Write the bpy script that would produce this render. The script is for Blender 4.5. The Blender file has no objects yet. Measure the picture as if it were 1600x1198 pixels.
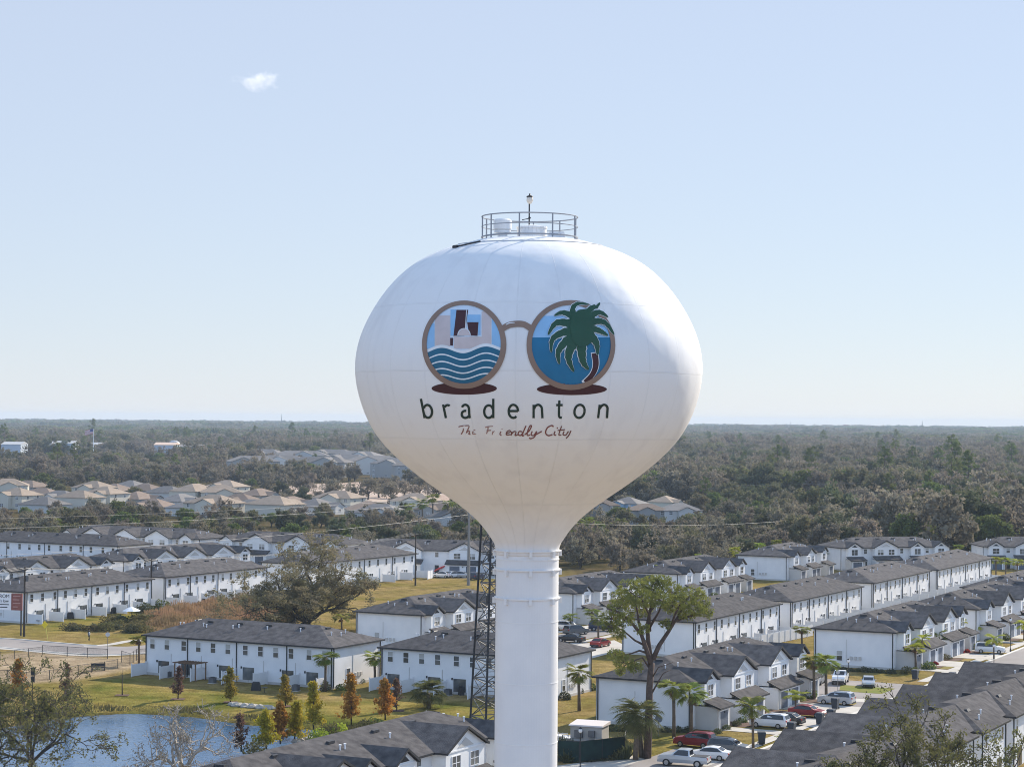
import bpy, bmesh, math, random
import numpy as np
from mathutils import Vector, Matrix
R = math.radians
sc = bpy.context.scene
COL = sc.collection
rng = random.Random(7)

# ------------------------------------------------------------------ camera
F, CH, HY, ROLL = 3237.0, 37.0, 655.5, 0.0075
PITCH = math.atan((HY - 599.0) / F)
cam_d = bpy.data.cameras.new('camera'); cam = bpy.data.objects.new('camera', cam_d); COL.objects.link(cam)
fwd = Vector((0, math.cos(PITCH), math.sin(PITCH))); upv = Vector((0, -math.sin(PITCH), math.cos(PITCH))); rt = Vector((1, 0, 0))
cr = rt * math.cos(ROLL) + upv * math.sin(ROLL); cu = upv * math.cos(ROLL) - rt * math.sin(ROLL)
M = Matrix((cr, cu, -fwd)).transposed().to_4x4(); M.translation = (0, 0, CH)
cam.matrix_world = M
cam_d.sensor_width = 36; cam_d.lens = 36 * F / 1600; cam_d.clip_start = 1; cam_d.clip_end = 60000
sc.camera = cam

def ray(px, py):
    return (cr * (px - 800) + cu * (599 - py) + fwd * F).normalized()
def P(px, py, z=0.0):
    r = ray(px, py); t = (z - CH) / r.z
    return (r.x * t, r.y * t)
def PD(px, py, d):
    """world point seen at px,py at forward distance d"""
    r = ray(px, py); t = d / r.y
    return Vector((r.x * t, d, CH + r.z * t))

# ------------------------------------------------------------------ sun and sky
SUN_AZ, SUN_EL = 50.0, 31.0            # azimuth from +X towards +Y
sd = bpy.data.lights.new('sun', 'SUN'); sd.energy = 5.0; sd.angle = R(0.53); sd.color = (1.0, 0.91, 0.78)
so = bpy.data.objects.new('sun', sd); COL.objects.link(so)
sdir = Vector((math.cos(R(SUN_EL)) * math.cos(R(SUN_AZ)), math.cos(R(SUN_EL)) * math.sin(R(SUN_AZ)), math.sin(R(SUN_EL))))
so.rotation_euler = sdir.to_track_quat('Z', 'Y').to_euler()
W = bpy.data.worlds.new('World'); sc.world = W; W.use_nodes = True
nt = W.node_tree; bg = nt.nodes['Background']
sky = nt.nodes.new('ShaderNodeTexSky'); sky.sky_type = 'NISHITA'; sky.sun_disc = False
sky.sun_elevation = R(SUN_EL); sky.sun_rotation = R(90 - SUN_AZ)
sky.air_density = 1.0; sky.dust_density = 0.0; sky.ozone_density = 3.0; sky.altitude = 0
veil = nt.nodes.new('ShaderNodeMix'); veil.data_type = 'RGBA'; veil.inputs['Factor'].default_value = .66     # thin high haze whitens the whole sky
veil.inputs['B'].default_value = (7.35, 8.1, 9.8, 1)
_tc = nt.nodes.new('ShaderNodeTexCoord'); _sp = nt.nodes.new('ShaderNodeSeparateXYZ'); _mr = nt.nodes.new('ShaderNodeMapRange'); _mr.interpolation_type = 'SMOOTHSTEP'
_mr.inputs['From Min'].default_value = .24; _mr.inputs['From Max'].default_value = .60; _mr.inputs['To Min'].default_value = 0; _mr.inputs['To Max'].default_value = .8
zen = nt.nodes.new('ShaderNodeMix'); zen.data_type = 'RGBA'; zen.inputs['B'].default_value = (3.6, 5.2, 8.2, 1)     # bluer, dimmer veil high overhead, set low to deepen the shadows
nt.links.new(_tc.outputs['Generated'], _sp.inputs[0]); nt.links.new(_sp.outputs[2], _mr.inputs['Value']); nt.links.new(_mr.outputs[0], zen.inputs['Factor'])
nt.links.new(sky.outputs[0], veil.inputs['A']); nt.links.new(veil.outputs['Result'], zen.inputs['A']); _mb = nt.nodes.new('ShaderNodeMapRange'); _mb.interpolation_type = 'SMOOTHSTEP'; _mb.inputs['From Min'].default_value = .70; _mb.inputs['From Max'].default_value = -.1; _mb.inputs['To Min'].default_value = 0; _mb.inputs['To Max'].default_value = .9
back_fill = nt.nodes.new('ShaderNodeMix'); back_fill.data_type = 'RGBA'; back_fill.inputs['B'].default_value = (6.1, 9.0, 14.2, 1)     # sky behind the camera, kept bright and blue to lift the shade
nt.links.new(_sp.outputs[1], _mb.inputs['Value']); _mz = nt.nodes.new('ShaderNodeMapRange'); _mz.inputs['From Min'].default_value = .35; _mz.inputs['From Max'].default_value = .8; _mz.inputs['To Min'].default_value = 1; _mz.inputs['To Max'].default_value = .1; _mm = nt.nodes.new('ShaderNodeMath'); _mm.operation = 'MULTIPLY'; nt.links.new(_sp.outputs[2], _mz.inputs['Value']); nt.links.new(_mz.outputs[0], _mm.inputs[0]); nt.links.new(_mb.outputs[0], _mm.inputs[1]); nt.links.new(_mm.outputs[0], back_fill.inputs['Factor']); nt.links.new(zen.outputs['Result'], back_fill.inputs['A']); nt.links.new(back_fill.outputs['Result'], bg.inputs[0]); bg.inputs[1].default_value = 0.067
sc.view_settings.view_transform = 'Standard'; sc.view_settings.look = 'None'
sc.view_settings.exposure = 0.58; sc.view_settings.gamma = 1.0
sc.cycles.use_denoising = True; sc.cycles.filter_width = 1.0
sc.cycles.max_bounces = 6; sc.cycles.diffuse_bounces = 3; sc.cycles.glossy_bounces = 3
sc.cycles.transparent_max_bounces = 6; sc.cycles.volume_bounces = 2
HAZE_D = 0.000070
HAZE_C = (0.68, 0.83, 1.0)

# ------------------------------------------------------------------ materials
MATS = {}
def mat(name, col, rough=0.7, metal=0.0, spec=0.4, noise=0.0, nscale=1.0, col2=None, bump=0.0, bscale=10.0, rand=0.0, hue=0.0, emit=None, coord='Object', alpha=None, detail=5, trans=0.0):
    if name in MATS: return MATS[name]
    m = bpy.data.materials.new(name); m.use_nodes = True; n = m.node_tree; b = n.nodes['Principled BSDF']
    b.inputs['Roughness'].default_value = rough; b.inputs['Metallic'].default_value = metal
    b.inputs['Specular IOR Level'].default_value = spec
    b.inputs['Base Color'].default_value = (*col, 1)
    tc = n.nodes.new('ShaderNodeTexCoord'); src = None
    if col2 is not None or noise > 0:
        nz = n.nodes.new('ShaderNodeTexNoise'); nz.inputs['Scale'].default_value = nscale; nz.inputs['Detail'].default_value = detail
        n.links.new(tc.outputs[coord], nz.inputs['Vector'])
        rmp = n.nodes.new('ShaderNodeValToRGB'); rmp.color_ramp.elements[0].position = .32; rmp.color_ramp.elements[1].position = .68
        c2 = col2 if col2 is not None else tuple(c * (1 - noise) for c in col)
        rmp.color_ramp.elements[0].color = (*c2, 1); rmp.color_ramp.elements[1].color = (*col, 1)
        n.links.new(nz.outputs[0], rmp.inputs[0]); src = rmp.outputs[0]
    if rand > 0 or hue > 0:
        oi = n.nodes.new('ShaderNodeObjectInfo'); hs = n.nodes.new('ShaderNodeHueSaturation')
        if src is not None: n.links.new(src, hs.inputs['Color'])
        else: hs.inputs['Color'].default_value = (*col, 1)
        mr = n.nodes.new('ShaderNodeMapRange'); mr.inputs['To Min'].default_value = 1 - rand; mr.inputs['To Max'].default_value = 1 + rand
        n.links.new(oi.outputs['Random'], mr.inputs['Value']); n.links.new(mr.outputs[0], hs.inputs['Value'])
        if hue > 0:
            ml = n.nodes.new('ShaderNodeMath'); ml.operation = 'MULTIPLY'; ml.inputs[1].default_value = 7.31
            fr = n.nodes.new('ShaderNodeMath'); fr.operation = 'FRACT'
            m2 = n.nodes.new('ShaderNodeMapRange'); m2.inputs['To Min'].default_value = .5 - hue; m2.inputs['To Max'].default_value = .5 + hue
            n.links.new(oi.outputs['Random'], ml.inputs[0]); n.links.new(ml.outputs[0], fr.inputs[0]); n.links.new(fr.outputs[0], m2.inputs['Value']); n.links.new(m2.outputs[0], hs.inputs['Hue'])
        src = hs.outputs[0]
    if src is not None: n.links.new(src, b.inputs['Base Color'])
    if bump > 0:
        bn = n.nodes.new('ShaderNodeTexNoise'); bn.inputs['Scale'].default_value = bscale; bn.inputs['Detail'].default_value = 4
        n.links.new(tc.outputs[coord], bn.inputs['Vector']); bp = n.nodes.new('ShaderNodeBump'); bp.inputs['Strength'].default_value = bump; bp.inputs['Distance'].default_value = .1
        n.links.new(bn.outputs[0], bp.inputs['Height']); n.links.new(bp.outputs[0], b.inputs['Normal'])
    if emit: b.inputs['Emission Color'].default_value = (*emit[:3], 1); b.inputs['Emission Strength'].default_value = emit[3]
    if alpha is not None: b.inputs['Alpha'].default_value = alpha
    if trans > 0:   # light passing through thin leaves
        tb = n.nodes.new('ShaderNodeBsdfTranslucent'); mx = n.nodes.new('ShaderNodeMixShader'); mx.inputs[0].default_value = trans
        if src is not None: n.links.new(src, tb.inputs[0])
        else: tb.inputs[0].default_value = (*col, 1)
        n.links.new(b.outputs[0], mx.inputs[1]); n.links.new(tb.outputs[0], mx.inputs[2]); n.links.new(mx.outputs[0], n.nodes['Material Output'].inputs[0])
    MATS[name] = m; return m

m_roof = mat('asphalt_shingle', (0.122, 0.114, 0.112), .95, spec=.04, col2=(0.066, 0.062, 0.063), nscale=1.1, bump=.5, bscale=9, detail=10, rand=.12)
m_wall = mat('white_stucco', (0.82, 0.81, 0.80), .9, spec=.1, col2=(0.72, 0.72, 0.72), nscale=.35, bump=.12, bscale=6, rand=.03)
m_taupe = mat('grey_stucco', (0.56, 0.54, 0.51), .85, spec=.2, noise=.1, nscale=.5)
m_board = mat('white_board_siding', (0.80, 0.80, 0.79), .7, spec=.25, noise=.08, nscale=.6)
m_dark = mat('dark_bronze_trim', (0.022, 0.023, 0.027), .55, rand=.1)
m_white = mat('white_trim', (0.8, 0.8, 0.8), .5)
m_glass = mat('window_glass', (0.035, 0.045, 0.055), .12, spec=.6, col2=(0.13, 0.13, 0.12), nscale=.8, detail=1, rand=.4)
m_glassw = mat('blinds_behind_glass', (0.42, 0.42, 0.40), .3, spec=.5)
m_garage = mat('blue_grey_garage_door', (0.12, 0.14, 0.18), .6, noise=.2, nscale=1)
m_vinyl = mat('white_vinyl', (0.76, 0.76, 0.76), .5, noise=.06, nscale=.8)
m_conc = mat('concrete', (0.50, 0.47, 0.42), .9, spec=.2, col2=(0.40, 0.37, 0.33), nscale=.35, bump=.2, bscale=3)
m_asph = mat('faded_asphalt', (0.30, 0.27, 0.25), .92, spec=.2, col2=(0.22, 0.20, 0.19), nscale=.12, bump=.2, bscale=4)
m_kerb = mat('kerb_concrete', (0.58, 0.55, 0.5), .9, noise=.12, nscale=.6)
m_mulch = mat('brown_mulch', (0.12, 0.06, 0.04), .95, noise=.5, nscale=1.5, bump=.5, bscale=5)
m_lawn = mat('lawn_grass', (0.19, 0.165, 0.035), .95, spec=.1, col2=(0.26, 0.18, 0.06), nscale=.22, bump=.5, bscale=4, detail=8)
m_lawng = mat('green_lawn_grass', (0.13, 0.16, 0.022), .95, spec=.1, col2=(0.20, 0.17, 0.045), nscale=.3, bump=.5, bscale=4, detail=8)
m_rub = mat('tyre_rubber', (0.015, 0.015, 0.015), .8)
m_rim = mat('alloy_rim', (0.4, 0.4, 0.4), .35, metal=.8)
m_cglass = mat('car_glass', (0.012, 0.014, 0.017), .06, spec=.7)
m_wood = mat('weathered_wood_pole', (0.06, 0.045, 0.035), .9, noise=.3, nscale=2)
m_cpole = mat('concrete_pole', (0.24, 0.23, 0.215), .85, noise=.15, nscale=1)
m_steel = mat('dull_galvanised_steel', (0.16, 0.165, 0.175), .5, metal=.5, noise=.3, nscale=2)
m_bark = mat('grey_bark', (0.075, 0.062, 0.050), .95, noise=.45, nscale=2.5, bump=.5, bscale=8, rand=.2)
m_barkp = mat('pine_bark', (0.13, 0.085, 0.065), .95, noise=.45, nscale=3, bump=.6, bscale=8)
m_barkw = mat('pale_bark', (0.42, 0.37, 0.31), .9, noise=.4, nscale=2)
m_palmt = mat('palm_trunk', (0.17, 0.13, 0.095), .95, noise=.4, nscale=3, rand=.2)
def leafm(name, c, c2, rand=.25, hue=.02, trans=.35, ns=.35): return mat(name, tuple(min(.6, v * 1.55) for v in c), .7, spec=.05, col2=tuple(v * 1.4 for v in c2), nscale=ns, rand=rand, hue=hue, trans=trans, detail=3)
m_oak = leafm('oak_leaves', (0.105, 0.105, 0.050), (0.12, 0.10, 0.065))
m_moss = leafm('grey_moss_and_twigs', (0.175, 0.15, 0.112), (0.115, 0.10, 0.07))
m_grn = leafm('green_leaves', (0.11, 0.13, 0.035), (0.065, 0.085, 0.03))
m_dkl = leafm('dark_leaves', (0.062, 0.075, 0.036), (0.085, 0.085, 0.05))
m_olive = leafm('olive_leaves', (0.120, 0.115, 0.042), (0.085, 0.085, 0.036), rand=.1, hue=.01)
m_pine = leafm('pine_needles', (0.20, 0.20, 0.048), (0.085, 0.10, 0.03), rand=.05, hue=0)
m_palm = leafm('palm_fronds', (0.12, 0.15, 0.03), (0.19, 0.19, 0.045), ns=.8)
m_palmy = leafm('yellow_palm_fronds', (0.26, 0.27, 0.03), (0.16, 0.20, 0.03), ns=.8)
m_palmk = leafm('cabbage_palm_fronds', (0.16, 0.16, 0.06), (0.055, 0.075, 0.028), ns=1.6)
m_palmd = leafm('dry_palm_fronds', (0.20, 0.13, 0.065), (0.12, 0.09, 0.05), ns=.8)
m_cyo = leafm('rust_cypress_leaves', (0.34, 0.14, 0.028), (0.22, 0.13, 0.03), hue=.01, rand=.12)
m_cyy = leafm('yellow_cypress_leaves', (0.36, 0.27, 0.022), (0.22, 0.19, 0.03), hue=.01, rand=.12)
m_cyg = leafm('bronze_cypress_leaves', (0.26, 0.17, 0.03), (0.16, 0.13, 0.03), hue=.01, rand=.12)
m_cyb = leafm('brown_cypress_leaves', (0.15, 0.085, 0.06), (0.10, 0.06, 0.045), hue=.01, rand=.1)
m_red = leafm('red_shrub_leaves', (0.24, 0.025, 0.025), (0.12, 0.03, 0.02), hue=.005, rand=.2)
m_reed = leafm('dry_reeds', (0.27, 0.16, 0.095), (0.17, 0.125, 0.065), rand=0, hue=0, ns=.08)
m_bush = leafm('olive_brown_brush', (0.12, 0.10, 0.045), (0.07, 0.07, 0.03), rand=.2)

# ------------------------------------------------------------------ helpers
def tag(o, label=None, cat=None, group=None, kind=None):
    if label: o['label'] = label
    if cat: o['category'] = cat
    if group: o['group'] = group
    if kind: o['kind'] = kind
    return o
def link(name, me, parent=None, loc=None, rz=None, scale=None):
    o = bpy.data.objects.new(name, me); COL.objects.link(o)
    if parent is not None: o.parent = parent
    if loc is not None: o.location = loc
    if rz is not None: o.rotation_euler = (0, 0, rz)
    if scale is not None: o.scale = (scale,) * 3 if not hasattr(scale, '__len__') else scale
    return o
def empty(name, loc, rz=0, label=None, cat=None, group=None):
    o = link(name, None, None, loc, rz); o.empty_display_size = .5
    return tag(o, label, cat, group)

class MB:
    def __init__(s): s.v = []; s.f = []; s.m = []; s.cur = 0
    def face(s, pts):
        i = len(s.v); s.v += [tuple(p) for p in pts]; s.f.append(tuple(range(i, i + len(pts)))); s.m.append(s.cur)
    def box(s, x0, y0, z0, x1, y1, z1, bottom=True):
        i = len(s.v)
        s.v += [(x0, y0, z0), (x1, y0, z0), (x1, y1, z0), (x0, y1, z0), (x0, y0, z1), (x1, y0, z1), (x1, y1, z1), (x0, y1, z1)]
        fs = [(0, 1, 5, 4), (1, 2, 6, 5), (2, 3, 7, 6), (3, 0, 4, 7), (4, 5, 6, 7)] + ([(3, 2, 1, 0)] if bottom else [])
        for f in fs: s.f.append(tuple(i + k for k in f)); s.m.append(s.cur)
    def hull8(s, a, b):
        """prism between two quads a (4 pts) and b (4 pts)"""
        i = len(s.v); s.v += [tuple(p) for p in a] + [tuple(p) for p in b]
        for f in [(3, 2, 1, 0), (4, 5, 6, 7), (0, 1, 5, 4), (1, 2, 6, 5), (2, 3, 7, 6), (3, 0, 4, 7)]:
            s.f.append(tuple(i + k for k in f)); s.m.append(s.cur)
    def tube(s, pts, rad, n=6, cap=True):
        pts = [Vector(p) for p in pts]
        if not hasattr(rad, '__len__'): rad = [rad] * len(pts)
        base = len(s.v); prev = None
        for k, p in enumerate(pts):
            d = (pts[min(k + 1, len(pts) - 1)] - pts[max(k - 1, 0)]).normalized()
            if prev is None:
                a = Vector((0, 0, 1)) if abs(d.z) < .9 else Vector((1, 0, 0)); a = (a - d * a.dot(d)).normalized()
            else: a = (prev - d * prev.dot(d)).normalized()
            prev = a; b = d.cross(a)
            for j in range(n):
                t = 2 * math.pi * j / n; s.v.append(tuple(p + (a * math.cos(t) + b * math.sin(t)) * rad[k]))
        for k in range(len(pts) - 1):
            for j in range(n):
                s.f.append((base + k * n + j, base + k * n + (j + 1) % n, base + (k + 1) * n + (j + 1) % n, base + (k + 1) * n + j)); s.m.append(s.cur)
        if cap:
            s.f.append(tuple(base + j for j in reversed(range(n)))); s.m.append(s.cur)
            s.f.append(tuple(base + (len(pts) - 1) * n + j for j in range(n))); s.m.append(s.cur)
    def lathe(s, prof, n=24, c=(0, 0), closed=True):
        base = len(s.v)
        for r, z in prof:
            for j in range(n):
                t = 2 * math.pi * j / n; s.v.append((c[0] + r * math.cos(t), c[1] + r * math.sin(t), z))
        for k in range(len(prof) - 1):
            for j in range(n):
                s.f.append((base + k * n + j, base + k * n + (j + 1) % n, base + (k + 1) * n + (j + 1) % n, base + (k + 1) * n + j)); s.m.append(s.cur)
        if closed:
            s.f.append(tuple(base + j for j in reversed(range(n)))); s.m.append(s.cur)
            s.f.append(tuple(base + (len(prof) - 1) * n + j for j in range(n))); s.m.append(s.cur)
    def mesh(s, name, *mats, smooth=False):
        me = bpy.data.meshes.new(name); me.from_pydata(s.v, [], s.f)
        for m in mats: me.materials.append(m)
        me.polygons.foreach_set('material_index', s.m)
        if smooth: me.polygons.foreach_set('use_smooth', [True] * len(s.f))
        me.update(); return me

def npmesh(name, V, n, mats, mi=None):
    """V: (k*n,3) verts; every n verts is one face"""
    k = len(V) // n; me = bpy.data.meshes.new(name)
    me.vertices.add(len(V)); me.vertices.foreach_set('co', np.asarray(V, dtype=np.float32).ravel())
    me.loops.add(len(V)); me.loops.foreach_set('vertex_index', np.arange(len(V), dtype=np.int32))
    me.polygons.add(k); me.polygons.foreach_set('loop_start', np.arange(0, len(V), n, dtype=np.int32))
    me.polygons.foreach_set('loop_total', np.full(k, n, dtype=np.int32))
    for m in mats: me.materials.append(m)
    if mi is not None: me.polygons.foreach_set('material_index', np.asarray(mi, dtype=np.int32))
    me.update(calc_edges=True); return me

def quads(C, size, rs, elong=1.0, up=0.0):
    """random little leaf quads at centres C"""
    n = len(C); a = rs.normal(size=(n, 3)); a[:, 2] += up; a /= np.linalg.norm(a, axis=1)[:, None]
    b = rs.normal(size=(n, 3)); b -= a * np.sum(a * b, axis=1)[:, None]; b /= np.linalg.norm(b, axis=1)[:, None]
    s = (size * (0.6 + 0.8 * rs.random(n)))[:, None]
    u = a * s * elong; w = b * s
    return np.stack([C - u, C - w * .7, C + u, C + w * .7], axis=1).reshape(-1, 3)

U = Vector((math.cos(R(62.5)), math.sin(R(62.5)), 0)); V_ = Vector((math.sin(R(62.5)), -math.cos(R(62.5)), 0))

# ------------------------------------------------------------------ water tower
TD = 101.0; S = F / TD                       # px per metre at the tower
tc0 = PD(825.5, 655.7, TD); TX, TY = tc0.x, tc0.y
def zt(y): return CH + (655.7 - y) / S
def prof_pts():
    pr = [(372, 0), (372.5, 40), (375, 73), (380, 98), (386, 120), (396, 148), (414, 182), (444, 214.5), (477, 239), (516, 259.5), (545, 269), (574, 272), (602, 270), (645, 257), (665, 248), (681, 238.5), (697, 225.5), (711, 211), (723, 198), (750, 164), (775, 127), (793, 101), (808, 82), (822, 68.5), (838, 57), (850, 51.5), (858, 49.3), (866, 49)]
    out = []
    n = len(pr)
    for i in range(n - 1):                   # Catmull-Rom through the silhouette
        p0, p1, p2, p3 = pr[max(i - 1, 0)], pr[i], pr[i + 1], pr[min(i + 2, n - 1)]
        for k in range(4):
            t = k / 4
            f = lambda a, b, c, d: .5 * (2 * b + (c - a) * t + (2 * a - 5 * b + 4 * c - d) * t * t + (3 * b - a - 3 * c + d) * t ** 3)
            out.append((max(0.001, f(p0[1], p1[1], p2[1], p3[1])), f(p0[0], p1[0], p2[0], p3[0])))
    out.append((49, 866))
    a = np.array(out); k0 = 12; k1 = len(a) - 10
    d = np.r_[0, np.cumsum(np.hypot(*np.diff(a, axis=0).T))]; t = np.linspace(0, d[-1], 200); a = np.stack([np.interp(t, d, a[:, 0]), np.interp(t, d, a[:, 1])], 1)
    for _ in range(60):
        b_ = a.copy(); b_[1:-1] = (a[:-2] + 2 * a[1:-1] + a[2:]) / 4; m_ = (a[:, 1] > 378) & (a[:, 1] < 845); a[m_] = b_[m_]
    out = [tuple(q) for q in a]
    return [(max(r, .02) / S, zt(y)) for r, y in out]
TPROF = prof_pts()
_zs = np.array([z for r, z in TPROF])[::-1]; _rs = np.array([r for r, z in TPROF])[::-1]
_o = np.argsort(_zs); _zs = _zs[_o]; _rs = _rs[_o]
def trad(z): return float(np.interp(z, _zs, _rs))
def tsurf(px, py, off=0.0):
    r = ray(px, py); o = Vector((0, 0, CH))
    t0 = TD - 9.2; t = t0
    while t < TD + 2:
        p = o + r * t
        if math.hypot(p.x - TX, p.y - TY) < trad(p.z): break
        t += .1
    a, b = t - .1, t
    for _ in range(14):
        c = (a + b) / 2; p = o + r * c
        if math.hypot(p.x - TX, p.y - TY) < trad(p.z): b = c
        else: a = c
    p = o + r * a
    d = .05; rr = math.hypot(p.x - TX, p.y - TY); sl = (trad(p.z + d) - trad(p.z - d)) / (2 * d)
    nrm = Vector(((p.x - TX) / rr, (p.y - TY) / rr, -sl)).normalized()
    return p + nrm * off

# tank paint: white, weathered, weld seams as fine bumps
def tank_mat():
    m = mat('tank_paint', (0.80, 0.80, 0.79), .6, spec=.3); n = m.node_tree; b = n.nodes['Principled BSDF']
    L = n.links.new; N = lambda t: n.nodes.new(t)
    tc = N('ShaderNodeTexCoord'); mp = N('ShaderNodeMapping'); mp.inputs['Scale'].default_value = (1, 1, .12)
    L(tc.outputs['Object'], mp.inputs[0])
    nz = N('ShaderNodeTexNoise'); nz.inputs['Scale'].default_value = 1.3; nz.inputs['Detail'].default_value = 8; L(mp.outputs[0], nz.inputs['Vector'])
    n2 = N('ShaderNodeTexNoise'); n2.inputs['Scale'].default_value = .25; n2.inputs['Detail'].default_value = 5; L(tc.outputs['Object'], n2.inputs['Vector'])
    ad = N('ShaderNodeMath'); ad.operation = 'ADD'; L(nz.outputs[0], ad.inputs[0]); L(n2.outputs[0], ad.inputs[1])
    rp = N('ShaderNodeValToRGB'); rp.color_ramp.elements[0].position = .75; rp.color_ramp.elements[1].position = 1.1
    rp.color_ramp.elements[0].color = (.72, .712, .70, 1); rp.color_ramp.elements[1].color = (.775, .768, .75, 1); L(ad.outputs[0], rp.inputs[0])
    sx = N('ShaderNodeSeparateXYZ'); L(tc.outputs['Object'], sx.inputs[0])
    at = N('ShaderNodeMath'); at.operation = 'ARCTAN2'; L(sx.outputs[1], at.inputs[0]); L(sx.outputs[0], at.inputs[1])
    def line(src, freq, off, wd):
        a = N('ShaderNodeMath'); a.operation = 'MULTIPLY_ADD'; a.inputs[1].default_value = freq; a.inputs[2].default_value = off; L(src, a.inputs[0])
        f = N('ShaderNodeMath'); f.operation = 'PINGPONG'; f.inputs[1].default_value = .5; L(a.outputs[0], f.inputs[0])
        g = N('ShaderNodeMath'); g.operation = 'LESS_THAN'; g.inputs[1].default_value = wd; L(f.outputs[0], g.inputs[0]); return g.outputs[0]
    l1 = line(at.outputs[0], 24 / (2 * math.pi), .3, .012); l2 = line(sx.outputs[2], 1 / 3.1, .35, .010)
    mx = N('ShaderNodeMath'); mx.operation = 'MAXIMUM'; L(l1, mx.inputs[0]); L(l2, mx.inputs[1])
    sm = N('ShaderNodeMix'); sm.data_type = 'RGBA'; sm.inputs['B'].default_value = (.66, .655, .64, 1); L(rp.outputs[0], sm.inputs['A']); fm = N('ShaderNodeMath'); fm.operation = 'MULTIPLY'; fm.inputs[1].default_value = .2; L(mx.outputs[0], fm.inputs[0]); L(fm.outputs[0], sm.inputs['Factor']); L(sm.outputs['Result'], b.inputs['Base Color'])
    # shallow dents between the seams
    n3 = N('ShaderNodeTexNoise'); n3.inputs['Scale'].default_value = .45; n3.inputs['Detail'].default_value = 2; L(tc.outputs['Object'], n3.inputs['Vector'])
    sc_ = N('ShaderNodeMath'); sc_.operation = 'MULTIPLY_ADD'; sc_.inputs[1].default_value = .25; L(mx.outputs[0], sc_.inputs[0]); L(n3.outputs[0], sc_.inputs[2])
    bp = N('ShaderNodeBump'); bp.inputs['Strength'].default_value = .7; bp.inputs['Distance'].default_value = .10; L(sc_.outputs[0], bp.inputs['Height']); L(bp.outputs[0], b.inputs['Normal'])
    return m
m_tank = tank_mat()
tower = empty('water_tower', (TX, TY, 0), 0, 'white spheroid water tower on a slim column, painted with round glasses and the word bradenton', 'water tower')
mb = MB(); mb.lathe([(r, z) for r, z in TPROF], 160); link('tank', mb.mesh('tank', m_tank, smooth=True), tower)
mb = MB(); rc = 49 / S
mb.lathe([(5.4, 0), (5.4, .3), (4.6, 1.5), (3.2, 4.2), (2.1, 7.0), (1.62, 9.5), (rc, 11.5), (rc, zt(866)), (rc, zt(865))], 72)
m_colm = mat('column_paint', (0.77, 0.77, 0.765), .45, col2=(0.70, 0.705, 0.71), nscale=.6, detail=9)
link('column', mb.mesh('column', m_colm, smooth=False), tower)
for p in tower.children[1].data.polygons: p.use_smooth = True
def ring(y, dr, h, name='column_ring'):
    m = MB(); z = zt(y); m.lathe([(rc - .02, z - h), (rc + dr, z - h), (rc + dr, z), (rc - .02, z)], 64, closed=False); link(name, m.mesh(name, m_tank), tower)
ring(858, .10, .05); ring(871, .03, .06); ring(887, .09, .06); ring(931, .07, .07)
for y in (968, 1062, 1155): ring(y, .015, .03, 'weld_seam')
# lugs under the rings
for y in (858, 887, 931):
    for k in range(8):
        a = 2 * math.pi * (k + .12) / 8; m = MB(); m.box(-.06, -.07, -.28, .16, .07, .0)
        link('ring_bracket', m.mesh('ring_bracket', m_tank), tower, (math.cos(a) * rc, math.sin(a) * rc, zt(y) - .02), a)
# stains on the column
m_stain = mat('column_grime', (0.55, 0.56, 0.57), .6)
# railing
RR = 2.34; zb = zt(373)
rail = link('railing', None, tower); rail.empty_display_size = .5
def ringtube(r, z, rad): m = MB(); m.tube([(r * math.cos(t), r * math.sin(t), z) for t in [2 * math.pi * k / 64 for k in range(65)]], rad, 6, False); return m
m_rail = mat('grey_rail_steel', (0.30, 0.31, 0.33), .5, noise=.2)
for nm, z, rd in (('top_rail', zb + 1.06, .03), ('mid_rail', zb + .58, .022), ('toe_rail', zb + .06, .04)):
    link(nm, ringtube(RR, z, rd).mesh(nm, m_rail), rail)
pm = MB(); pm.box(-.035, -.035, -.1, .035, .035, 1.07); pm_ = pm.mesh('rail_post', m_rail)
for px in (751.7, 765.6, 809, 860, 895):
    s_ = max(-1, min(1, (px - 825.5) / S / RR)); a = math.asin(s_)
    link('rail_post', pm_, rail, (RR * math.sin(a), -RR * math.cos(a), zb))
for a in (105, 140, 175, 210, 245): link('rail_post', pm_, rail, (RR * math.sin(R(a)), -RR * math.cos(R(a)), zb))
m = MB(); cx = (783 - 825.5) / S
m.lathe([(.24, zb - .05), (.24, zb + .22), (.42, zb + .25), (.42, zb + .33), (.36, zb + .36), (.44, zb + .42), (.44, zb + .84), (.36, zb + .90), (.05, zb + .92)], 24, (cx, -.5))
link('roof_vent', m.mesh('roof_vent', m_tank), tower)
m = MB(); m.lathe([(.72, zb - .05), (.72, zb + .5), (.76, zb + .5), (.76, zb + .58), (.3, zb + .66), (.05, zb + .68)], 28, (.1, 0))
link('access_hatch', m.mesh('access_hatch', m_tank), tower)
m = MB(); m.box(.9, -1.0, zb + .0, 1.7, -.2, zb + .22); m.box(.95, -.95, zb + .22, 1.65, -.25, zb + .28); link('roof_box', m.mesh('roof_box', m_tank), tower)
lamp = link('beacon_lamp', None, tower)
lx = (824.6 - 825.5) / S
m = MB(); m.tube([(lx, 0, zb + .6), (lx, 0, zt(318))], .035, 8); m.tube([(lx, 0, zb + 1.0), (lx - .35, -.02, zb + .92)], .02, 6); m.tube([(lx - .02, 0, zb + 1.0), (lx + .05, 0, zb + 1.06)], .06, 8)
link('pole', m.mesh('pole', m_dark), lamp)
m_globe = mat('frosted_globe', (0.75, 0.68, 0.58), .4, noise=.1)
m = MB(); m.lathe([(.06, zt(318)), (.10, zt(317)), (.16, zt(313)), (.155, zt(309)), (.11, zt(307))], 16, (lx + .02, 0)); link('globe', m.mesh('globe', m_globe, smooth=True), lamp)
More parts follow.
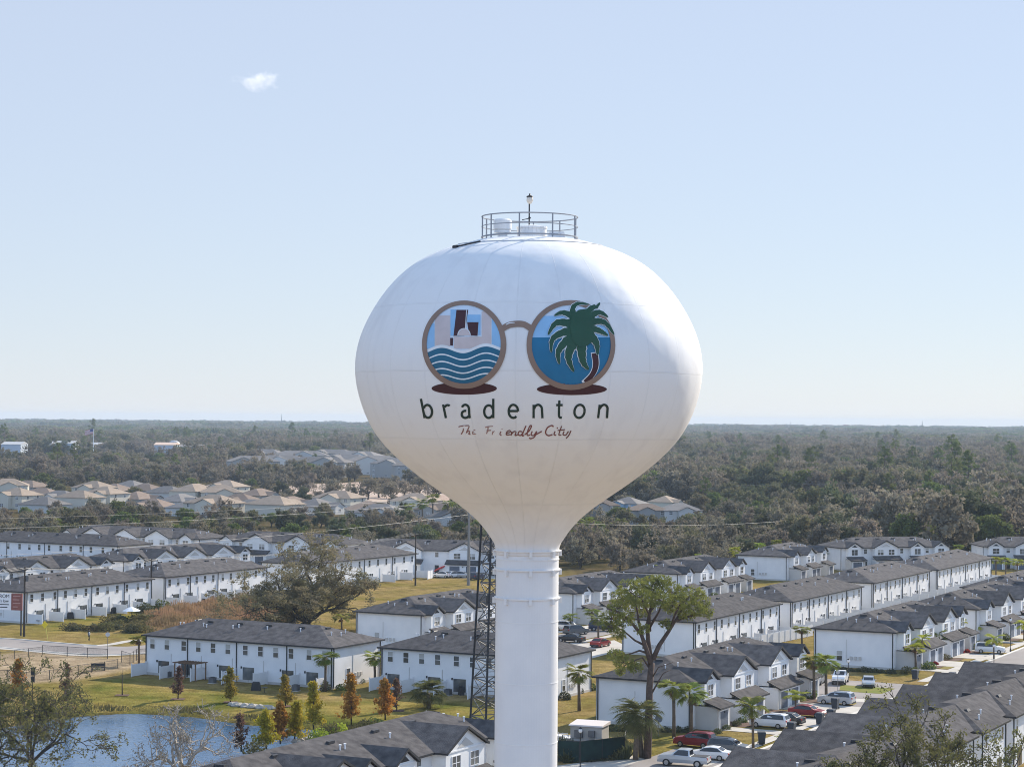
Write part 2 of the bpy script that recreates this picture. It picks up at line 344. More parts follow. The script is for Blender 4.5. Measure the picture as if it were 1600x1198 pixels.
m = MB(); m.lathe([(.17, zt(307.6)), (.15, zt(306)), (.06, zt(305)), (.03, zt(303.4)), (.045, zt(302.8)), (.02, zt(302))], 16, (lx + .02, 0)); link('cap', m.mesh('cap', m_dark), lamp)
# cable laid over the roof and the painter's rail
def roofpt(px, py): p = tsurf(px, py, .04); return (p.x - TX, p.y - TY, p.z)
m = MB(); m.tube([roofpt(709, 387), roofpt(720, 385), roofpt(736, 381.5), roofpt(751, 378)], .035, 6); m.tube([roofpt(709, 387.3), roofpt(715, 386.6)], .09, 6); link('roof_cable', m.mesh('roof_cable', m_dark), tower)
m = MB(); pts = []
for k in range(25):
    a = R(-70 + 140 * k / 24); z = zt(385.5); r = trad(z) + .05; pts.append((r * math.sin(a), -r * math.cos(a), z))
m.tube(pts, .022, 5); link('painters_rail', m.mesh('painters_rail', mat('pale_steel', (0.45, 0.45, 0.46), .6)), tower)

# ---- the painted emblem (thin paint films following the tank's surface)
def emblem_part(name, polys, m, off, parent, maxe=.22):
    """polys in the emblem's own drawing units; one film of paint laid on the tank"""
    bm = bmesh.new()
    for pl in polys:
        if len(pl) < 3: continue
        vs = [bm.verts.new((x / 4.706 / S, -y / 4.706 / S, 0)) for x, y in pl]
        try: bm.faces.new(vs)
        except ValueError: pass
    bmesh.ops.triangulate(bm, faces=bm.faces[:])
    for _ in range(5):
        es = [e for e in bm.edges if e.calc_length() > maxe]
        if not es: break
        bmesh.ops.subdivide_edges(bm, edges=es, cuts=1, use_grid_fill=False)
        bmesh.ops.triangulate(bm, faces=[f for f in bm.faces if len(f.verts) > 3])
    for v in bm.verts:
        x, y = v.co.x * 4.706 * S, -v.co.y * 4.706 * S
        p = tsurf(640 + x / 4.706, 460 + y / 4.706, off); v.co = (p.x - TX, p.y - TY, p.z)
    me = bpy.data.meshes.new(name); bm.to_mesh(me); bm.free(); me.materials.append(m)
    return link(name, me, parent)
def ell(cx, cy, rx, ry, n=56): return [(cx + rx * math.cos(2 * math.pi * k / n), cy + ry * math.sin(2 * math.pi * k / n)) for k in range(n)]
def annulus(cx, cy, rx, ry, ix, iy, icx, icy, n=64):
    o = ell(cx, cy, rx, ry, n); i = ell(icx, icy, ix, iy, n)
    return [[o[k], o[(k + 1) % n], i[(k + 1) % n], i[k]] for k in range(n)]
def clip(poly, conv):
    out = poly; n = len(conv)
    for k in range(n):
        a, b = conv[k], conv[(k + 1) % n]; inp, out = out, []
        if not inp: return []
        side = lambda p: (b[0] - a[0]) * (p[1] - a[1]) - (b[1] - a[1]) * (p[0] - a[0])
        for j in range(len(inp)):
            p, q = inp[j - 1], inp[j]; sp, sq = side(p), side(q)
            if sq >= 0:
                if sp < 0: t = sp / (sp - sq); out.append((p[0] + (q[0] - p[0]) * t, p[1] + (q[1] - p[1]) * t))
                out.append(q)
            elif sp >= 0: t = sp / (sp - sq); out.append((p[0] + (q[0] - p[0]) * t, p[1] + (q[1] - p[1]) * t))
    return out
def spline(pts, k=5):
    o = []; n = len(pts)
    if n < 3: return pts
    for i in range(n - 1):
        p0, p1, p2, p3 = pts[max(i - 1, 0)], pts[i], pts[i + 1], pts[min(i + 2, n - 1)]
        for j in range(k):
            t = j / k; o.append(tuple(.5 * (2 * p1[c] + (p2[c] - p0[c]) * t + (2 * p0[c] - 5 * p1[c] + 4 * p2[c] - p3[c]) * t * t + (3 * p1[c] - p0[c] - 3 * p2[c] + p3[c]) * t ** 3) for c in (0, 1)))
    o.append(pts[-1]); return o
def ribbon(pts, w, taper=None, smooth=True):
    if smooth: pts = spline(pts)
    L_, Rr = [], []
    n = len(pts)
    for i, p in enumerate(pts):
        a, b = pts[max(i - 1, 0)], pts[min(i + 1, n - 1)]; dx, dy = b[0] - a[0], b[1] - a[1]; l = math.hypot(dx, dy) or 1
        ww = (w if taper is None else w * taper(i / (n - 1))) / 2
        L_.append((p[0] - dy / l * ww, p[1] + dx / l * ww)); Rr.append((p[0] + dy / l * ww, p[1] - dx / l * ww))
    return [[L_[i], L_[i + 1], Rr[i + 1], Rr[i]] for i in range(n - 1)]
paint = lambda n_, c: mat(n_, c, .5, spec=.35, noise=.12, nscale=1.5)
p_tan = paint('tan_paint', (0.26, 0.175, 0.13)); p_teal = paint('teal_paint', (0.012, 0.125, 0.215)); p_blue = paint('sea_blue_paint', (0.010, 0.155, 0.30))
p_mar = paint('maroon_paint', (0.055, 0.014, 0.018)); p_grn = paint('dark_green_paint', (0.016, 0.075, 0.04)); p_lb = paint('light_blue_paint', (0.27, 0.50, 0.74))
p_pale = paint('pale_blue_paint', (0.60, 0.70, 0.80)); p_bei = paint('pinkish_beige_paint', (0.58, 0.50, 0.49)); p_wh = paint('white_outline_paint', (0.74, 0.78, 0.80)); p_let = paint('blackish_green_paint', (0.014, 0.035, 0.028))
emb = link('painted_emblem', None, tower); emb.empty_display_size = .5
LC = ell(400, 366, 276, 292); RC = ell(1187, 371, 295, 296)
emblem_part('painted_shadow', [ell(402, 690, 240, 46)], p_mar, .010, emb); emblem_part('painted_shadow', [ell(1193, 696, 257, 43)], p_mar, .010, emb)
emblem_part('glasses_rim', annulus(403, 370, 309, 322, 271, 287, 400, 366), p_tan, .040, emb); emblem_part('glasses_rim', annulus(1185, 373, 325, 328, 289, 291, 1187, 371), p_tan, .040, emb)
emblem_part('glasses_bridge', ribbon([(672, 262), (720, 232), (770, 219), (830, 219), (868, 236), (905, 262)], 44), p_tan, .034, emb)
emblem_part('bridge_highlight', ribbon([(708, 226), (735, 213), (775, 210)], 9, lambda t: .3 + 2.6 * t * (1 - t)), p_wh, .044, emb)
def rect(x0, y0, x1, y1, C): return clip([(x0, y0), (x1, y0), (x1, y1), (x0, y1)], C)
emblem_part('lens_sky', [LC], p_pale, .010, emb)
for q_ in (rect(188, 155, 300, 400, LC), rect(530, 125, 602, 400, LC), rect(326, 312, 532, 400, LC)): emblem_part('lens_building', [q_], p_bei, .014, emb)
for q_ in (rect(120, 215, 184, 400, LC), rect(302, 112, 344, 305, LC), rect(424, 150, 522, 205, LC), rect(606, 180, 680, 400, LC), rect(505, 205, 522, 300, LC)): emblem_part('lens_sky_band', [q_], p_lb, .018, emb)
for q_ in ([(346, 115), (432, 115), (404, 304), (324, 306)], [(424, 205), (508, 205), (500, 306), (440, 303)], [(300, 320), (322, 320), (320, 378), (300, 374)]): emblem_part('lens_tower', [q_], p_mar, .022, emb)
dome = [(402 + 46 * math.cos(math.pi + math.pi * k / 16), 302 + 50 * math.sin(math.pi + math.pi * k / 16)) for k in range(17)]
emblem_part('lens_dome', [dome], p_bei, .027, emb)
emblem_part('lens_outline', ribbon(dome, 5) + ribbon([(412, 252), (416, 190), (420, 117)], 5, smooth=False) + ribbon([(322, 311), (360, 309)], 5, smooth=False) + ribbon([(446, 309), (532, 311)], 5, smooth=False), p_wh, .031, emb)
wav = lambda y0, amp, x: y0 - amp * math.cos((x - 235) / 325 * 2 * math.pi) - (x - 400) * .03
xs = [120 + 14 * k for k in range(41)]
def band(y0, y1, C, amp=22):
    out = []
    for a, b in zip(xs[:-1], xs[1:]): out.append(clip([(a, wav(y0, amp, a)), (b, wav(y0, amp, b)), (b, y1 if y1 > 640 else wav(y1, amp, b)), (a, y1 if y1 > 640 else wav(y1, amp, a))], C))
    return [o for o in out if len(o) > 2]
emblem_part('wave_crest', band(388, 410, LC), p_wh, .022, emb)
emblem_part('lens_water', band(410, 700, LC), p_teal, .020, emb)
for y0, am in ((458, 22), (509, 21), (559, 19), (604, 18)): emblem_part('wave_line', band(y0 - 5, y0 + 5, LC, am), p_wh, .026, emb)
emblem_part('lens_sky', [rect(880, 60, 1490, 158, RC)], p_pale, .010, emb)
emblem_part('lens_sky_band', [rect(880, 158, 1490, 316, RC)], p_lb, .010, emb)
emblem_part('lens_sea', [rect(880, 316, 1490, 680, RC)], p_blue, .010, emb)
fr = [([(1265, 235), (1215, 170), (1197, 110), (1235, 72), (1318, 78)], 46), ([(1270, 220), (1300, 140), (1345, 100), (1372, 95), (1397, 64)], 46), ([(1250, 225), (1185, 160), (1120, 138), (1062, 160)], 50),
      ([(1240, 240), (1150, 212), (1070, 218), (1017, 300)], 60), ([(1230, 262), (1120, 285), (1048, 335), (1040, 430)], 54), ([(1220, 290), (1135, 360), (1090, 430), (1100, 514)], 58),
      ([(1240, 310), (1180, 400), (1168, 480), (1206, 568)], 66), ([(1262, 320), (1262, 420), (1275, 500), (1314, 552)], 66), ([(1290, 225), (1370, 200), (1440, 218), (1500, 300)], 50),
      ([(1290, 245), (1370, 262), (1420, 285), (1455, 306)], 44), ([(1290, 200), (1350, 150), (1400, 138), (1455, 172)], 48), ([(1290, 280), (1340, 320), (1372, 370), (1378, 448)], 62)]
tp = lambda t: max(.06, (1 - t) ** .55 * (1 - .12 * math.sin(t * 40)))
emblem_part('palm_outline', sum([ribbon(p, w * 1.18 + 15, tp) for p, w in fr], []), p_wh, .050, emb)
emblem_part('palm_outline', ribbon([(1360, 425), (1368, 520), (1340, 590), (1275, 652)], 58, lambda t: 1 - .35 * t), p_wh, .016, emb)
emblem_part('palm_trunk', ribbon([(1360, 432), (1368, 520), (1343, 588), (1288, 644)], 47, lambda t: 1 - .35 * t), p_mar, .022, emb)
for k, (p, w) in enumerate(fr): emblem_part('palm_frond', ribbon(p, w * 1.18, tp), p_grn, .056 + .002 * k, emb)
emblem_part('palm_heart', [[(1175, 240), (1190, 160), (1240, 120), (1310, 110), (1345, 150), (1350, 250), (1340, 350), (1300, 380), (1240, 390), (1195, 340)]], p_grn, .086, emb)

# lettering: strokes in drawing units, origin at the baseline, x height 100
def arcp(cx, cy, rx, ry, a0, a1, n=14): return [(cx + rx * math.cos(R(a0 + (a1 - a0) * k / n)), cy - ry * math.sin(R(a0 + (a1 - a0) * k / n))) for k in range(n + 1)]
GL = {
 'b': [[(0, -142), (20, 0)], arcp(46, -50, 32, 47, 150, -170)],
 'r': [[(4, -100), (22, 0)], arcp(38, -62, 26, 34, 150, 55, 8)],
 'a': [arcp(36, -70, 26, 28, 160, 10, 10) + [(64, -60), (66, -20), (70, 0)], arcp(36, -28, 27, 26, 75, 330, 14)],
 'd': [[(72, -142), (72, 0)], arcp(38, -48, 34, 46, 25, 325, 18)],
 'e': [[(8, -52), (76, -52)] , arcp(42, -50, 35, 48, 0, 310, 20)],
 'n': [[(8, -98), (10, 0)], arcp(42, -58, 30, 40, 165, 20, 8) + [(74, -30), (76, 0)]],
 't': [[(22, -130), (24, -40), (30, -8), (48, -3)], [(0, -96), (48, -96)]],
 'o': [arcp(42, -50, 38, 48, 0, 358, 24)],
}
word = link('painted_word', None, emb); word.empty_display_size = .3
def kern(ch, ox, shear, oy=908, sx=1.0, sy=1.0):
    out = []
    for st in GL[ch]:
        pts = [(ox + (x + (-y) * shear) * sx, oy + y * sy) for x, y in st]
        out += [ribbon(pts, 17, smooth=len(st) > 3)]
    return out
for ch, ox, sh in (('b', 92, -.06), ('r', 246, -.03), ('a', 375, 0), ('d', 545, 0), ('e', 722, .0), ('n', 902, .02), ('t', 1072, .06), ('o', 1204, .08), ('n', 1376, .14)):
    st = kern(ch, ox, sh, sx=.98)
    lo = emblem_part('painted_letter', st[0], p_let, .012, word)
    for s2 in st[1:]: emblem_part('letter_stroke', s2, p_let, .016, word) if False else None
    if len(st) > 1:
        bm = bmesh.new(); bm.from_mesh(lo.data); tmp = emblem_part('tmp', st[1], p_let, .016, word); bm.from_mesh(tmp.data); bm.to_mesh(lo.data); bm.free(); bpy.data.objects.remove(tmp)

def worn(name, c, lo, hi):
    """worn paint: parts of the film have flaked off (a real cut-out by noise)"""
    m = mat(name, c, .5); n = m.node_tree; b = n.nodes['Principled BSDF']
    tc = n.nodes.new('ShaderNodeTexCoord'); nz = n.nodes.new('ShaderNodeTexNoise'); nz.inputs['Scale'].default_value = 6; nz.inputs['Detail'].default_value = 6
    n.links.new(tc.outputs['Object'], nz.inputs['Vector']); r = n.nodes.new('ShaderNodeMapRange'); r.inputs['From Min'].default_value = lo; r.inputs['From Max'].default_value = hi
    n.links.new(nz.outputs[0], r.inputs['Value']); n.links.new(r.outputs[0], b.inputs['Alpha']); return m
w0 = worn('flaked_pink_paint', (0.34, 0.19, 0.17), .44, .54); w1 = worn('faded_red_paint', (0.25, 0.11, 0.10), .36, .46); w2 = worn('dark_red_paint', (0.17, 0.06, 0.055), .28, .36); w3 = worn('brick_red_paint', (0.21, 0.065, 0.055), .30, .38)
script = link('painted_script', None, emb)
SCR = [ # letter strokes traced from the wall script
 ([[(360, 972), (390, 965), (440, 962)], [(398, 965), (394, 1000), (380, 1026)]], w1, 9),
 ([[(440, 965), (425, 1000), (410, 1028)], [(412, 1022), (432, 1002), (442, 1008), (436, 1024), (448, 1026)]], w1, 9),
 ([[(462, 1014), (488, 1004), (482, 994), (466, 1004), (466, 1024), (490, 1022)]], w0, 9),
 ([[(556, 976), (580, 970), (616, 966)], [(578, 970), (574, 1000), (562, 1030)], [(566, 1000), (600, 996)]], w0, 9),
 ([[(612, 1004), (608, 1030)], [(612, 1014), (628, 1002), (640, 1006)]], w0, 8),
 ([[(672, 1006), (664, 1026), (676, 1036)], [(678, 984), (680, 990)]], w1, 9),
 ([[(712, 1020), (740, 1010), (736, 998), (716, 1008), (712, 1030), (742, 1028)]], w2, 9),
 ([[(752, 1006), (746, 1036)], [(748, 1026), (768, 1006), (782, 1010), (776, 1034), (794, 1030)]], w2, 10),
 ([[(828, 1008), (806, 1006), (798, 1028), (818, 1034), (836, 1008)], [(856, 964), (838, 1005), (828, 1036), (842, 1034)]], w3, 10),
 ([[(846, 1030), (880, 1000), (896, 966), (884, 966), (868, 1005), (866, 1034), (886, 1032)]], w3, 10),
 ([[(902, 1004), (894, 1030), (914, 1034), (934, 1004)], [(934, 1006), (918, 1045), (890, 1058), (880, 1050)], [(926, 1030), (972, 1004)]], w3, 10),
 ([[(1058, 972), (1044, 962), (1012, 980), (1000, 1016), (1020, 1036), (1050, 1028)]], w3, 11),
 ([[(1070, 1004), (1062, 1028), (1078, 1034)], [(1084, 976), (1088, 984)]], w2, 10),
 ([[(1118, 966), (1102, 1010), (1098, 1032), (1116, 1032)], [(1088, 998), (1142, 992)]], w2, 9),
 ([[(1136, 1004), (1128, 1028), (1148, 1032), (1168, 1004)], [(1186, 1000), (1170, 1034), (1150, 1056)]], w2, 10)]
for k, (sts, mm, w) in enumerate(SCR):
    polys = [ribbon(st, w * .88) for st in sts]; lo = None
    for q, pl in enumerate(polys):
        o_ = emblem_part('painted_letter', pl, mm, .012 + .004 * q, script)
        if lo is None: lo = o_
        else:
            bm = bmesh.new(); bm.from_mesh(lo.data); bm.from_mesh(o_.data); bm.to_mesh(lo.data); bm.free(); bpy.data.objects.remove(o_)

# ------------------------------------------------------------------ ground
def poly_px(pts, z=0.0): return [P(x, y, z) for x, y in pts]
POND = poly_px([(-60, 1152), (0, 1130), (60, 1119), (105, 1113), (150, 1109), (200, 1106), (240, 1108), (300, 1112), (340, 1118), (385, 1124), (430, 1127), (480, 1131), (520, 1137), (560, 1140), (600, 1143), (575, 1150), (520, 1158), (430, 1176), (350, 1202), (260, 1235), (-60, 1240)])
def inpoly(X, Y, poly):
    c = np.zeros(X.shape, bool); n = len(poly)
    for i in range(n):
        x1, y1 = poly[i - 1]; x2, y2 = poly[i]
        k = ((y1 > Y) != (y2 > Y)); xx = (x2 - x1) * (Y - y1) / (y2 - y1 + 1e-12) + x1
        c ^= k & (X < xx)
    return c
def pdist(X, Y, poly):
    d = np.full(X.shape, 1e9); n = len(poly)
    for i in range(n):
        x1, y1 = poly[i - 1]; x2, y2 = poly[i]; dx, dy = x2 - x1, y2 - y1
        t = np.clip(((X - x1) * dx + (Y - y1) * dy) / (dx * dx + dy * dy + 1e-9), 0, 1)
        d = np.minimum(d, np.hypot(X - x1 - t * dx, Y - y1 - t * dy))
    return np.where(inpoly(X, Y, poly), -d, d)
def axis(a, b, st, far): 
    mid = list(np.arange(a, b + 1e-6, st)); out = []; x = b; s_ = st
    while x < far: s_ *= 1.35; x += s_; out.append(x)
    return mid, out
mx_, ox_ = axis(-150, 170, 1.6, 9500); my_, oy_ = axis(110, 640, 1.6, 9300)
xs_ = np.array([-150 - (o - 170) for o in reversed(ox_)] + mx_ + ox_)
ys_ = np.array([-900, -300, 0, 40, 80] + my_ + oy_)
GX, GY = np.meshgrid(xs_, ys_)
sdp = pdist(GX, GY, POND)
rsn = np.random.RandomState(3)
GZ = np.where(sdp < 5, -1.25 * np.clip((5 - sdp) / 6.5, 0, 1) ** 1.3, 0.0)
# colour masks: 0 golden lawn, 1 green lawn, 2 dormant tan, 3 mulch / forest floor
GREEN = poly_px([(150, 1060), (215, 1060), (235, 1075), (400, 1085), (520, 1095), (600, 1090), (760, 1100), (800, 1120), (760, 1150), (560, 1155), (340, 1150), (130, 1140), (40, 1120)])
GREEN2 = poly_px([(960, 1195), (1010, 1150), (1100, 1150), (1130, 1160), (1050, 1230), (950, 1230)])
GREEN3 = poly_px([(60, 975), (200, 950), (260, 950), (260, 965), (160, 985), (60, 990)])
TAN = poly_px([(-80, 1030), (0, 1022), (66, 1016), (170, 1028), (230, 1020), (232, 1040), (180, 1050), (100, 1064), (-80, 1072)])
g_bounce = GY < 165  # unseen near ground, coloured tan to bounce warm light onto the tank's underside
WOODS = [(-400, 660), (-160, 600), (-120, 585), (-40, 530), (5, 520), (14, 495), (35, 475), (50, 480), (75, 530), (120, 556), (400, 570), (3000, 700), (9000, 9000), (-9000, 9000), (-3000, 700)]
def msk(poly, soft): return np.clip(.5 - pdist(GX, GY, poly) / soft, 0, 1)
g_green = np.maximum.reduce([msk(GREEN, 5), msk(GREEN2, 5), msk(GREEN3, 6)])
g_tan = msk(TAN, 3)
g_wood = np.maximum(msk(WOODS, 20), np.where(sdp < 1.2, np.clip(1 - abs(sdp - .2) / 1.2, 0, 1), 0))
g_wood = np.where(g_bounce, 0, g_wood); g_tan = np.where(g_bounce, 1, g_tan)
nr, nc = GX.shape; me = bpy.data.meshes.new('ground')
V = np.stack([GX, GY, GZ], -1).reshape(-1, 3).astype(np.float32)
ii = np.arange(nr * nc).reshape(nr, nc); Q = np.stack([ii[:-1, :-1], ii[:-1, 1:], ii[1:, 1:], ii[1:, :-1]], -1).reshape(-1)
me.vertices.add(len(V)); me.vertices.foreach_set('co', V.ravel()); me.loops.add(len(Q)); me.loops.foreach_set('vertex_index', Q.astype(np.int32))
me.polygons.add(len(Q) // 4); me.polygons.foreach_set('loop_start', np.arange(0, len(Q), 4, dtype=np.int32)); me.polygons.foreach_set('loop_total', np.full(len(Q) // 4, 4, dtype=np.int32)); me.update(calc_edges=True)
ca = me.color_attributes.new('kind_mask', 'FLOAT_COLOR', 'POINT')
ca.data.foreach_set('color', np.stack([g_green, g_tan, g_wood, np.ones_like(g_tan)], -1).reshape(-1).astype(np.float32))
gm = bpy.data.materials.new('ground_cover'); gm.use_nodes = True; n = gm.node_tree; b = n.nodes['Principled BSDF']; L = n.links.new; N = n.nodes.new
b.inputs['Roughness'].default_value = .95; b.inputs['Specular IOR Level'].default_value = .0
tc = N('ShaderNodeTexCoord'); at = N('ShaderNodeAttribute'); at.attribute_name = 'kind_mask'; sp = N('ShaderNodeSeparateColor'); L(at.outputs['Color'], sp.inputs[0])
def nz(sc_, det, lo, hi, c1, c2):
    a = N('ShaderNodeTexNoise'); a.inputs['Scale'].default_value = sc_; a.inputs['Detail'].default_value = det; L(tc.outputs['Object'], a.inputs['Vector'])
    r = N('ShaderNodeValToRGB'); r.color_ramp.elements[0].position = lo; r.color_ramp.elements[1].position = hi
    r.color_ramp.elements[0].color = (*c1, 1); r.color_ramp.elements[1].color = (*c2, 1); L(a.outputs[0], r.inputs[0]); return r.outputs[0]
base = nz(.09, 9, .35, .65, (.20, .165, .05), (.31, .225, .10))
grn = nz(.10, 9, .35, .68, (.12, .135, .03), (.31, .235, .075))
tan = nz(.2, 8, .3, .7, (.33, .255, .165), (.43, .34, .235))
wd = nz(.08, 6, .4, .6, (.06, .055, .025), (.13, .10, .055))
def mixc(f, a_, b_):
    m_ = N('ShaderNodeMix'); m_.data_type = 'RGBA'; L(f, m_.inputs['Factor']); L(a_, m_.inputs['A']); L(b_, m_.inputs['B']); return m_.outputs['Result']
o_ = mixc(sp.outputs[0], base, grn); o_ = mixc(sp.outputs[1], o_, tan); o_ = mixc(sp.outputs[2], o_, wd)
bn = N('ShaderNodeTexNoise'); bn.inputs['Scale'].default_value = 3; bn.inputs['Detail'].default_value = 6; L(tc.outputs['Object'], bn.inputs['Vector'])
hv = N('ShaderNodeMix'); hv.data_type = 'RGBA'; hv.blend_type = 'MULTIPLY'; hv.inputs['Factor'].default_value = .5; L(o_, hv.inputs['A'])
bw = N('ShaderNodeValToRGB'); bw.color_ramp.elements[0].position = .3; bw.color_ramp.elements[0].color = (.42, .42, .42, 1); bw.color_ramp.elements[1].position = .6; L(bn.outputs[0], bw.inputs[0]); L(bw.outputs[0], hv.inputs['B'])
b3 = N('ShaderNodeTexNoise'); b3.inputs['Scale'].default_value = .45; b3.inputs['Detail'].default_value = 10; b3.inputs['Roughness'].default_value = .65; L(tc.outputs['Object'], b3.inputs['Vector'])
r3 = N('ShaderNodeValToRGB'); r3.color_ramp.elements[0].position = .36; r3.color_ramp.elements[0].color = (.60, .56, .50, 1); r3.color_ramp.elements[1].position = .6; r3.color_ramp.elements[1].color = (1.12, 1.1, 1.05, 1); L(b3.outputs[0], r3.inputs[0])
h3 = N('ShaderNodeMix'); h3.data_type = 'RGBA'; h3.blend_type = 'MULTIPLY'; h3.inputs['Factor'].default_value = .8; L(hv.outputs['Result'], h3.inputs['A']); L(r3.outputs[0], h3.inputs['B']); L(h3.outputs['Result'], b.inputs['Base Color'])
bp = N('ShaderNodeBump'); bp.inputs['Strength'].default_value = .7; bp.inputs['Distance'].default_value = .25; L(bn.outputs[0], bp.inputs['Height']); L(bp.outputs[0], b.inputs['Normal'])
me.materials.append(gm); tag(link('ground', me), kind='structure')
# pond
wm = mat('pond_water', (0.018, 0.085, 0.19), .05, spec=.6); n = wm.node_tree; b = n.nodes['Principled BSDF']; b.inputs['IOR'].default_value = 1.33
tc = n.nodes.new('ShaderNodeTexCoord'); w_ = n.nodes.new('ShaderNodeTexNoise'); w_.inputs['Scale'].default_value = 1.6; w_.inputs['Detail'].default_value = 5; n.links.new(tc.outputs['Object'], w_.inputs['Vector'])
bp = n.nodes.new('ShaderNodeBump'); bp.inputs['Strength'].default_value = .6; bp.inputs['Distance'].default_value = .12; n.links.new(w_.outputs[0], bp.inputs['Height']); n.links.new(bp.outputs[0], b.inputs['Normal'])
mb = MB(); xsP = [p[0] for p in POND]; ysP = [p[1] for p in POND]; mb.face([(min(xsP) - 6, min(ysP) - 6, -.75), (max(xsP) + 6, min(ysP) - 6, -.75), (max(xsP) + 6, max(ysP) + 6, -.75), (min(xsP) - 6, max(ysP) + 6, -.75)])
tag(link('pond_water', mb.mesh('pond_water', wm)), kind='structure')

def sheet(name, pts, z, m, kind='structure', thick=.0):
    bm = bmesh.new(); vs = [bm.verts.new((x, y, z)) for x, y in pts]; f = bm.faces.new(vs)
    if f.normal.z < 0: f.normal_flip()
    bmesh.ops.triangulate(bm, faces=[f]); me = bpy.data.meshes.new(name); bm.to_mesh(me); bm.free(); me.materials.append(m)
    return tag(link(name, me), kind=kind)
def strip(name, line, w, z, m, h=0.0, kind='structure'):
    """a road or path along a centre line; h > 0 gives it a raised edge"""
    mb = MB(); ln = [Vector((x, y, 0)) for x, y in line]; L_ = []; R_ = []
    for i, p in enumerate(ln):
        d = (ln[min(i + 1, len(ln) - 1)] - ln[max(i - 1, 0)]).normalized(); s_ = Vector((-d.y, d.x, 0)) * w / 2; L_.append(p + s_); R_.append(p - s_)
    for i in range(len(ln) - 1):
        a, b_, c, d = L_[i], R_[i], R_[i + 1], L_[i + 1]
        if h <= 0: mb.face([(q.x, q.y, z) for q in (a, b_, c, d)])
        else: mb.hull8([(q.x, q.y, z - .05) for q in (a, b_, c, d)], [(q.x, q.y, z + h) for q in (a, b_, c, d)])
    return tag(link(name, mb.mesh(name, m)), kind=kind)
def sp2(pts, k=8): return spline(pts, k)
def along(o, u, v=0.0): return (o[0] + U.x * u + V_.x * v, o[1] + U.y * u + V_.y * v)

# left road by the dog park, with kerbs and a walk that bends away behind the houses
rd = sp2(poly_px([(-120, 998), (0, 1004), (70, 1010), (130, 1014.5), (190, 1016), (240, 1014), (300, 1008)]))
strip('road', rd, 11.5, .030, m_asph)
strip('kerb', [(x + .4, y + 5.9) for x, y in rd[:26]], .35, .0, m_kerb, .13); strip('kerb', [(x - .4, y - 5.9) for x, y in rd], .35, .0, m_kerb, .13)
strip('sidewalk', sp2(poly_px([(-120, 1008), (0, 1013), (66, 1018.5), (115, 1023), (165, 1024), (240, 1019)])), 1.7, .045, m_conc)
strip('sidewalk', sp2(poly_px([(130, 1009), (170, 1007), (205, 1001), (240, 1001), (300, 996)])), 1.8, .048, m_conc)
# street of the right-hand townhouses
S0 = P(1160, 1184)                       # a point on its left kerb line
st_l = [along(S0, u) for u in (-70, -20, 30, 60, 100, 170, 230)]
strip('street', [along(S0, u, 3.7) for u in (-70, -20, 30, 60, 100, 170, 230)], 7.4, .030, m_asph)
strip('kerb', [along(S0, u, -.25) for u in (-70, 230)], .5, .0, m_kerb, .10)
strip('kerb', [along(S0, u, 7.65) for u in (-70, 230)], .5, .0, m_kerb, .10)
strip('sidewalk', [along(S0, u, -2.0) for u in (-70, 41)], 1.5, .050, m_conc)
strip('sidewalk', [along(S0, u, -2.0) for u in (76, 230)], 1.5, .050, m_conc)
sheet('parking_area', [along(S0, 45, -.2), along(S0, 45, -19), along(S0, 72, -19), along(S0, 72, -.2)], .036, m_asph)
sheet('parking_area', [along(S0, -14, -.2), along(S0, -14, -9), along(S0, 2, -9), along(S0, 2, -.2)], .036, m_asph)
sheet('lawn', [along(S0, 60, -3), along(S0, 60, -9), along(S0, 66.5, -11), along(S0, 66.5, -3)], .055, m_lawng)
# street between the middle rows
GS = P(940, 985); strip('street', [along(GS, u) for u in (-30, 0, 60, 140)], 7.4, .030, m_asph)
strip('sidewalk', [along(GS, u, -5.2) for u in (-30, 140)], 1.6, .048, m_conc); strip('sidewalk', [along(GS, u, 5.2) for u in (-30, 140)], 1.6, .048, m_conc)
sheet('parking_area', poly_px([(660, 893), (800, 888), (800, 905), (660, 901)]), .033, m_conc)
sheet('road', poly_px([(860, 1010), (960, 1000), (985, 1012), (900, 1035)]), .034, m_conc)
sheet('path', poly_px([(870, 1196), (990, 1180), (1010, 1186), (960, 1210), (870, 1215)]), .03, m_conc)
for y0, y1, x0, x1 in ((880, 886, 0, 130), (905, 911, 130, 420)):
    strip('street', sp2(poly_px([(x0 - 40, y1), ((x0 + x1) / 2, (y0 + y1) / 2), (x1, y0)])), 8, .02, m_asph)
# bare sandy building site beyond the houses
m_sand = mat('bare_sand', (0.42, 0.33, 0.26), .95, col2=(0.33, 0.22, 0.16), nscale=.02, detail=8, bump=.3, bscale=.5)
SAND = poly_px([(420, 764), (470, 757), (560, 753), (650, 757), (720, 765), (740, 775), (700, 790), (620, 788), (560, 781), (480, 776)])
sheet('sand_site', SAND, .03, m_sand)
m_clr = mat('bright_grass_clearing', (0.16, 0.20, 0.035), .95, col2=(0.25, 0.20, 0.08), nscale=.03)
CLEAR = poly_px([(1268, 775), (1275, 760), (1300, 748), (1340, 738), (1385, 738), (1350, 746), (1310, 756), (1350, 757), (1352, 768), (1300, 772)])
sheet('clearing', CLEAR, .03, m_clr)

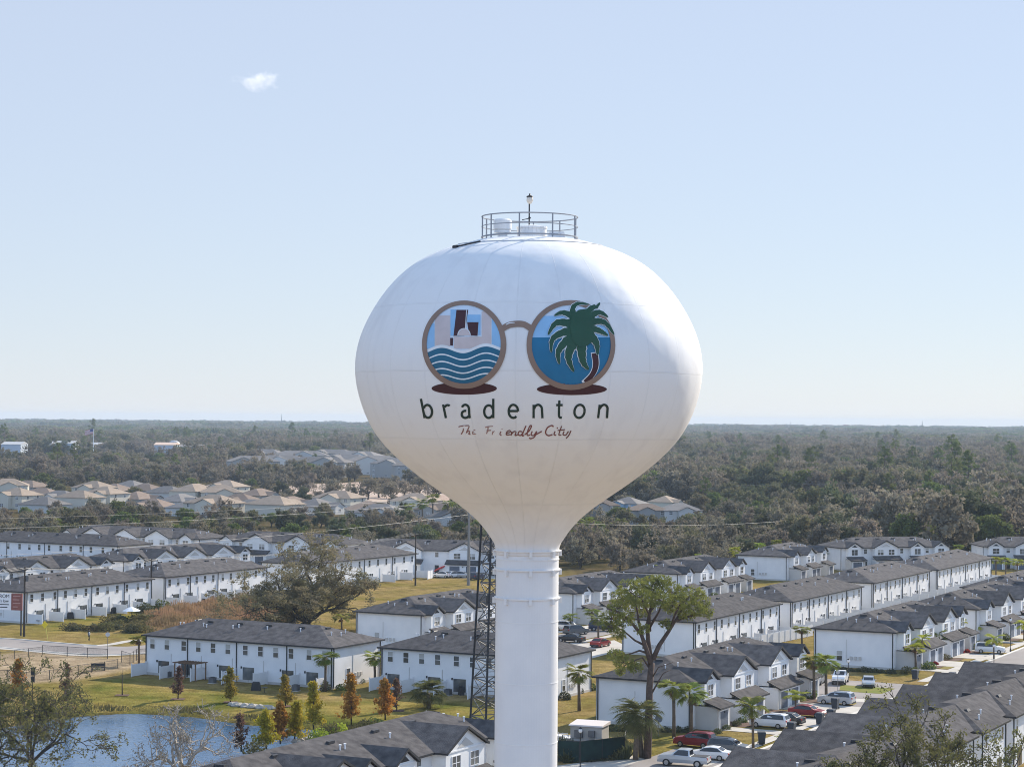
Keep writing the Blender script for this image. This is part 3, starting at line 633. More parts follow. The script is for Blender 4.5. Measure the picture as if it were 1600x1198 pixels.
# ------------------------------------------------------------------ townhouses
_mc = {}
def cached(key, fn):
    if key not in _mc: _mc[key] = fn()
    return _mc[key]
def win_frame(w, h, mull=1):
    def f():
        m = MB(); t = .075
        m.box(-w / 2, -.05, 0, -w / 2 + t, .03, h); m.box(w / 2 - t, -.05, 0, w / 2, .03, h)
        m.box(-w / 2 + t, -.05, 0, w / 2 - t, .03, t); m.box(-w / 2 + t, -.05, h - t, w / 2 - t, .03, h)
        m.box(-w / 2 + t, -.035, h * .5 - .03, w / 2 - t, .02, h * .5 + .03)
        if mull > 1:
            for k in range(1, mull): x = -w / 2 + w * k / mull; m.box(x - .05, -.045, t, x + .05, .025, h - t)
        return m.mesh('window', m_white)
    return cached(('wf', w, h, mull), f)
def win_pane(w, h, bl):
    def f():
        m = MB(); m.box(-w / 2 + .06, -.015, .06, w / 2 - .06, .01, h * .5)
        m.cur = 1 if bl else 0; m.box(-w / 2 + .06, -.015, h * .5, w / 2 - .06, .01, h - .06)
        return m.mesh('pane', m_glass, m_glassw)
    return cached(('wp', w, h, bl), f)
def boxmesh(name, w, d, h, m):
    def f(): q = MB(); q.box(-w / 2, -d, 0, w / 2, 0, h); return q.mesh(name, m)
    return cached((name, w, d, h), f)
def add_window(par, x, y, z, rz, w, h, mull=1, near=True, bl=None):
    """local outward normal is -y before rz"""
    o = link('window', win_frame(w, h, mull), par, (x, y, z), rz)
    link('pane', win_pane(w, h, rng.random() < .35 if bl is None else bl), o)
    return o
def garage_mesh():
    m = MB(); m.box(-1.25, -.06, 0, 1.25, .02, 2.2)
    for k in range(4): m.box(-1.2, -.075, .06 + .54 * k, 1.2, -.06, .50 + .54 * k)
    return m.mesh('garage_door', m_garage)
def garage_trim():
    m = MB(); m.box(-1.45, -.10, 0, -1.25, .03, 2.4); m.box(1.25, -.10, 0, 1.45, .03, 2.4); m.box(-1.25, -.10, 2.2, 1.25, .03, 2.4); return m.mesh('door_trim', m_white)
def slider_mesh():
    m = MB(); m.box(-.95, -.03, 0, .95, .02, 2.05); m.box(-.02, -.05, 0, .04, -.03, 2.05); return m.mesh('sliding_door', m_glass)
EH, OV = 5.7, .4
def roofz(y, D, pm): return EH + pm * (min(y, D - y) + OV)
GIDX = [0]; FOOT = []
def townhouse(label, rot, anchor, aloc, L=39, D=12.5, bays='SLLS', units=6, front=True, back=True, near=True, pm=.33, fences=True, group='white townhouse blocks with dark roofs'):
    """front faces local -y; anchor = world xy of local point aloc"""
    a = R(rot); ca, sa = math.cos(a), math.sin(a)
    lx, ly = aloc; ox = anchor[0] - (lx * ca - ly * sa); oy = anchor[1] - (lx * sa + ly * ca)
    T = empty('townhouse', (ox, oy, 0), a, label, 'townhouse block', group)
    bl = []
    n = len(bays)
    if isinstance(bays, str):
        uw = L / 6.0; pos = {'SLLS': [.085, .335, .665, .915], 'SLLLS': [.075, .27, .5, .73, .925], 'SLSSLS': [.07, .25, .43, .57, .75, .93]}[bays]
        bl = [(p * L, k) for p, k in zip(pos, bays)]
    else: bl = [(p * L, k) for p, k in bays]
    WS, WL = 3.7, min(7.6, L * .21)
    # walls: one continuous shell with the front bays and garage fronts
    m = MB(); m.box(0, 0, -.3, L, D, EH - .02)
    link('wall', m.mesh('wall', m_wall), T)
    if near:   # a thin foundation step
        m = MB(); m.box(-.05, -.05, -.3, L + .05, D + .05, .35); link('foundation', m.mesh('foundation', m_taupe), T)
    # main hip roof
    h = D / 2 + OV; zr = EH + pm * h; x0, x1, y0, y1 = -OV, L + OV, -OV, D + OV
    m = MB()
    A, B, C_, D_ = (x0, y0, EH), (x1, y0, EH), (x1, y1, EH), (x0, y1, EH); E_, F_ = (x0 + h, D / 2, zr), (x1 - h, D / 2, zr)
    m.face([A, B, F_, E_]); m.face([B, C_, F_]); m.face([C_, D_, E_, F_]); m.face([D_, A, E_]); m.face([(x0, y1, EH), (x1, y1, EH), (x1, y0, EH), (x0, y0, EH)])
    link('roof', m.mesh('roof', m_roof), T)
    m = MB(); t = .16
    for (p, q, r, s) in ((x0 - .05, y0 - .08, x1 + .05, y0 - .005), (x0 - .05, y1 + .005, x1 + .05, y1 + .08), (x0 - .08, y0 - .005, x0 - .005, y1 + .005), (x1 + .005, y0 - .005, x1 + .08, y1 + .005)):
        m.box(p, q, EH - .2, r, s, EH + .015)
    link('gutter', m.mesh('gutter', m_dark), T)
    # downspouts
    dsp = cached('dsp', lambda: (lambda q: (q.box(-.06, -.12, .1, .06, -.01, EH - .1), q)[1])(MB()).mesh('downspout', m_dark))
    dl = [(.15, D + .0, math.pi), (L - .15, D, math.pi)] + ([(L * .5, D, math.pi)] if L > 30 else [])
    dl += [(.0, .2, -math.pi / 2), (.0, D - .2, -math.pi / 2), (L, .2, math.pi / 2), (L, D - .2, math.pi / 2)]
    if back and units >= 6: dl += [(L * .235, D, math.pi), (L * .765, D, math.pi)]
    for x, y, r in dl: link('downspout', dsp, T, (x, y, 0), r)
    if front:
        for cx, k in bl:
            w = WL if k == 'L' else WS; hw = w / 2; py = -1.5 if k == 'L' else -1.1
            # upper bay
            m = MB(); m.box(cx - hw, py, 2.9, cx + hw, .1, EH + .0)
            gp = .50 if k == 'L' else .62; ohw = hw + .35; zg = EH + gp * ohw; zg = min(zg, zr - .15); gp = (zg - EH) / ohw
            m.face([(cx - hw, py + .002, EH), (cx + hw, py + .002, EH), (cx, py + .002, EH + gp * hw)])
            bay = link('bay', m.mesh('bay', m_board), T)
            # gable roof running back into the main slope
            yb = (zg - EH) / pm - OV; m = MB(); yf = py - .35
            for s in (-1, 1):
                q = [(cx + s * ohw, yf, EH), (cx, yf, zg), (cx, yb, zg), (cx + s * ohw, -OV, EH)]
                if s > 0: q.reverse()
                m.face(q)
                m.face([(cx + s * ohw, yf, EH - .01), (cx, yf, zg - .06), (cx, py + .01, zg - .06), (cx + s * ohw, py + .01, EH - .01)][::s])
                m.box(min(cx + s * ohw, cx + s * hw), py + .0, EH - .06, max(cx + s * ohw, cx + s * hw), -OV, EH - .01)
            link('gable_roof', m.mesh('gable_roof', m_roof), T)
            m = MB()
            for s in (-1, 1):
                d_ = .24; a_ = [(cx + s * (ohw + .05), yf - .06, EH - .20), (cx + s * (ohw + .05), yf, EH - .20), (cx + s * (ohw + .05), yf, EH + .03), (cx + s * (ohw + .05), yf - .06, EH + .03)]
                b_ = [(cx, yf - .06, zg - d_), (cx, yf, zg - d_), (cx, yf, zg + .03), (cx, yf - .06, zg + .03)]
                m.hull8(a_, b_) if s > 0 else m.hull8(b_, a_)
                m.box(min(cx + s * (ohw + .08), cx + s * (ohw + .01)), yf, EH - .18, max(cx + s * (ohw + .08), cx + s * (ohw + .01)), -OV - .08, EH + .01)
            link('rake_board', m.mesh('rake_board', m_dark), T)
            m = MB(); m.box(cx - hw - .02, py - .07, EH - .16, cx + hw + .02, py - .005, EH - .02); link('gable_trim', m.mesh('gable_trim', m_white), T)
            if near:
                m = MB(); hh = gp * hw * .45; bw = hw * .42; m.hull8([(cx - bw, py - .05, EH + .12), (cx + bw, py - .05, EH + .12), (cx + .02, py - .05, EH + .12 + hh), (cx - .02, py - .05, EH + .12 + hh)], [(cx - bw, py - .01, EH + .12), (cx + bw, py - .01, EH + .12), (cx + .02, py - .01, EH + .12 + hh), (cx - .02, py - .01, EH + .12 + hh)])
                link('gable_vent', m.mesh('gable_vent', m_taupe if k == 'L' else m_dark), T)
            if k == 'L':
                for s in (-1, 1): add_window(T, cx + s * hw * .48, py - .01, 3.75, 0, 1.75, 1.45, 2, near)
            else: add_window(T, cx, py - .01, 3.75, 0, 1.8, 1.5, 2, near)
            # garage front with its lean-to roof
            gw = w + (.5 if k == 'L' else .3); gh = gw / 2; gy = -2.9
            m = MB(); m.box(cx - gh, gy, -.2, cx + gh, .1, 2.75); link('garage_wall', m.mesh('garage_wall', m_board if k == 'L' else m_taupe), T)
            m = MB(); e = .3; z0, z1 = 2.72, 3.62; ys0, ys1 = gy - .45, py + .01
            if k == 'S': z1 = 3.5
            top = [(cx - gh - e, ys0, z0), (cx + gh + e, ys0, z0), (cx + gh + e, ys1, z1), (cx - gh - e, ys1, z1)]
            m.hull8([(x, y, z - .12) for x, y, z in top], top); link('porch_roof', m.mesh('porch_roof', m_roof), T)
            m = MB(); m.box(cx - gh - e - .04, ys0 - .07, z0 - .22, cx + gh + e + .04, ys0 - .002, z0 + .01)
            for s in (-1, 1):
                xx = cx + s * (gh + e); a_ = [(xx, ys0, z0 - .2), (xx + s * .05, ys0, z0 - .2), (xx + s * .05, ys0, z0 + .02), (xx, ys0, z0 + .02)]; b_ = [(x, ys1, z + z1 - z0) for x, y, z in a_]
                m.hull8(a_, b_) if s < 0 else m.hull8(b_, a_)
            link('porch_fascia', m.mesh('porch_fascia', m_dark), T)
            gd = cached('gd', garage_mesh); gt = cached('gt', garage_trim)
            for gx in ([-gw * .25, gw * .25] if k == 'L' else [-.2]):
                link('garage_door', gd, T, (cx + gx, gy - .005, .02)); link('door_trim', gt, T, (cx + gx, gy - .005, .0))
            link('wall_lamp', boxmesh('wall_lamp', .16, .14, .3, m_dark), T, (cx, gy - .005, 1.9))
        # recessed windows and doors between the bays
        for (c0, k0), (c1, k1) in zip(bl[:-1], bl[1:]):
            cx = (c0 + (WL if k0 == 'L' else WS) / 2 + c1 - (WL if k1 == 'L' else WS) / 2) / 2
            gap = (c1 - (WL if k1 == 'L' else WS) / 2) - (c0 + (WL if k0 == 'L' else WS) / 2)
            if gap > 1.3: add_window(T, cx, -.01, 4.0, 0, 1.0, 1.3, 1, near)
            link('front_door', boxmesh('front_door', 1.0, .06, 2.1, m_dark), T, (cx, -.01, .05))
    if back:
        for u in range(units):
            u0 = L * u / units; uw = L / units
            for t in ((.24, .72) if u % 2 == 0 else (.28, .76)): add_window(T, u0 + uw * t, D + .01, 3.7, math.pi, .95, 1.5, 1, near)
            t = .62 if u % 2 == 0 else .38
            if near: link('sliding_door', cached('sl', slider_mesh), T, (u0 + uw * t, D + .005, .05), math.pi)
            else: add_window(T, u0 + uw * t, D + .01, 1.0, math.pi, 1.7, 1.2, 2, near)
            link('conduit', boxmesh('conduit', .07, .06, 2.4, m_taupe), T, (u0 + uw * .08 + .3, D + .002, .8), math.pi)
            link('wall_lamp', boxmesh('wall_lamp', .16, .14, .3, m_dark), T, (u0 + uw * (t + .22), D + .002, 1.9), math.pi)
    add_window(T, -.01, D * .68, .9, -math.pi / 2, 1.0, 1.6, 1, near); add_window(T, L + .01, D * .32, .9, math.pi / 2, 1.0, 1.6, 1, near)
    if near:
        for xe, sgn, r_ in ((-.0, -1, -math.pi / 2), (L, 1, math.pi / 2)):
            for k in range(3): link('meter_box', boxmesh('meter_box', .38, .16, .5, m_taupe), T, (xe, D * .42 + k * .7, 1.2), r_)
            link('conduit', boxmesh('conduit_riser', .05, .05, 3.4, m_taupe), T, (xe, D * .42 + 2.1, .8), r_)
    # roof furniture
    bv = cached('bv', lambda: (lambda q: (q.hull8([(-.55, -.22, 0), (.55, -.22, 0), (.55, .22, 0), (-.55, .22, 0)], [(-.5, -.22, .22), (.5, -.22, .22), (.5, .05, .26), (-.5, .05, .26)]), q)[1])(MB()).mesh('box_vent', m_dark))
    pv = cached('pv', lambda: (lambda q: (q.tube([(0, 0, -.2), (0, 0, .42)], .07, 8), q.tube([(0, 0, .42), (0, 0, .5)], .13, 8), q)[2])(MB()).mesh('pipe_vent', m_white))
    rr = random.Random(hash(label) & 0xffff if False else len(label) * 31 + int(rot))
    for u in range(units):
        x = L * (u + .5) / units + rr.uniform(-.8, .8)
        for side in ((1,) if back else ()) + ((0,) if not back else ()):
            y = D / 2 + 1.3 if side else D / 2 - 1.3
            if h < x < L - h: link('box_vent', bv, T, (x, y, roofz(y, D, pm) - .02), math.pi if side else 0)
            for dx in (-.45, .35):
                if rr.random() < .7:
                    y2 = D / 2 + rr.uniform(2.2, 3.4) * (1 if side else -1)
                    if 4 < x + dx < L - 4: link('pipe_vent', pv, T, (x + dx, y2, roofz(y2, D, pm)))
    for xe in (3.0, L - 3.0):
        for k in range(3): y = D / 2 + (-1.6, .4, 2.0)[k]; link('pipe_vent', pv, T, (xe if k != 1 else xe + (.6 if xe > 5 else -.6), y, EH + pm * (min(xe, L - xe) - (.6 if k == 1 else 0) + OV)))
        link('box_vent', bv, T, (4.9 if xe < 5 else L - 4.9, D / 2, EH + pm * (4.9 + OV) - .05), -math.pi / 2 if xe < 5 else math.pi / 2)
    # privacy fence panels between the patios: free-standing things behind the house
    if back and fences:
        fm = cached('pf', fence_panel)
        for u in range(units + 1):
            x = L * u / units; x = min(max(x, .3), L - .3)
            wp = (ox + x * ca - (D + .15) * sa, oy + x * sa + (D + .15) * ca, 0)
            f = copy_thing(fm, wp, a)
            GIDX[0] += 1
            f['label'] = ORD[units - u if abs(rot - 152) < 2 else u] + ' white privacy fence panel from ' + ('left' if abs(rot - 152) < 2 else 'far end') + ' behind ' + fences_names.get(label, 'a white townhouse'); f['group'] = 'privacy fence panels behind ' + fences_names.get(label, 'townhouses')
    FOOT.append((ox, oy, ca, sa, L, D)); return T
def copy_thing(src, loc, rz=0, scale=None):
    c = src.copy(); COL.objects.link(c); c.location = loc; c.rotation_euler = (0, 0, rz)
    if scale is not None: c.scale = (scale,) * 3 if not hasattr(scale, '__len__') else scale
    for ch in src.children:
        d = ch.copy(); COL.objects.link(d); d.parent = c
        for g in ch.children: e = g.copy(); COL.objects.link(e); e.parent = d
    return c
PROTO = []
def fence_panel():
    T = empty('privacy_fence', (0, -400, 0), 0, 'white vinyl privacy fence panel', 'fence')
    m = MB(); m.box(-.03, .12, .06, .03, 3.3, 1.75)
    for k in range(11): m.box(-.04, .12 + .29 * k, .08, -.03, .12 + .29 * k + .25, 1.72); m.box(.03, .12 + .29 * k, .08, .04, .12 + .29 * k + .25, 1.72)
    link('panel', m.mesh('panel', m_vinyl), T)
    q = MB(); q.box(-.065, 0, 0, .065, .12, 1.85); q.box(-.08, -.015, 1.85, .08, .135, 1.9); pm_ = q.mesh('post', m_vinyl)
    link('post', pm_, T, (0, 0, 0)); link('post', pm_, T, (0, 3.3, 0)); PROTO.append(T); return T
fences_names = {}
ORD = ['first', 'second', 'third', 'fourth', 'fifth', 'sixth', 'seventh', 'eighth', 'ninth', 'tenth', 'eleventh', 'twelfth', 'thirteenth', 'fourteenth', 'fifteenth', 'sixteenth', 'seventeenth', 'eighteenth', 'nineteenth', 'twentieth'] + ['later'] * 20
def TH(label, fname, *a, **k):
    fences_names[label] = fname; return townhouse(label, *a, **k)
E5 = 5.7
u65 = 62.5
# left, near: backs toward the camera
TH('white townhouse block with dark roof standing right behind the pond lawn', 'the pond lawn block', 152, P(520, 1011, E5), (0, 12.5), L=32, front=False)
TH('white townhouse block with dark roof half hidden by the lattice mast', 'the lattice mast block', 152, P(596, 1010, E5), (26, 12.5), L=26, bays='SLLS', units=5, front=False)
TH('townhouse block with a blank shaded end wall just left of the lattice mast', '', 62, P(660, 960, E5), (0, 0), L=32, back=False)
# left rows
TH('long white townhouse block at far left behind the utility pole and billboard', 'the far left block', 242, P(41, 924, E5), (36, 12.5), L=36, front=False)
TH('white townhouse block with sunlit back left of the big oak', 'the block left of the oak', 241, P(258, 901, E5), (34, 12.5), L=34, front=False)
TH('white townhouse block with sunlit back right behind the big oak', 'the block behind the oak', 241, P(650, 864, E5), (0, 12.5), L=44, front=False, near=False)
TH('gabled townhouse block at the left edge, nearest of the gabled rows', '', 61, (-104, 412), (0, 0), L=38, back=False)
TH('gabled townhouse block behind a golden shrub, second in its row from the left', '', 58, (-84, 451), (0, 0), L=43, bays='SLLLS', back=False)
TH('shaded blue-white townhouse back at far left with a long dark roof', 'the shaded far-left block', 152, P(185, 852.5, E5), (0, 12.5), L=46, units=7, front=False, near=False)
TH('farthest left townhouse row with four white gables below the tan houses', '', -28, (-121, 556), (0, 0), L=46, bays='SLLLS', back=False, near=False)
TH('gabled townhouse block in the farthest left row, above the sunlit backs', '', -28, (-75, 532), (0, 0), L=38, back=False, near=False)
TH('gabled townhouse block behind the concrete pole with cars in front', '', -14, (-39, 501), (0, 0), L=44, back=False, near=True)
# middle rows
TH('gabled townhouse block immediately right of the tower column', '', u65, P(897, 926, E5), (0, 0), L=35, back=False)
TH('gabled townhouse block behind the top of the pine', '', u65, P(1060, 896, E5), (0, 0), L=36, back=False)
TH('gabled townhouse block with blank end wall against the woods', '', u65, P(1230, 869, E5), (0, 0), L=27, bays=[(.12, 'S'), (.45, 'L'), (.85, 'S')], back=False)
TH('townhouse block facing the camera in front of the dark woods', '', 20, P(1315, 855.4, E5), (0, 0), L=31, bays=[(.1, 'S'), (.38, 'L'), (.68, 'S'), (.9, 'S')], back=False)
TH('shaded gabled townhouse block at the right edge before the woods', '', 2, P(1537, 853, E5), (0, 0), L=34, back=False)
# rows seen from behind, sunlit
TH('townhouse block with sunlit back behind the pine crown', 'the pine crown block', u65 - 180, P(1086, 971, E5), (38, 12.5), L=38, front=False, fences=True)
TH('townhouse block with sunlit back, second of the row right of the pine', 'the second sunlit back', u65 - 180, P(1237, 939, E5), (39, 12.5), L=39, front=False, near=False)
TH('townhouse block with sunlit back, third of the row right of the pine', 'the third sunlit back', u65 - 180, P(1364, 910, E5), (39, 12.5), L=39, front=False, near=False)
TH('farthest of the sunlit townhouse backs, at upper right', 'the farthest sunlit back', u65 - 180, P(1464.5, 889.4, E5), (45, 12.5), L=45, units=7, front=False, near=False)
# right rows seen from the front
TH('nearest gabled townhouse block right of the pine trunk, cars in its drives', '', u65, P(1080, 1066, E5), (0, 0), L=39.5, back=False)
TH('gabled townhouse block with a broad blank end wall facing the parked pickup', '', u65, P(1397, 987, E5), (0, 0), L=37, back=False)
TH('gabled townhouse block at right edge, beyond the broad blank end wall', '', u65, P(1527, 951, E5), (0, 0), L=42, back=False)
TH('dark hipped townhouse roof cut by the right edge, last of its row', '', u65, (97.5, 391), (0, 0), L=30, back=False)
# near block at bottom centre
fr_ = (0.3 - .462 * 46.6, 210.4 - .887 * 46.6)
TH('near townhouse block at the bottom, left of the tower column', '', u65, fr_, (0, 0), L=46.6, bays=[(.07, 'S'), (.25, 'L'), (.36, 'S'), (.50, 'S'), (.73, 'L'), (.92, 'S')], back=False)

# the staggered block at bottom right: hipped wings to the rear, gables to the street
def wing_block():
    T = empty('townhouse', (46.6, 217.3, 0), 0, 'staggered dark-roofed townhouse block in the bottom right corner behind olive trees', 'townhouse block', 'white townhouse blocks with dark roofs')
    zr = 7.7; hw = 5.0; run = 4.5
    def W3(u, v, z): return (U.x * u + V_.x * v, U.y * u + V_.y * v, z)
    bvm = _mc['bv']; pvm = _mc['pv']
    for k in range(-5, 4):
        u0 = 12.9 * k; gl = -9.4
        c = [(u0 - hw, run - .4), (u0 - hw, gl + .5), (u0 + hw, gl + .5), (u0 + hw, run - .4)]
        m = MB(); m.hull8([W3(a, b, -.3) for a, b in c], [W3(a, b, EH) for a, b in c])
        m.face([W3(u0 - hw, gl + .5, EH), W3(u0 + hw, gl + .5, EH), W3(u0, gl + .5, zr - .1)])
        link('wall', m.mesh('wall', m_wall), T)
        e = hw + .4; m = MB()
        for s in (-1, 1):
            q = [W3(u0 + s * e, gl, EH), W3(u0 + s * e, run, EH), W3(u0, 0, zr), W3(u0, gl, zr)]
            m.face(q if s < 0 else q[::-1])
        m.face([W3(u0 - e, run, EH), W3(u0 + e, run, EH), W3(u0, 0, zr)]); m.face([W3(u0 - e, gl, EH), W3(u0 + e, gl, EH), W3(u0 + e, run, EH), W3(u0 - e, run, EH)])
        link('roof', m.mesh('roof', m_roof), T)
        m = MB(); h_ = .2
        for (a, b) in (((u0 - e, gl), (u0 - e, run)), ((u0 - e, run), (u0 + e, run)), ((u0 + e, run), (u0 + e, gl))):
            m.hull8([W3(a[0] - .02, a[1] + .01, EH - h_), W3(a[0] + .05, a[1] + .06, EH - h_), W3(b[0] + .05, b[1] + .06, EH - h_), W3(b[0] - .02, b[1] + .01, EH - h_)], [W3(a[0] - .02, a[1] + .01, EH + .01), W3(a[0] + .05, a[1] + .06, EH + .01), W3(b[0] + .05, b[1] + .06, EH + .01), W3(b[0] - .02, b[1] + .01, EH + .01)])
        for s in (-1, 1):
            a_ = [W3(u0 + s * e, gl - .06, EH - .2), W3(u0 + s * e, gl, EH - .2), W3(u0 + s * e, gl, EH + .03), W3(u0 + s * e, gl - .06, EH + .03)]; b_ = [W3(u0, gl - .06, zr - .22), W3(u0, gl, zr - .22), W3(u0, gl, zr + .03), W3(u0, gl - .06, zr + .03)]
            m.hull8(a_, b_) if s < 0 else m.hull8(b_, a_)
        link('gutter', m.mesh('gutter', m_dark), T)
        # front garage wing
        m = MB(); c = [(u0 - 3.6, gl + .6), (u0 - 3.6, gl - 1.4), (u0 + 3.6, gl - 1.4), (u0 + 3.6, gl + .6)]; m.hull8([W3(a, b, -.2) for a, b in c], [W3(a, b, 2.8) for a, b in c]); link('garage_wall', m.mesh('garage_wall', m_board), T)
        m = MB(); c = [(u0 - 3.9, gl + .5, 3.6), (u0 - 3.9, gl - 1.9, 2.8), (u0 + 3.9, gl - 1.9, 2.8), (u0 + 3.9, gl + .5, 3.6)]; m.hull8([W3(a, b, z - .1) for a, b, z in c], [W3(a, b, z) for a, b, z in c]); link('porch_roof', m.mesh('porch_roof', m_roof), T)
        # rear windows
        ra = math.atan2(U.y, U.x)
        for du in (-3.2, 0.6, 3.4): o = add_window(T, *W3(u0 + du, run - .39, 3.7), ra, .95, 1.5)
        for du in (-2.0, 2.2): link('sliding_door', _mc['sl'], T, W3(u0 + du, run - .395, .05), ra)
        for du in (-hw + .3, hw - .3): link('downspout', _mc['dsp'], T, W3(u0 + du, run - .4, 0), ra)
        # link between wings, set back
        m = MB(); c = [(u0 + hw - .1, run - 1.6), (u0 + hw - .1, gl + 2), (u0 + 12.9 - hw + .1, gl + 2), (u0 + 12.9 - hw + .1, run - 1.6)]
        m.hull8([W3(a, b, -.3) for a, b in c], [W3(a, b, EH - .05) for a, b in c]); link('link_wall', m.mesh('link_wall', m_wall), T)
        zc = zr - .06; m = MB(); u1, u2 = u0 + .3, u0 + 12.6
        m.face([W3(u1, run - 1.1, EH + .1), W3(u2, run - 1.1, EH + .1), W3(u2, .0, zc), W3(u1, .0, zc)]); m.face([W3(u2, gl + 1.6, EH - .3), W3(u1, gl + 1.6, EH - .3), W3(u1, 0, zc), W3(u2, 0, zc)])
        link('link_roof', m.mesh('link_roof', m_roof), T)
        link('box_vent', bvm, T, W3(u0 - 1.4, -1.8, zr - 1.4 * .37 - .02), math.atan2(V_.y, V_.x))
        link('box_vent', bvm, T, W3(u0 - .3, 1.4, zr - 1.4 * .44 - .04), ra + math.pi)
        for (a, b) in ((-2.6, -2.6), (1.2, 2.4), (-1.4, 2.9)):
            z = zr - (abs(a) * .37 if b < 0 else b * .44); link('pipe_vent', pvm, T, W3(u0 + a, b, z))
        # wall gable trim
    return T
wing_block()

# billboard at the left block
bb = PD(18, 960, 350)
T = empty('billboard', (bb.x, 350, 0), R(-14), 'billboard with a white panel and a red-brown panel at the far left block', 'billboard')
m = MB(); m.box(-3.2, -.15, 4.3, -.02, .05, 7.1); link('white_panel', m.mesh('white_panel', m_white), T)
m = MB(); m.box(.02, -.15, 4.3, 2.0, .05, 7.1); link('red_panel', m.mesh('red_panel', mat('brick_red_panel', (0.30, 0.10, 0.08), .6, noise=.3, nscale=2)), T)
for x in (-2.7, 1.7): m = MB(); m.box(x - .1, .06, 0, x + .1, .26, 7.0); link('post', m.mesh('post', m_dark), T)
def textmesh(body, size, m, par, loc, rx=math.pi / 2):
    cu_ = bpy.data.curves.new('t', 'FONT'); cu_.body = body; cu_.size = size; cu_.extrude = .01; o = bpy.data.objects.new('t', cu_); COL.objects.link(o)
    dg = bpy.context.evaluated_depsgraph_get(); me = bpy.data.meshes.new_from_object(o.evaluated_get(dg)); bpy.data.objects.remove(o); bpy.data.curves.remove(cu_)
    me.materials.clear(); me.materials.append(m); q = link('lettering', me, par, loc); q.rotation_euler = (rx, 0, 0); return q
textmesh('FROM', .85, m_dark, T, (-2.6, -.17, 6.35)); textmesh('$3\'s low', .72, m_dark, T, (-2.9, -.17, 5.6))
for z, w in ((5.15, 2.4), (4.7, 2.1)): m = MB(); m.box(-2.8, -.17, z, -2.8 + w, -.155, z + .14); link('text_line', m.mesh('text_line', m_dark), T)
for z, w in ((6.6, 1.4), (6.0, 1.2), (5.4, 1.4), (4.8, .9)): m = MB(); m.box(.3, -.17, z, .3 + w, -.155, z + .16); link('text_line', m.mesh('text_line', mat('pale_red_paint', (0.45, 0.25, 0.22), .6)), T)

# ------------------------------------------------------------------ vegetation builders
def branchy(rs, H, Wd, trunk_h=.22, nmain=6, depth=3, r0=.45, up=.45, wob=.25, fork=3, droop=0.0):
    """recursive limbs: returns tube list [(pts, radii)] and tips"""
    tubes, tips = [], []
    th = H * trunk_h; lean = rs.normal(size=2) * .04 * H
    base = np.array([0, 0, -.2]); top = np.array([lean[0], lean[1], th])
    tubes.append(([base, (base + top) / 2 + np.append(rs.normal(size=2) * .04 * H, 0) * .3, top], [r0 * 1.35, r0 * 1.05, r0]))
    def grow(p, d, ln, r, lev):
        n = 3; pts = [p]; q = p.copy(); dd = d.copy()
        for k in range(n):
            dd = dd + rs.normal(size=3) * wob; dd[2] += up * .25 - droop * lev * .1; dd /= np.linalg.norm(dd); q = q + dd * ln / n; pts.append(q.copy())
        rad = [r * (1 - .5 * k / n) for k in range(n + 1)]; tubes.append((pts, rad))
        if lev <= 0: tips.append(q); tips.append(pts[2]); return
        if lev == 1: tips.append(pts[2])
        for k in range(fork if lev > 1 else fork - 0):
            nd = dd + rs.normal(size=3) * .75; nd /= np.linalg.norm(nd)
            grow(pts[-1] if k % 2 == 0 else pts[-2], nd, ln * rs.uniform(.55, .8), r * .5, lev - 1)
    a0 = rs.uniform(0, 6.28); R_ = Wd / 2
    for k in range(nmain):
        a = a0 + 2 * math.pi * k / nmain + rs.normal() * .25; out = rs.uniform(.55, 1.0)
        el = rs.uniform(.25, .8) if k % 3 else rs.uniform(.9, 1.3)
        d = np.array([math.cos(a) * math.cos(el), math.sin(a) * math.cos(el), math.sin(el)])
        reach = math.hypot(R_ * math.cos(el), (H - th) * math.sin(el)) * out
        grow(top, d, reach * .52, r0 * .62, depth)
    return tubes, tips
def wood_mesh(name, tubes, m, n=5, minr=.03, maxn=9999):
    mb = MB()
    for pts, rad in tubes[:maxn]:
        mb.tube([tuple(p) for p in pts], [max(r, minr) for r in rad], n if rad[0] > .12 else 4 if rad[0] > .07 else 3, False)
    return mb.mesh(name, m, smooth=True)
def leaf_cloud(rs, tips, per, rad, size, flat=.8, elong=1.0, up=0.3):
    T = np.array(tips); C = np.repeat(T, per, axis=0)
    o = rs.normal(size=C.shape); o /= np.linalg.norm(o, axis=1)[:, None]; o *= (rs.random(len(C)) ** .45)[:, None] * rad; o[:, 2] *= flat
    rr = np.repeat(.6 + .8 * rs.random(len(T)), per)[:, None]
    return quads(C + o * rr, size, rs, elong, up)
def join(name, parts, mats):
    """parts: list of meshes -> one mesh with all materials kept by slot"""
    bm = bmesh.new(); 
    for k, me in enumerate(parts):
        n0 = len(bm.faces); bm.from_mesh(me); bm.faces.ensure_lookup_table()
        for f in bm.faces[n0:]: f.material_index = mats[k]
    me = bpy.data.meshes.new(name); bm.to_mesh(me); bm.free(); return me
class Tree:
    def __init__(s, kind, trunk, crown, tn='trunk', cn='crown'): s.kind = kind; s.trunk = trunk; s.crown = crown; s.tn = tn; s.cn = cn
def place(tr, x, y, label, cat, group=None, scale=1.0, rz=None, z=0.0):
    e = empty(tr.kind, (x, y, z), rng.uniform(0, 6.28) if rz is None else rz, label, cat, group); e.scale = (scale,) * 3 if not hasattr(scale, '__len__') else scale
    if tr.trunk: link(tr.tn, tr.trunk, e)
    if tr.crown: link(tr.cn, tr.crown, e)
    return e
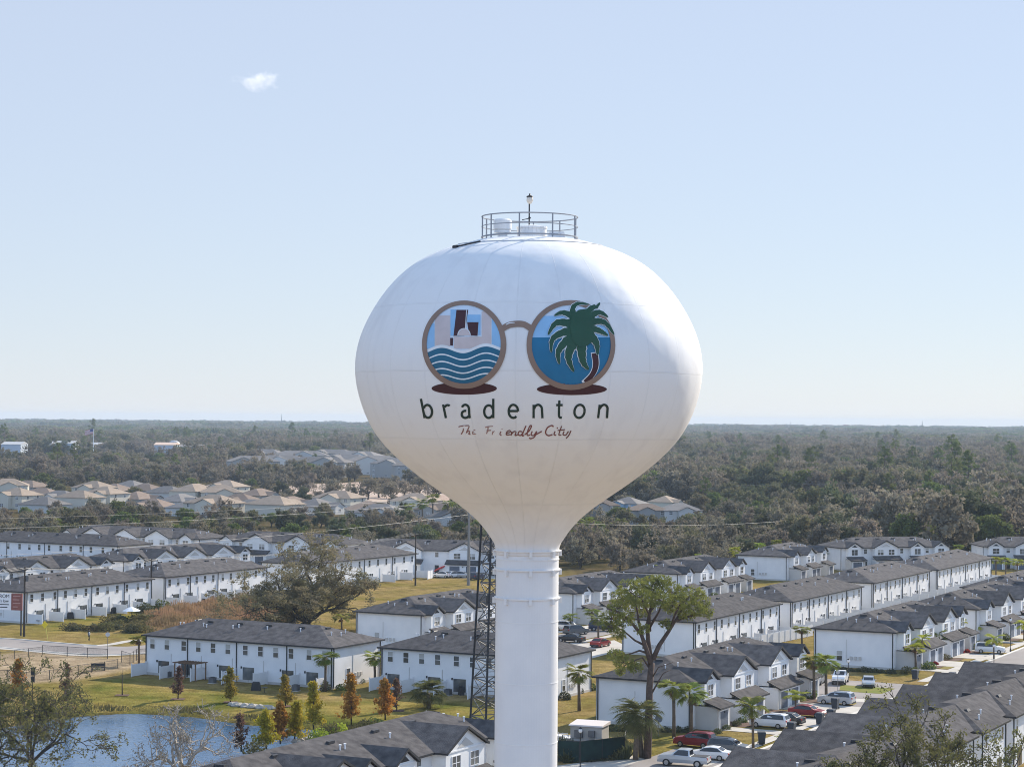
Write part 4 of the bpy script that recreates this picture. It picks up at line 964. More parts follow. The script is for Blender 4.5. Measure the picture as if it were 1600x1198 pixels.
def oak(seed, H=12, Wd=13, m=None, per=22, size=.38, rad=1.35, depth=2, nmain=7, fork=3, bark=None, kind='oak_tree', trunk_h=.2, r0=.42, up=.3):
    rs = np.random.RandomState(seed); tubes, tips = branchy(rs, H, Wd, trunk_h, nmain, depth, r0, up=up, fork=fork)
    t = wood_mesh('trunk', tubes, bark or m_bark); c = None
    if per > 0: c = npmesh('crown', leaf_cloud(rs, tips, per, rad, size), 4, [m])
    return Tree(kind, t, c)
def palm(seed, H=6, n=26, fl=1.9, m=None, dead=6, wk=.055, kind='palm_tree', fan=True, tr=.17, droop=1.0):
    rs = np.random.RandomState(seed); mb = MB(); bx, by = rs.normal(size=2) * .25
    mb.tube([(0, 0, -.2), (bx * .3, by * .3, H * .5), (bx, by, H)], [tr * 1.25, tr, tr * 1.1], 8); t = mb.mesh('trunk', m_palmt, smooth=True)
    V, MI = [], []
    for k in range(n + dead):
        dry = k >= n; a = rs.uniform(0, 6.28); el = rs.uniform(-.35, 1.35) if not dry else rs.uniform(-1.3, -.8)
        L_ = fl * rs.uniform(.8, 1.1) * (.7 if dry else 1)
        d = np.array([math.cos(a), math.sin(a), 0]); sd_ = np.array([-math.sin(a), math.cos(a), 0]); pts = []; p = np.array([bx, by, H]); e = el; ns = 6
        for j in range(ns + 1):
            pts.append(p.copy()); p = p + (d * math.cos(e) + np.array([0, 0, 1]) * math.sin(e)) * L_ / ns; e -= (.16 + .12 * j / ns) * droop * (1.3 if not fan else 1)
        for j in range(ns):
            for q in range(2):
                t_ = (j + q * .5) / ns; c0 = pts[j] * (1 - q * .5) + pts[j + 1] * q * .5
                if fan and t_ < .35: continue
                w = (.95 * math.sin(math.pi * min(1, max(0, (t_ - .2)) / .8) ** .8) + .15) * L_ * (.42 if fan else .34)
                fw = (pts[j + 1] - pts[j]); fw = fw / np.linalg.norm(fw)
                for s in (-1, 1):
                    tip = c0 + sd_ * s * w + fw * w * (.9 if fan else .5) - np.array([0, 0, 1]) * w * rs.uniform(.15, .5)
                    wd = fw * L_ * wk + np.array([0, 0, .02]); V += [c0 - wd, c0 + wd, tip]; MI.append(1 if dry else 0)
            a_, b_ = pts[j], pts[j + 1]; V += [a_ - sd_ * .02, a_ + sd_ * .02, b_]; MI.append(1 if dry else 0)
        if fan:
            c0 = pts[3]; fw = pts[4] - pts[3]; fw /= np.linalg.norm(fw)
            for q in range(9):
                aa = -1.2 + 2.4 * q / 8; tip = c0 + (fw * math.cos(aa) + sd_ * math.sin(aa)) * L_ * .5 - np.array([0, 0, 1]) * L_ * .12 * abs(aa); wd = sd_ * .045
                V += [c0 - wd, c0 + wd, tip]; MI.append(1 if dry else 0)
    return Tree(kind, t, npmesh('fronds', np.array(V), 3, [m or m_palm, m_palmd], MI), 'trunk', 'fronds')
def cypress(seed, H=5, m=None, wd=1.2, dens=1.0):
    wd *= 1.15
    rs = np.random.RandomState(seed); mb = MB(); mb.tube([(0, 0, -.1), (0, 0, H * .5), (rs.normal() * .1, rs.normal() * .1, H)], [.09, .06, .02], 6)
    pts = []
    for k in range(int(46 * dens)):
        t = rs.uniform(.16, .98); r = wd * (1 - t) ** .6 * rs.uniform(.25, 1.15) * (1 + .35 * math.sin(t * 17 + seed)); a = rs.uniform(0, 6.28); z = H * t + r * .1
        mb.tube([(0, 0, z - r * .25), (r * math.cos(a), r * math.sin(a), z)], [.02, .01], 3, False); pts += [(r * math.cos(a) * f, r * math.sin(a) * f, z - r * .25 * (1 - f)) for f in (.55, 1)]
    return Tree('cypress_sapling', mb.mesh('trunk', m_bark, smooth=True), npmesh('crown', leaf_cloud(rs, pts, 16, .34, .11, 1.0), 4, [m]))
def shrub(seed, r=.8, m=None, h=1.0):
    rs = np.random.RandomState(seed); o = rs.normal(size=(420, 3)); o /= np.linalg.norm(o, axis=1)[:, None]; o *= (rs.random(420) ** .3)[:, None] * r; o[:, 2] = np.abs(o[:, 2]) * h
    lump = rs.normal(size=(9, 3)); o *= (1 + .18 * np.sin(o @ lump.T * 2).sum(axis=1) / 3)[:, None]
    return Tree('shrub', None, npmesh('crown', quads(o, .11, rs), 4, [m]))

oaks = [oak(s, H=11 + (s % 3) * 1.5, Wd=13 + (s % 2) * 3, m=[m_moss, m_oak, m_moss, m_dkl, m_grn, m_moss][s % 6], per=[26, 30, 20, 34, 30, 16][s % 6], size=.36) for s in range(6)]
bare = [oak(s, H=12, Wd=14, m=m_moss, per=5, size=.3, depth=3, fork=3, kind='bare_oak') for s in (21, 22)]
pines = []
for s in (31, 32):
    rs = np.random.RandomState(s); H = 19; mb = MB(); mb.tube([(0, 0, 0), (.2, .1, H * .5), (.1, .3, H)], [.32, .24, .06], 6); tips = []
    for k in range(26):
        t = rs.uniform(.5, 1); a = rs.uniform(0, 6.28); r = 4.2 * (1 - t) ** .5 * rs.uniform(.5, 1) + .5; z = H * t + r * .3
        mb.tube([(.1, .2, z - r * .3), (r * math.cos(a), r * math.sin(a), z)], [.07, .03], 3, False); tips.append((r * math.cos(a), r * math.sin(a), z))
    pines.append(Tree('pine_tree', mb.mesh('trunk', m_barkp), npmesh('crown', leaf_cloud(rs, tips, 50, 1.1, .26, .6), 4, [m_grn])))
sabals = [palm(41, 6.0), palm(42, 5.2), palm(43, 7.0, m=m_palmy)]
queens = [palm(51, 5.0, n=16, fl=2.3, m=m_palmy, dead=2, fan=False, tr=.12), palm(52, 4.2, n=15, fl=2.1, m=m_palm, dead=2, fan=False, tr=.12)]

# ---- the tall pine right of the tower, limb by limb
def hero_pine():
    bx, by = P(1012, 1184); d = by
    def W(px, py, dd=0): p = PD(px, py, d + dd); return np.array([p.x - bx, p.y - by, p.z])
    e = empty('pine_tree', (bx, by, 0), 0, 'tall umbrella-crowned pine with a bare forking trunk right of the water tower', 'pine tree')
    rs = np.random.RandomState(5); mb = MB(); s_ = F / d
    limbs = [([(1011, 1192, 0), (1013, 1130, 0), (1015, 1075, .2), (1018, 1035, .2)], 6.5, 4.9),
             ([(1018, 1040, .2), (1010, 1012, -.2), (1002, 990, -.6), (985, 968, -1.2), (966, 957, -1.8), (948, 950, -2.2)], 4.2, 1.1),
             ([(1017, 1034, .2), (1014, 1000, .6), (1012, 975, .9), (1016, 950, 1.2), (1020, 925, 1.4)], 4.4, 1.4),
             ([(1020, 1030, .2), (1030, 1008, .3), (1045, 984, .8), (1055, 970, 1.1), (1078, 962, 1.6), (1105, 955, 2.0)], 4.2, 1.0),
             ([(1048, 980, .8), (1053, 960, 0), (1062, 945, -.8), (1078, 930, -1.4)], 2.2, .8), ([(1055, 970, 1.1), (1066, 950, 1.8), (1085, 940, 2.6)], 2.0, .7),
             ([(1004, 995, -.5), (998, 970, .5), (995, 950, 1.4), (990, 930, 2.0)], 2.6, .8), ([(1012, 985, .8), (1030, 955, 0), (1040, 930, -.8)], 2.4, .8),
             ([(1008, 1008, -.2), (990, 1000, .5), (975, 985, 1.4), (955, 975, 2.0)], 2.0, .7), ([(1012, 1020, 0), (1000, 1016, -.8), (985, 1018, -1.4), (968, 1024, -1.9)], 2.0, .7),
             ([(1014, 1042, .2), (1003, 1028, -.6), (990, 1030, -1.3), (975, 1040, -2.0)], 1.7, .6), ([(1018, 1060, .2), (1030, 1042, -.6), (1052, 1034, -1.2)], 1.3, .3), ([(1017, 1085, .2), (1028, 1068, .2), (1036, 1052, .5), (1048, 1046, .7)], 1.6, .35),
             ([(1016, 985, .9), (1014, 960, -.6), (1002, 935, -1.8), (985, 925, -2.4)], 2.0, .7), ([(1016, 955, 1), (1030, 935, 2), (1048, 920, 2.8)], 1.8, .6)]
    ends = []
    for pl, r0, r1 in limbs:
        pts = [W(x, y, z) for x, y, z in pl]; n = len(pts); pts = [p + (rs.normal(size=3) * .06 if 0 < i < n - 1 else 0) for i, p in enumerate(pts)]
        mb.tube([tuple(p) for p in pts], [(r0 + (r1 - r0) * i / (n - 1)) / s_ for i in range(n)], 9); ends += pts[2:] if r0 < 5 else []
    ends = np.array(ends)
    # foliage puffs: ellipsoids in the photo's crown outline, given depth
    puffs = [(1018, 915, 0, 34, 17), (1045, 922, 1.5, 26, 18), (990, 918, -1, 28, 17), (1002, 934, -2.5, 30, 16), (1030, 936, -2.2, 28, 16), (1052, 945, 2.5, 24, 17), (972, 935, 1, 24, 17), (965, 950, -1, 22, 15), (1000, 952, 2.5, 26, 14), (955, 965, .6, 18, 13), (975, 968, -2, 18, 13),
             (1082, 928, 0, 22, 15), (1095, 942, 1.5, 20, 16), (1068, 938, -1.5, 20, 16), (1085, 952, -1, 22, 13), (1104, 955, 0, 12, 12), (1075, 962, 1.2, 18, 10), (1040, 975, 0, 12, 9),
             (953, 978, 1.5, 15, 11), (968, 990, .4, 14, 10), (962, 1022, -1.8, 14, 12), (975, 1034, -2, 18, 13), (992, 1042, -1.4, 14, 11), (970, 1048, -1.6, 10, 8), (1003, 982, -1, 14, 10), (1028, 905, 1, 24, 9)]
    C, tw = [], []
    for (x, y, z, rx, ry) in puffs:
        c = W(x, y, z); R3 = np.array([rx / s_, rx / s_ * .9, ry / s_]) * .88; nn = int(rx * ry * .20) + 10
        o = rs.normal(size=(nn, 3)); o /= np.linalg.norm(o, axis=1)[:, None]; o *= (rs.random(nn) ** .22)[:, None]
        tuft = c + o * R3; C.append(tuft)
        k = np.argmin(np.linalg.norm(ends - c, axis=1))
        mid = (c + ends[k]) / 2 + rs.normal(size=3) * .15; mb.tube([tuple(ends[k]), tuple(mid), tuple(c)], [.07, .05, .03], 4, False)
        for t in tuft[:: max(1, nn // 12)]: mb.tube([tuple(c), tuple((c + t) / 2 + np.array([0, 0, -.1])), tuple(t)], [.03, .022, .012], 3, False)
    C = np.concatenate(C)
    link('trunk', mb.mesh('trunk', m_barkp, smooth=True), e)
    V = leaf_cloud(rs, C, 16, .29, .055, .7, elong=2.2, up=.8); link('crown', npmesh('crown', V, 4, [m_pine]), e)
hero_pine()

# ---- the big live oak left of centre
ho = oak(77, H=14.5, Wd=40, m=leafm('live_oak_leaves', (0.20, 0.165, 0.10), (0.12, 0.115, 0.06), rand=0, hue=0), per=28, size=.155, rad=.85, depth=4, nmain=11, fork=3, trunk_h=.12, r0=.75, up=.14, kind='live_oak')
hx, hy = P(480, 985); place(ho, hx, hy, 'broad old live oak with sparse grey-green foliage standing beyond the pond houses', 'oak tree', scale=(1.05, 1.05, .74), rz=.6)
# ---- foreground trees
def fg(seed, px, py, dz, H, Wd, m, per, label, size=.10, rad=.5, depth=4, bark=None, kind='oak_tree', group=None, sc_=1.0, r0=.26, nmain=7, th=.3, up=.35):
    t = oak(seed, H=H, Wd=Wd, m=m, per=per, size=size, rad=rad, depth=depth, nmain=nmain, bark=bark, kind=kind, trunk_h=th, r0=r0, up=up)
    d = (CH - H) * F / (py - HY); x = (px - 800) / F * d
    return place(t, x, d, label, 'tree', group, rz=dz)
fg(101, 40, 1085, .3, 9.5, 26, m_olive, 8, 'olive-green tree in the bottom left corner over the pond edge', rad=.45, up=.1, th=.25, nmain=9)
fg(102, -20, 1052, 1.3, 10, 12, m_olive, 9, 'green tree cut by the left edge of the picture')
fg(103, 285, 1112, 2.0, 8.5, 19, m_moss, 1, 'leafless pale-barked tree rising in front of the pond', size=.07, bark=m_barkw, kind='bare_tree', depth=4, up=.25, r0=.34, nmain=8)
fg(104, 1425, 1112, 0.4, 11.5, 15, m_olive, 10, 'olive-leaved tree in front of the staggered roofs, lower right', rad=.55)
fg(105, 1585, 1145, 1.0, 10, 6, m_olive, 9, 'olive-leaved tree at the bottom right edge')
fg(106, 1345, 1165, 2.6, 9, 9, m_olive, 9, 'small olive-leaved tree at the bottom, left of the larger olive tree')
fg(107, 1180, 1230, 2.6, 4, 4, m_olive, 14, 'small tree top at the bottom edge') if False else None

# ---- cypress saplings round the pond
CY = [(25, 1085, 4.6, 'o', 'rust and yellow cypress sapling at the left end of the dog park'), (106, 1105, 5.6, 'b', 'thin sparse rust-leaved sapling left of the pond'), (191, 1086, 3.4, 'n', 'bare little sapling in a mulch ring on the pond lawn'),
      (278, 1092, 4.2, 'b', 'brown-leaved sapling in a mulch ring above the pond'), (360, 1097, 4.6, 'g', 'bronze sapling in a mulch ring above the pond, behind the patios'), (446, 1103, 3.9, 'g', 'bronze sapling in a mulch ring right of the boulders'),
      (490, 1140, 5.0, 'y', 'yellow-green cypress sapling at the right end of the pond'), (549, 1133, 5.3, 'o', 'tall rust-orange cypress between pond and near roof'), (602, 1124, 4.3, 'o', 'rust cypress right of the tall rust-orange one'), (620, 1110, 4.0, 'b', 'thin pinkish-brown sapling beside the fan palm'),
      (416, 1168, 3.7, 'y', 'bright yellow cypress sapling on the near pond bank'), (438, 1160, 4.0, 'o', 'orange cypress sapling on the near pond bank'), (460, 1157, 3.9, 'y', 'yellow-green cypress sapling beside the orange one'), (377, 1172, 3.6, 'b', 'rusty sparse sapling against the dark water')]
for k, (px, py, h, c, lb) in enumerate(CY):
    t = cypress(200 + k, h, {'o': m_cyo, 'y': m_cyy, 'g': m_cyg, 'b': m_cyb, 'n': m_cyb}[c], wd=.8 if c == 'b' else 1.05, dens={'n': .25, 'b': .9}.get(c, 2.2))
    if c == 'n': t.crown = None
    x, y = P(px, py); _e = place(t, x, y, lb, 'tree', 'saplings round the pond', 1.0 if py < 1120 else 1.15); _e.rotation_euler[0] = rng.uniform(-.06, .06); _e.rotation_euler[1] = rng.uniform(-.06, .06)
    if py < 1112: strip('mulch_ring', [(x - .9, y), (x + .9, y)], 1.7, .06 if py < 1100 else .05, m_mulch)

# ---- palms  (crown centre px, base py, kind, scale tweak, label)
PL = [(508, 1080, 1027, 's', 'fan palm at the right corner of the pond block'), (586, 1072, 1028, 's', 'fan palm between the two pond-side blocks'), (217, 1038, 998, 's', 'fan palm by the dog park gate'),
      (905, 1110, 1052, 's', 'fan palm on the lawn just right of the tower column'), (1053, 1152, 1075, 's', 'fan palm in front of the near blank end wall'), (1080, 1150, 1085, 's', 'fan palm at the front corner of the near block'),
      (1272, 1092, 1032, 's', 'left one of a pair of fan palms by the parking area'), (1291, 1094, 1037, 's', 'right one of a pair of fan palms by the parking area'),
      (1253, 1016, 983, 's', 'fan palm behind the parking area'), (1235, 975, 950, 'S', 'left of two palms between the sunlit backs'), (1251, 975, 950, 'S', 'right of two palms between the sunlit backs'),
      (1361, 943, 920, 'S', 'palm left of a pair at the third sunlit back'), (1375, 945, 922, 'S', 'palm right of a pair at the third sunlit back'), (1461, 922, 905, 'S', 'short palm at the farthest sunlit back'), (1475, 922, 890, 'S', 'tall palm at the farthest sunlit back'),
      (1246, 898, 877, 'S', 'palm before the blank end wall near the woods'), (1303, 888, 866, 'S', 'left palm by the block facing the camera'), (1318, 888, 866, 'S', 'right palm by the block facing the camera'),
      (1556, 905, 875, 'S', 'leftmost palm of the cluster at the right edge'), (1571, 905, 876, 'S', 'second palm of the cluster at the right edge'), (1589, 905, 878, 'S', 'third palm of the cluster at the right edge'), (1495, 880, 855, 'S', 'palm right of the block facing the camera'), (1527, 880, 858, 'S', 'palm left of the shaded block at the right edge'),
      (1522, 992, 965, 'q', 'palm in front of the gabled row at right'), (1524, 1002, 977, 'q', 'second palm in front of the gabled row at right'), (1431, 1048, 1012, 'S', 'slim round-headed palm at the blank wall corner'), (1553, 1030, 998, 'q', 'dark palm by the lamp at the right edge'),
      (884, 955, 930, 'S', 'yellow-topped palm next to the tower column'), (899, 960, 935, 'S', 'second yellow-topped palm right of the column'), (893, 985, 964, 'q', 'low golden palm above the parked cars'), (925, 985, 955, 's', 'fan palm left of the pine crown'), (935, 1000, 968, 's', 'fan palm below the pine crown'),
      (1115, 990, 970, 's', 'palm below the right side of the pine crown'), (1177, 1168, 1106, 'q', 'feathery palm in the mulch bed of the near block'), (1243, 1110, 1085, 'q', 'low feathery palm behind the red car'), (1100, 1130, 1120, 'q', 'low feathery palm left of the near drive'),
      (700, 893, 877, 'q', 'yellow palm before the garages left of the concrete pole'), (249, 940, 914, 's', 'left of two palms between the left blocks'), (269, 938, 914, 's', 'right of two palms between the left blocks'), (534, 990, 965, 's', 'fan palm under the big oak'), (653, 988, 970, 's', 'fan palm at the end of the shaded end wall'),
      (1230, 1178, 1166, 'q', 'young palm with arching fronds at the near kerb'), (1600, 1000, 975, 'q', 'palm cut by the right edge')]
pn = 0
for px, pb, pc, k, lb in PL:
    if pc > pb: pc = pb - 10
    x, y = P(px, pb); hgt = (pb - pc) * y / F
    t = {'s': sabals[pn % 2], 'S': sabals[2], 'q': queens[pn % 2]}[k]; H0 = {'s': (6.0, 5.2)[pn % 2], 'S': 7.0, 'q': (5.0, 4.2)[pn % 2]}[k]; pn += 1
    sc_ = max(.35, hgt / H0); ss = min(1.35, max(.95, 1.15 * sc_ ** .5))
    place(t, x, y, lb, 'palm', 'palms round the townhouses', (ss, ss, sc_ if sc_ > .6 else max(sc_, .4)))
# the old cabbage palms by the equipment compound, and the bushy fan palm by the pond
for (px, py, pc, n_, fl, lb, dd) in ((993, 1187, 1118, 60, 3.0, 'dense old cabbage palm with a skirt of dry fronds left of the pine', 26), (1003, 1183, 1125, 26, 2.0, 'slim second palm between the cabbage palm and the pine', 8), (670, 1106, 1083, 70, 2.5, 'broad bushy fan palm on the pond lawn by the lattice mast', 10)):
    x, y = P(px, py); H = (py - pc) * y / F; t = palm(int(px), H, n=n_, fl=fl, dead=dd, tr=.26, wk=.022, m=m_palmk); place(t, x, y, lb, 'palm')

PN = 0
for px, pb, lb in ((1440, 1040, 'first'), (1470, 1026, 'second'), (1498, 1012, 'third'), (1538, 990, 'fourth'), (1560, 985, 'fifth'), (1585, 975, 'sixth')):
    x, y = P(px, pb); place(queens[PN % 2], x, y, '%s of the small palms, from the left, before the right gabled row' % lb, 'palm', 'small palms before the right gabled row', .8); PN += 1
for px, pb, lb in ((1140, 1000, 'first'), (1172, 985, 'second'), (1290, 958, 'third'), (1330, 948, 'fourth'), (1405, 925, 'fifth'), (1425, 920, 'sixth'), (1500, 900, 'seventh')):
    x, y = P(px, pb); place(sabals[2], x, y, '%s slim palm, from the left, along the sunlit backs' % lb, 'palm', 'slim palms along the sunlit backs', .75)
for px, pb, lb in ((1030, 935, 'first'), (1060, 925, 'second'), (1092, 914, 'third'), (1150, 900, 'fourth'), (1185, 892, 'fifth'), (1215, 886, 'sixth')):
    x, y = P(px, pb); place(sabals[2], x, y, '%s yellow-green palm, from the left, along the middle street' % lb, 'palm', 'yellow-green palms along the middle street', .85)
# ---- shrubs
sh = {'g': shrub(1, .9, m_grn), 'r': shrub(2, .7, m_red), 'd': shrub(3, .9, m_dkl), 'b': shrub(4, 1.2, m_bush), 'y': shrub(5, 1.0, m_palmy)}
SH = [(1148, 1124, 'g', 1.6, 'dark green clipped bush left of the near drive'), (1222, 1095, 'r', .8, 'red-leaved shrub left of the white suv'), (1213, 1098, 'r', .8, 'red-leaved shrub between the garages'), (1232, 1082, 'r', .9, 'red-leaved shrub by the third garage'), (1243, 1078, 'r', .9, 'red shrub behind the red car'),
      (1262, 1090, 'g', 1.4, 'green bush by the pair of palms'), (1450, 1045, 'g', 1.2, 'round green bush at the broad end wall row'), (1416, 1052, 'b', 1.0, 'olive bush at the foot of the slim palm'), (1502, 1020, 'r', 1.0, 'red shrub before the gabled row at right'), (1511, 1019, 'r', .9, 'second red shrub before the gabled row at right'), (1520, 1014, 'g', 1.1, 'green bush beside the white suv at right'),
      (1568, 1000, 'g', 1.2, 'green bush near the right street lamp'), (1585, 988, 'r', .9, 'red shrub at the right edge'), (505, 1078, 'd', 1.5, 'dark bush under the corner palm of the pond block'), (534, 1078, 'g', .9, 'round bush by the end wall of the pond block'), (560, 1066, 'd', 1.0, 'hedge bush between the pond-side blocks'), (576, 1062, 'd', 1.0, 'second hedge bush between the pond-side blocks'),
      (905, 1082, 'd', 1.0, 'clipped hedge bush beside the fan palm'), (922, 1078, 'g', 1.0, 'second hedge bush beside the fan palm'), (884, 1092, 'd', 1.1, 'dark bush right of the tower column'), (225, 957, 'd', 2.0, 'dark shrub bed left of the brown reeds'), (252, 951, 'g', 1.8, 'green shrub bed by the two left palms'), (193, 868, 'y', 3.0, 'golden shrub between the gabled left rows'),
      (667, 878, 'd', 2.4, 'dark round tree at the end of the oak-side block'), (1015, 900, 'y', 1.6, 'yellow shrub before the block behind the pine top'), (1130, 905, 'y', 1.4, 'yellow shrub at the far drive'), (1117, 935, 'g', 1.3, 'green shrub at the far drive'), (880, 1170, 'y', 1.4, 'yellow-green bush at the column foot')]
for k_, (px, py) in enumerate(((1430, 1050), (1462, 1038), (1478, 1030), (1530, 1008), (1545, 1004), (1556, 996), (1575, 994), (1128, 1135), (1160, 1128), (1180, 1112), (1200, 1104), (1250, 1088))):
    SH.append((px, py, 'grbg'[k_ % 4], .8, '%s low bed shrub, from the left, in front of the right garages' % ORD[[1128, 1160, 1180, 1200, 1250, 1430, 1462, 1478, 1530, 1545, 1556, 1575].index(px)]))
for px, py, k, lb in ((500, 1156, 'y', 'yellow-green shrub on the near pond bank, left of the rust cypress'), (516, 1150, 'b', 'olive shrub on the near pond bank below the boulders'), (530, 1147, 'y', 'small golden shrub at the pond corner'), (570, 1141, 'b', 'olive shrub right of the tall rust-orange cypress'), (585, 1137, 'g', 'green shrub left of the second rust cypress'), (398, 1176, 'b', 'brown shrub at the roof edge by the dark water')): SH.append((px, py, k, 1.25, lb))
for px, py, k, s_, lb in SH: x, y = P(px, py); place(sh[k], x, y, lb, 'shrub', 'shrubs round the townhouses', s_)
# foundation planting along the blank end walls, rows of low shrubs
for (a_, b_, nn, nm) in (((1290, 1046), (1396, 1051), 12, 'the broad blank end wall'), ((940, 1140), (1075, 1143), 9, 'the near blank end wall'), ((1110, 1150), (1170, 1120), 6, 'the first drive of the near block')):
    for k in range(nn):
        t = k / (nn - 1); x, y = P(a_[0] + (b_[0] - a_[0]) * t, a_[1] + (b_[1] - a_[1]) * t); place(sh['d'], x + rng.uniform(-.2, .2), y - .5, 'low dark shrub in the planting along ' + nm, 'shrub', 'low shrubs along ' + nm, rng.uniform(.6, .9))

# ---- reeds and brush behind the pond block: uncountable ground cover
def cover(name, poly, n, m, h, w, label, seed, kind='stuff'):
    rs = np.random.RandomState(seed); xs0 = [p[0] for p in poly]; ys0 = [p[1] for p in poly]
    X = rs.uniform(min(xs0), max(xs0), n * 3); Y = rs.uniform(min(ys0), max(ys0), n * 3); k = inpoly(X, Y, poly); X, Y = X[k][:n], Y[k][:n]; n = len(X)
    hh = h * (.4 + .9 * rs.random(n)) * np.clip(.75 + .9 * np.sin(X * .55 + 1.3 * np.sin(Y * .21)) * np.cos(Y * .33 + X * .11), .12, 2); C = np.stack([X, Y, np.zeros(n)], -1); a = rs.uniform(0, 6.28, n); d = np.stack([np.cos(a), np.sin(a), 0 * a], -1) * w; l = rs.normal(size=(n, 3)) * .25 * h; l[:, 2] = 0
    top = C + np.stack([0 * X, 0 * X, hh], -1) + l; V = np.stack([C - d, C + d, top + d * .5, top - d * .5], 1).reshape(-1, 3)
    o = tag(link(name, npmesh(name, V, 4, [m])), label, None, None, kind); return o
cover('reeds', poly_px([(225, 958), (300, 945), (380, 938), (430, 945), (460, 972), (400, 985), (230, 985)]), 26000, m_reed, 1.05, .06, 'rust-brown reeds between the two left blocks', 1)
rb = random.Random(4)
for k in range(30):
    px, py = [(125, 985), (150, 980), (172, 985), (195, 978), (212, 985), (228, 975), (245, 968), (180, 968)][k % 8]; x, y = P(px + rb.uniform(-14, 14), py + rb.uniform(-5, 6))
    place(sh['b' if k % 3 else 'd'], x, y, 'brown scrubby bush in the rough ground beside the left road', 'bush', 'scrub beside the left road', (rb.uniform(1.0, 2.2), rb.uniform(1.0, 2), rb.uniform(.8, 1.5)))
cover('bank_weeds', [(x + rs_, y + .6) for (x, y), rs_ in zip(poly_px([(60, 1117), (150, 1106), (220, 1103), (300, 1108), (385, 1119), (480, 1127), (600, 1139), (600, 1146), (480, 1134), (385, 1127), (300, 1116), (220, 1111), (150, 1113), (60, 1122)]), [0] * 14)], 4500, m_bush, .34, .05, 'brown weeds along the pond bank', 3)
cover('bank_weeds', poly_px([(345, 1200), (430, 1172), (520, 1153), (600, 1140), (640, 1146), (540, 1165), (440, 1190), (380, 1210)]), 2200, m_bush, .3, .05, 'brown weeds along the near pond bank', 4)
cover('hedge_growth', poly_px([(880, 1182), (980, 1176), (984, 1186), (880, 1192)]), 3000, m_dkl, 1.6, .1, 'dark creeper on the compound fence', 5)
# ------------------------------------------------------------------ woods
occ = []     # footprints to keep free: townhouses
def free(x, y): return not inpoly(np.array([x]), np.array([y]), SAND)[0] and not inpoly(np.array([x]), np.array([y]), CLEAR)[0]
HOUSES = [(12, 768), (45, 762), (-12, 782), (28, 786), (66, 776), (70, 792), (148, 772), (228, 768), (283, 786), (355, 770), (405, 776), (95, 780), (125, 790), (180, 768), (205, 762), (165, 783), (215, 782), (262, 772), (305, 778), (240, 795), (300, 797), (345, 780), (375, 785), (395, 797), (335, 800), (455, 790), (495, 795), (530, 790), (575, 800), (595, 805), (650, 795), (690, 800), (715, 812), (430, 802),
          (940, 803), (982, 800), (1040, 797), (1010, 812), (1062, 812)]
hxy = [P(px, py + 8) for px, py in HOUSES]
AP = [(395, 734), (440, 732), (500, 736), (470, 722), (540, 730), (585, 733), (620, 738), (415, 718), (520, 718), (560, 722), (660, 742)]
axy = [P(px, py + 8) for px, py in AP]
def clear_of(x, y, r=9):
    if not free(x, y): return False
    for ox, oy, ca, sa, L_, D_ in FOOT:
        lx, ly = (x - ox) * ca + (y - oy) * sa, -(x - ox) * sa + (y - oy) * ca
        if -5 < lx < L_ + 5 and -8 < ly < D_ + 6: return False
    for a, b_ in hxy:
        if abs(x - a) < r + 3 and -34 < y - b_ < r: return False
    for a, b_ in axy:
        if abs(x - a) < 26 and -60 < y - b_ < 22: return False
    return True
cand = []
rw = random.Random(11)
# belts given by photo bands: (x0,y0,x1,y1) px ground polygon, number, label, kinds
LB = [(-200, 740), (-165, 606), (-122, 580), (-80, 556), (-80, 700), (-110, 745), (-200, 790)]
CB = [(-80, 556), (-38, 528), (8, 520), (20, 560), (20, 760), (-80, 720)]
RB = [(14, 500), (38, 478), (52, 486), (72, 525), (100, 552), (100, 650), (20, 640)]
FB = [(100, 552), (160, 566), (260, 566), (260, 680), (100, 680)]
BELTS = [(LB, 88, 'grey-brown mossy oak in the belt behind the far left townhouses', 'left belt oaks', (oaks[0], oaks[2], oaks[5], oaks[1], oaks[4]), .62),
         (CB, 60, 'grey oak in the belt left of the tower neck', 'centre left belt oaks', (oaks[0], bare[0], oaks[2], oaks[3], bare[1], oaks[4]), .66),
         (RB, 80, 'shaggy oak in the woods right of the tower neck', 'oaks right of the tower neck', (oaks[0], oaks[2], oaks[3], oaks[1], oaks[5]), .95),
         (FB, 74, 'mossy oak in the dense dark woods behind the right townhouses', 'oaks behind the right townhouses', (oaks[0], oaks[3], oaks[2], oaks[3], oaks[5], oaks[1], oaks[4]), 1.38)]
placed = []
LOOK = {id(oaks[0]): 'grey mossy', id(oaks[1]): 'olive-green', id(oaks[2]): 'thin grey mossy', id(oaks[3]): 'dark green', id(oaks[4]): 'fresh green', id(oaks[5]): 'nearly bare grey', id(bare[0]): 'bare brown', id(bare[1]): 'wide bare brown'}
ZONES = [(-200, 'at the left edge, above the shaded far-left roof'), (110, 'above the first gables of the farthest left row'), (230, 'above the middle gables of the farthest left row'), (350, 'behind the last gable of the farthest left row'), (470, 'above the big live oak'), (590, 'above the sunlit back behind the live oak'), (690, 'behind the gabled block with cars'), (800, 'behind the lattice mast'),
         (870, 'just right of the tower neck'), (960, 'behind the first gabled block right of the column'), (1060, 'above the block behind the pine top'), (1150, 'above the blank end wall by the woods'), (1240, 'left of the pale pole at right'), (1300, 'above the block facing the camera'), (1400, 'above the right half of the block facing the camera'), (1490, 'between the last two right blocks'), (1550, 'above the shaded block at the right edge')]
def tree_label(t, x, y, y0):
    px = 800 + x / y * F; z = [n_ for a, n_ in ZONES if px >= a or a == -200][-1]
    return '%s oak %s, %s' % (LOOK[id(t)], z, 'front line' if y < y0 + 35 else 'farther back')
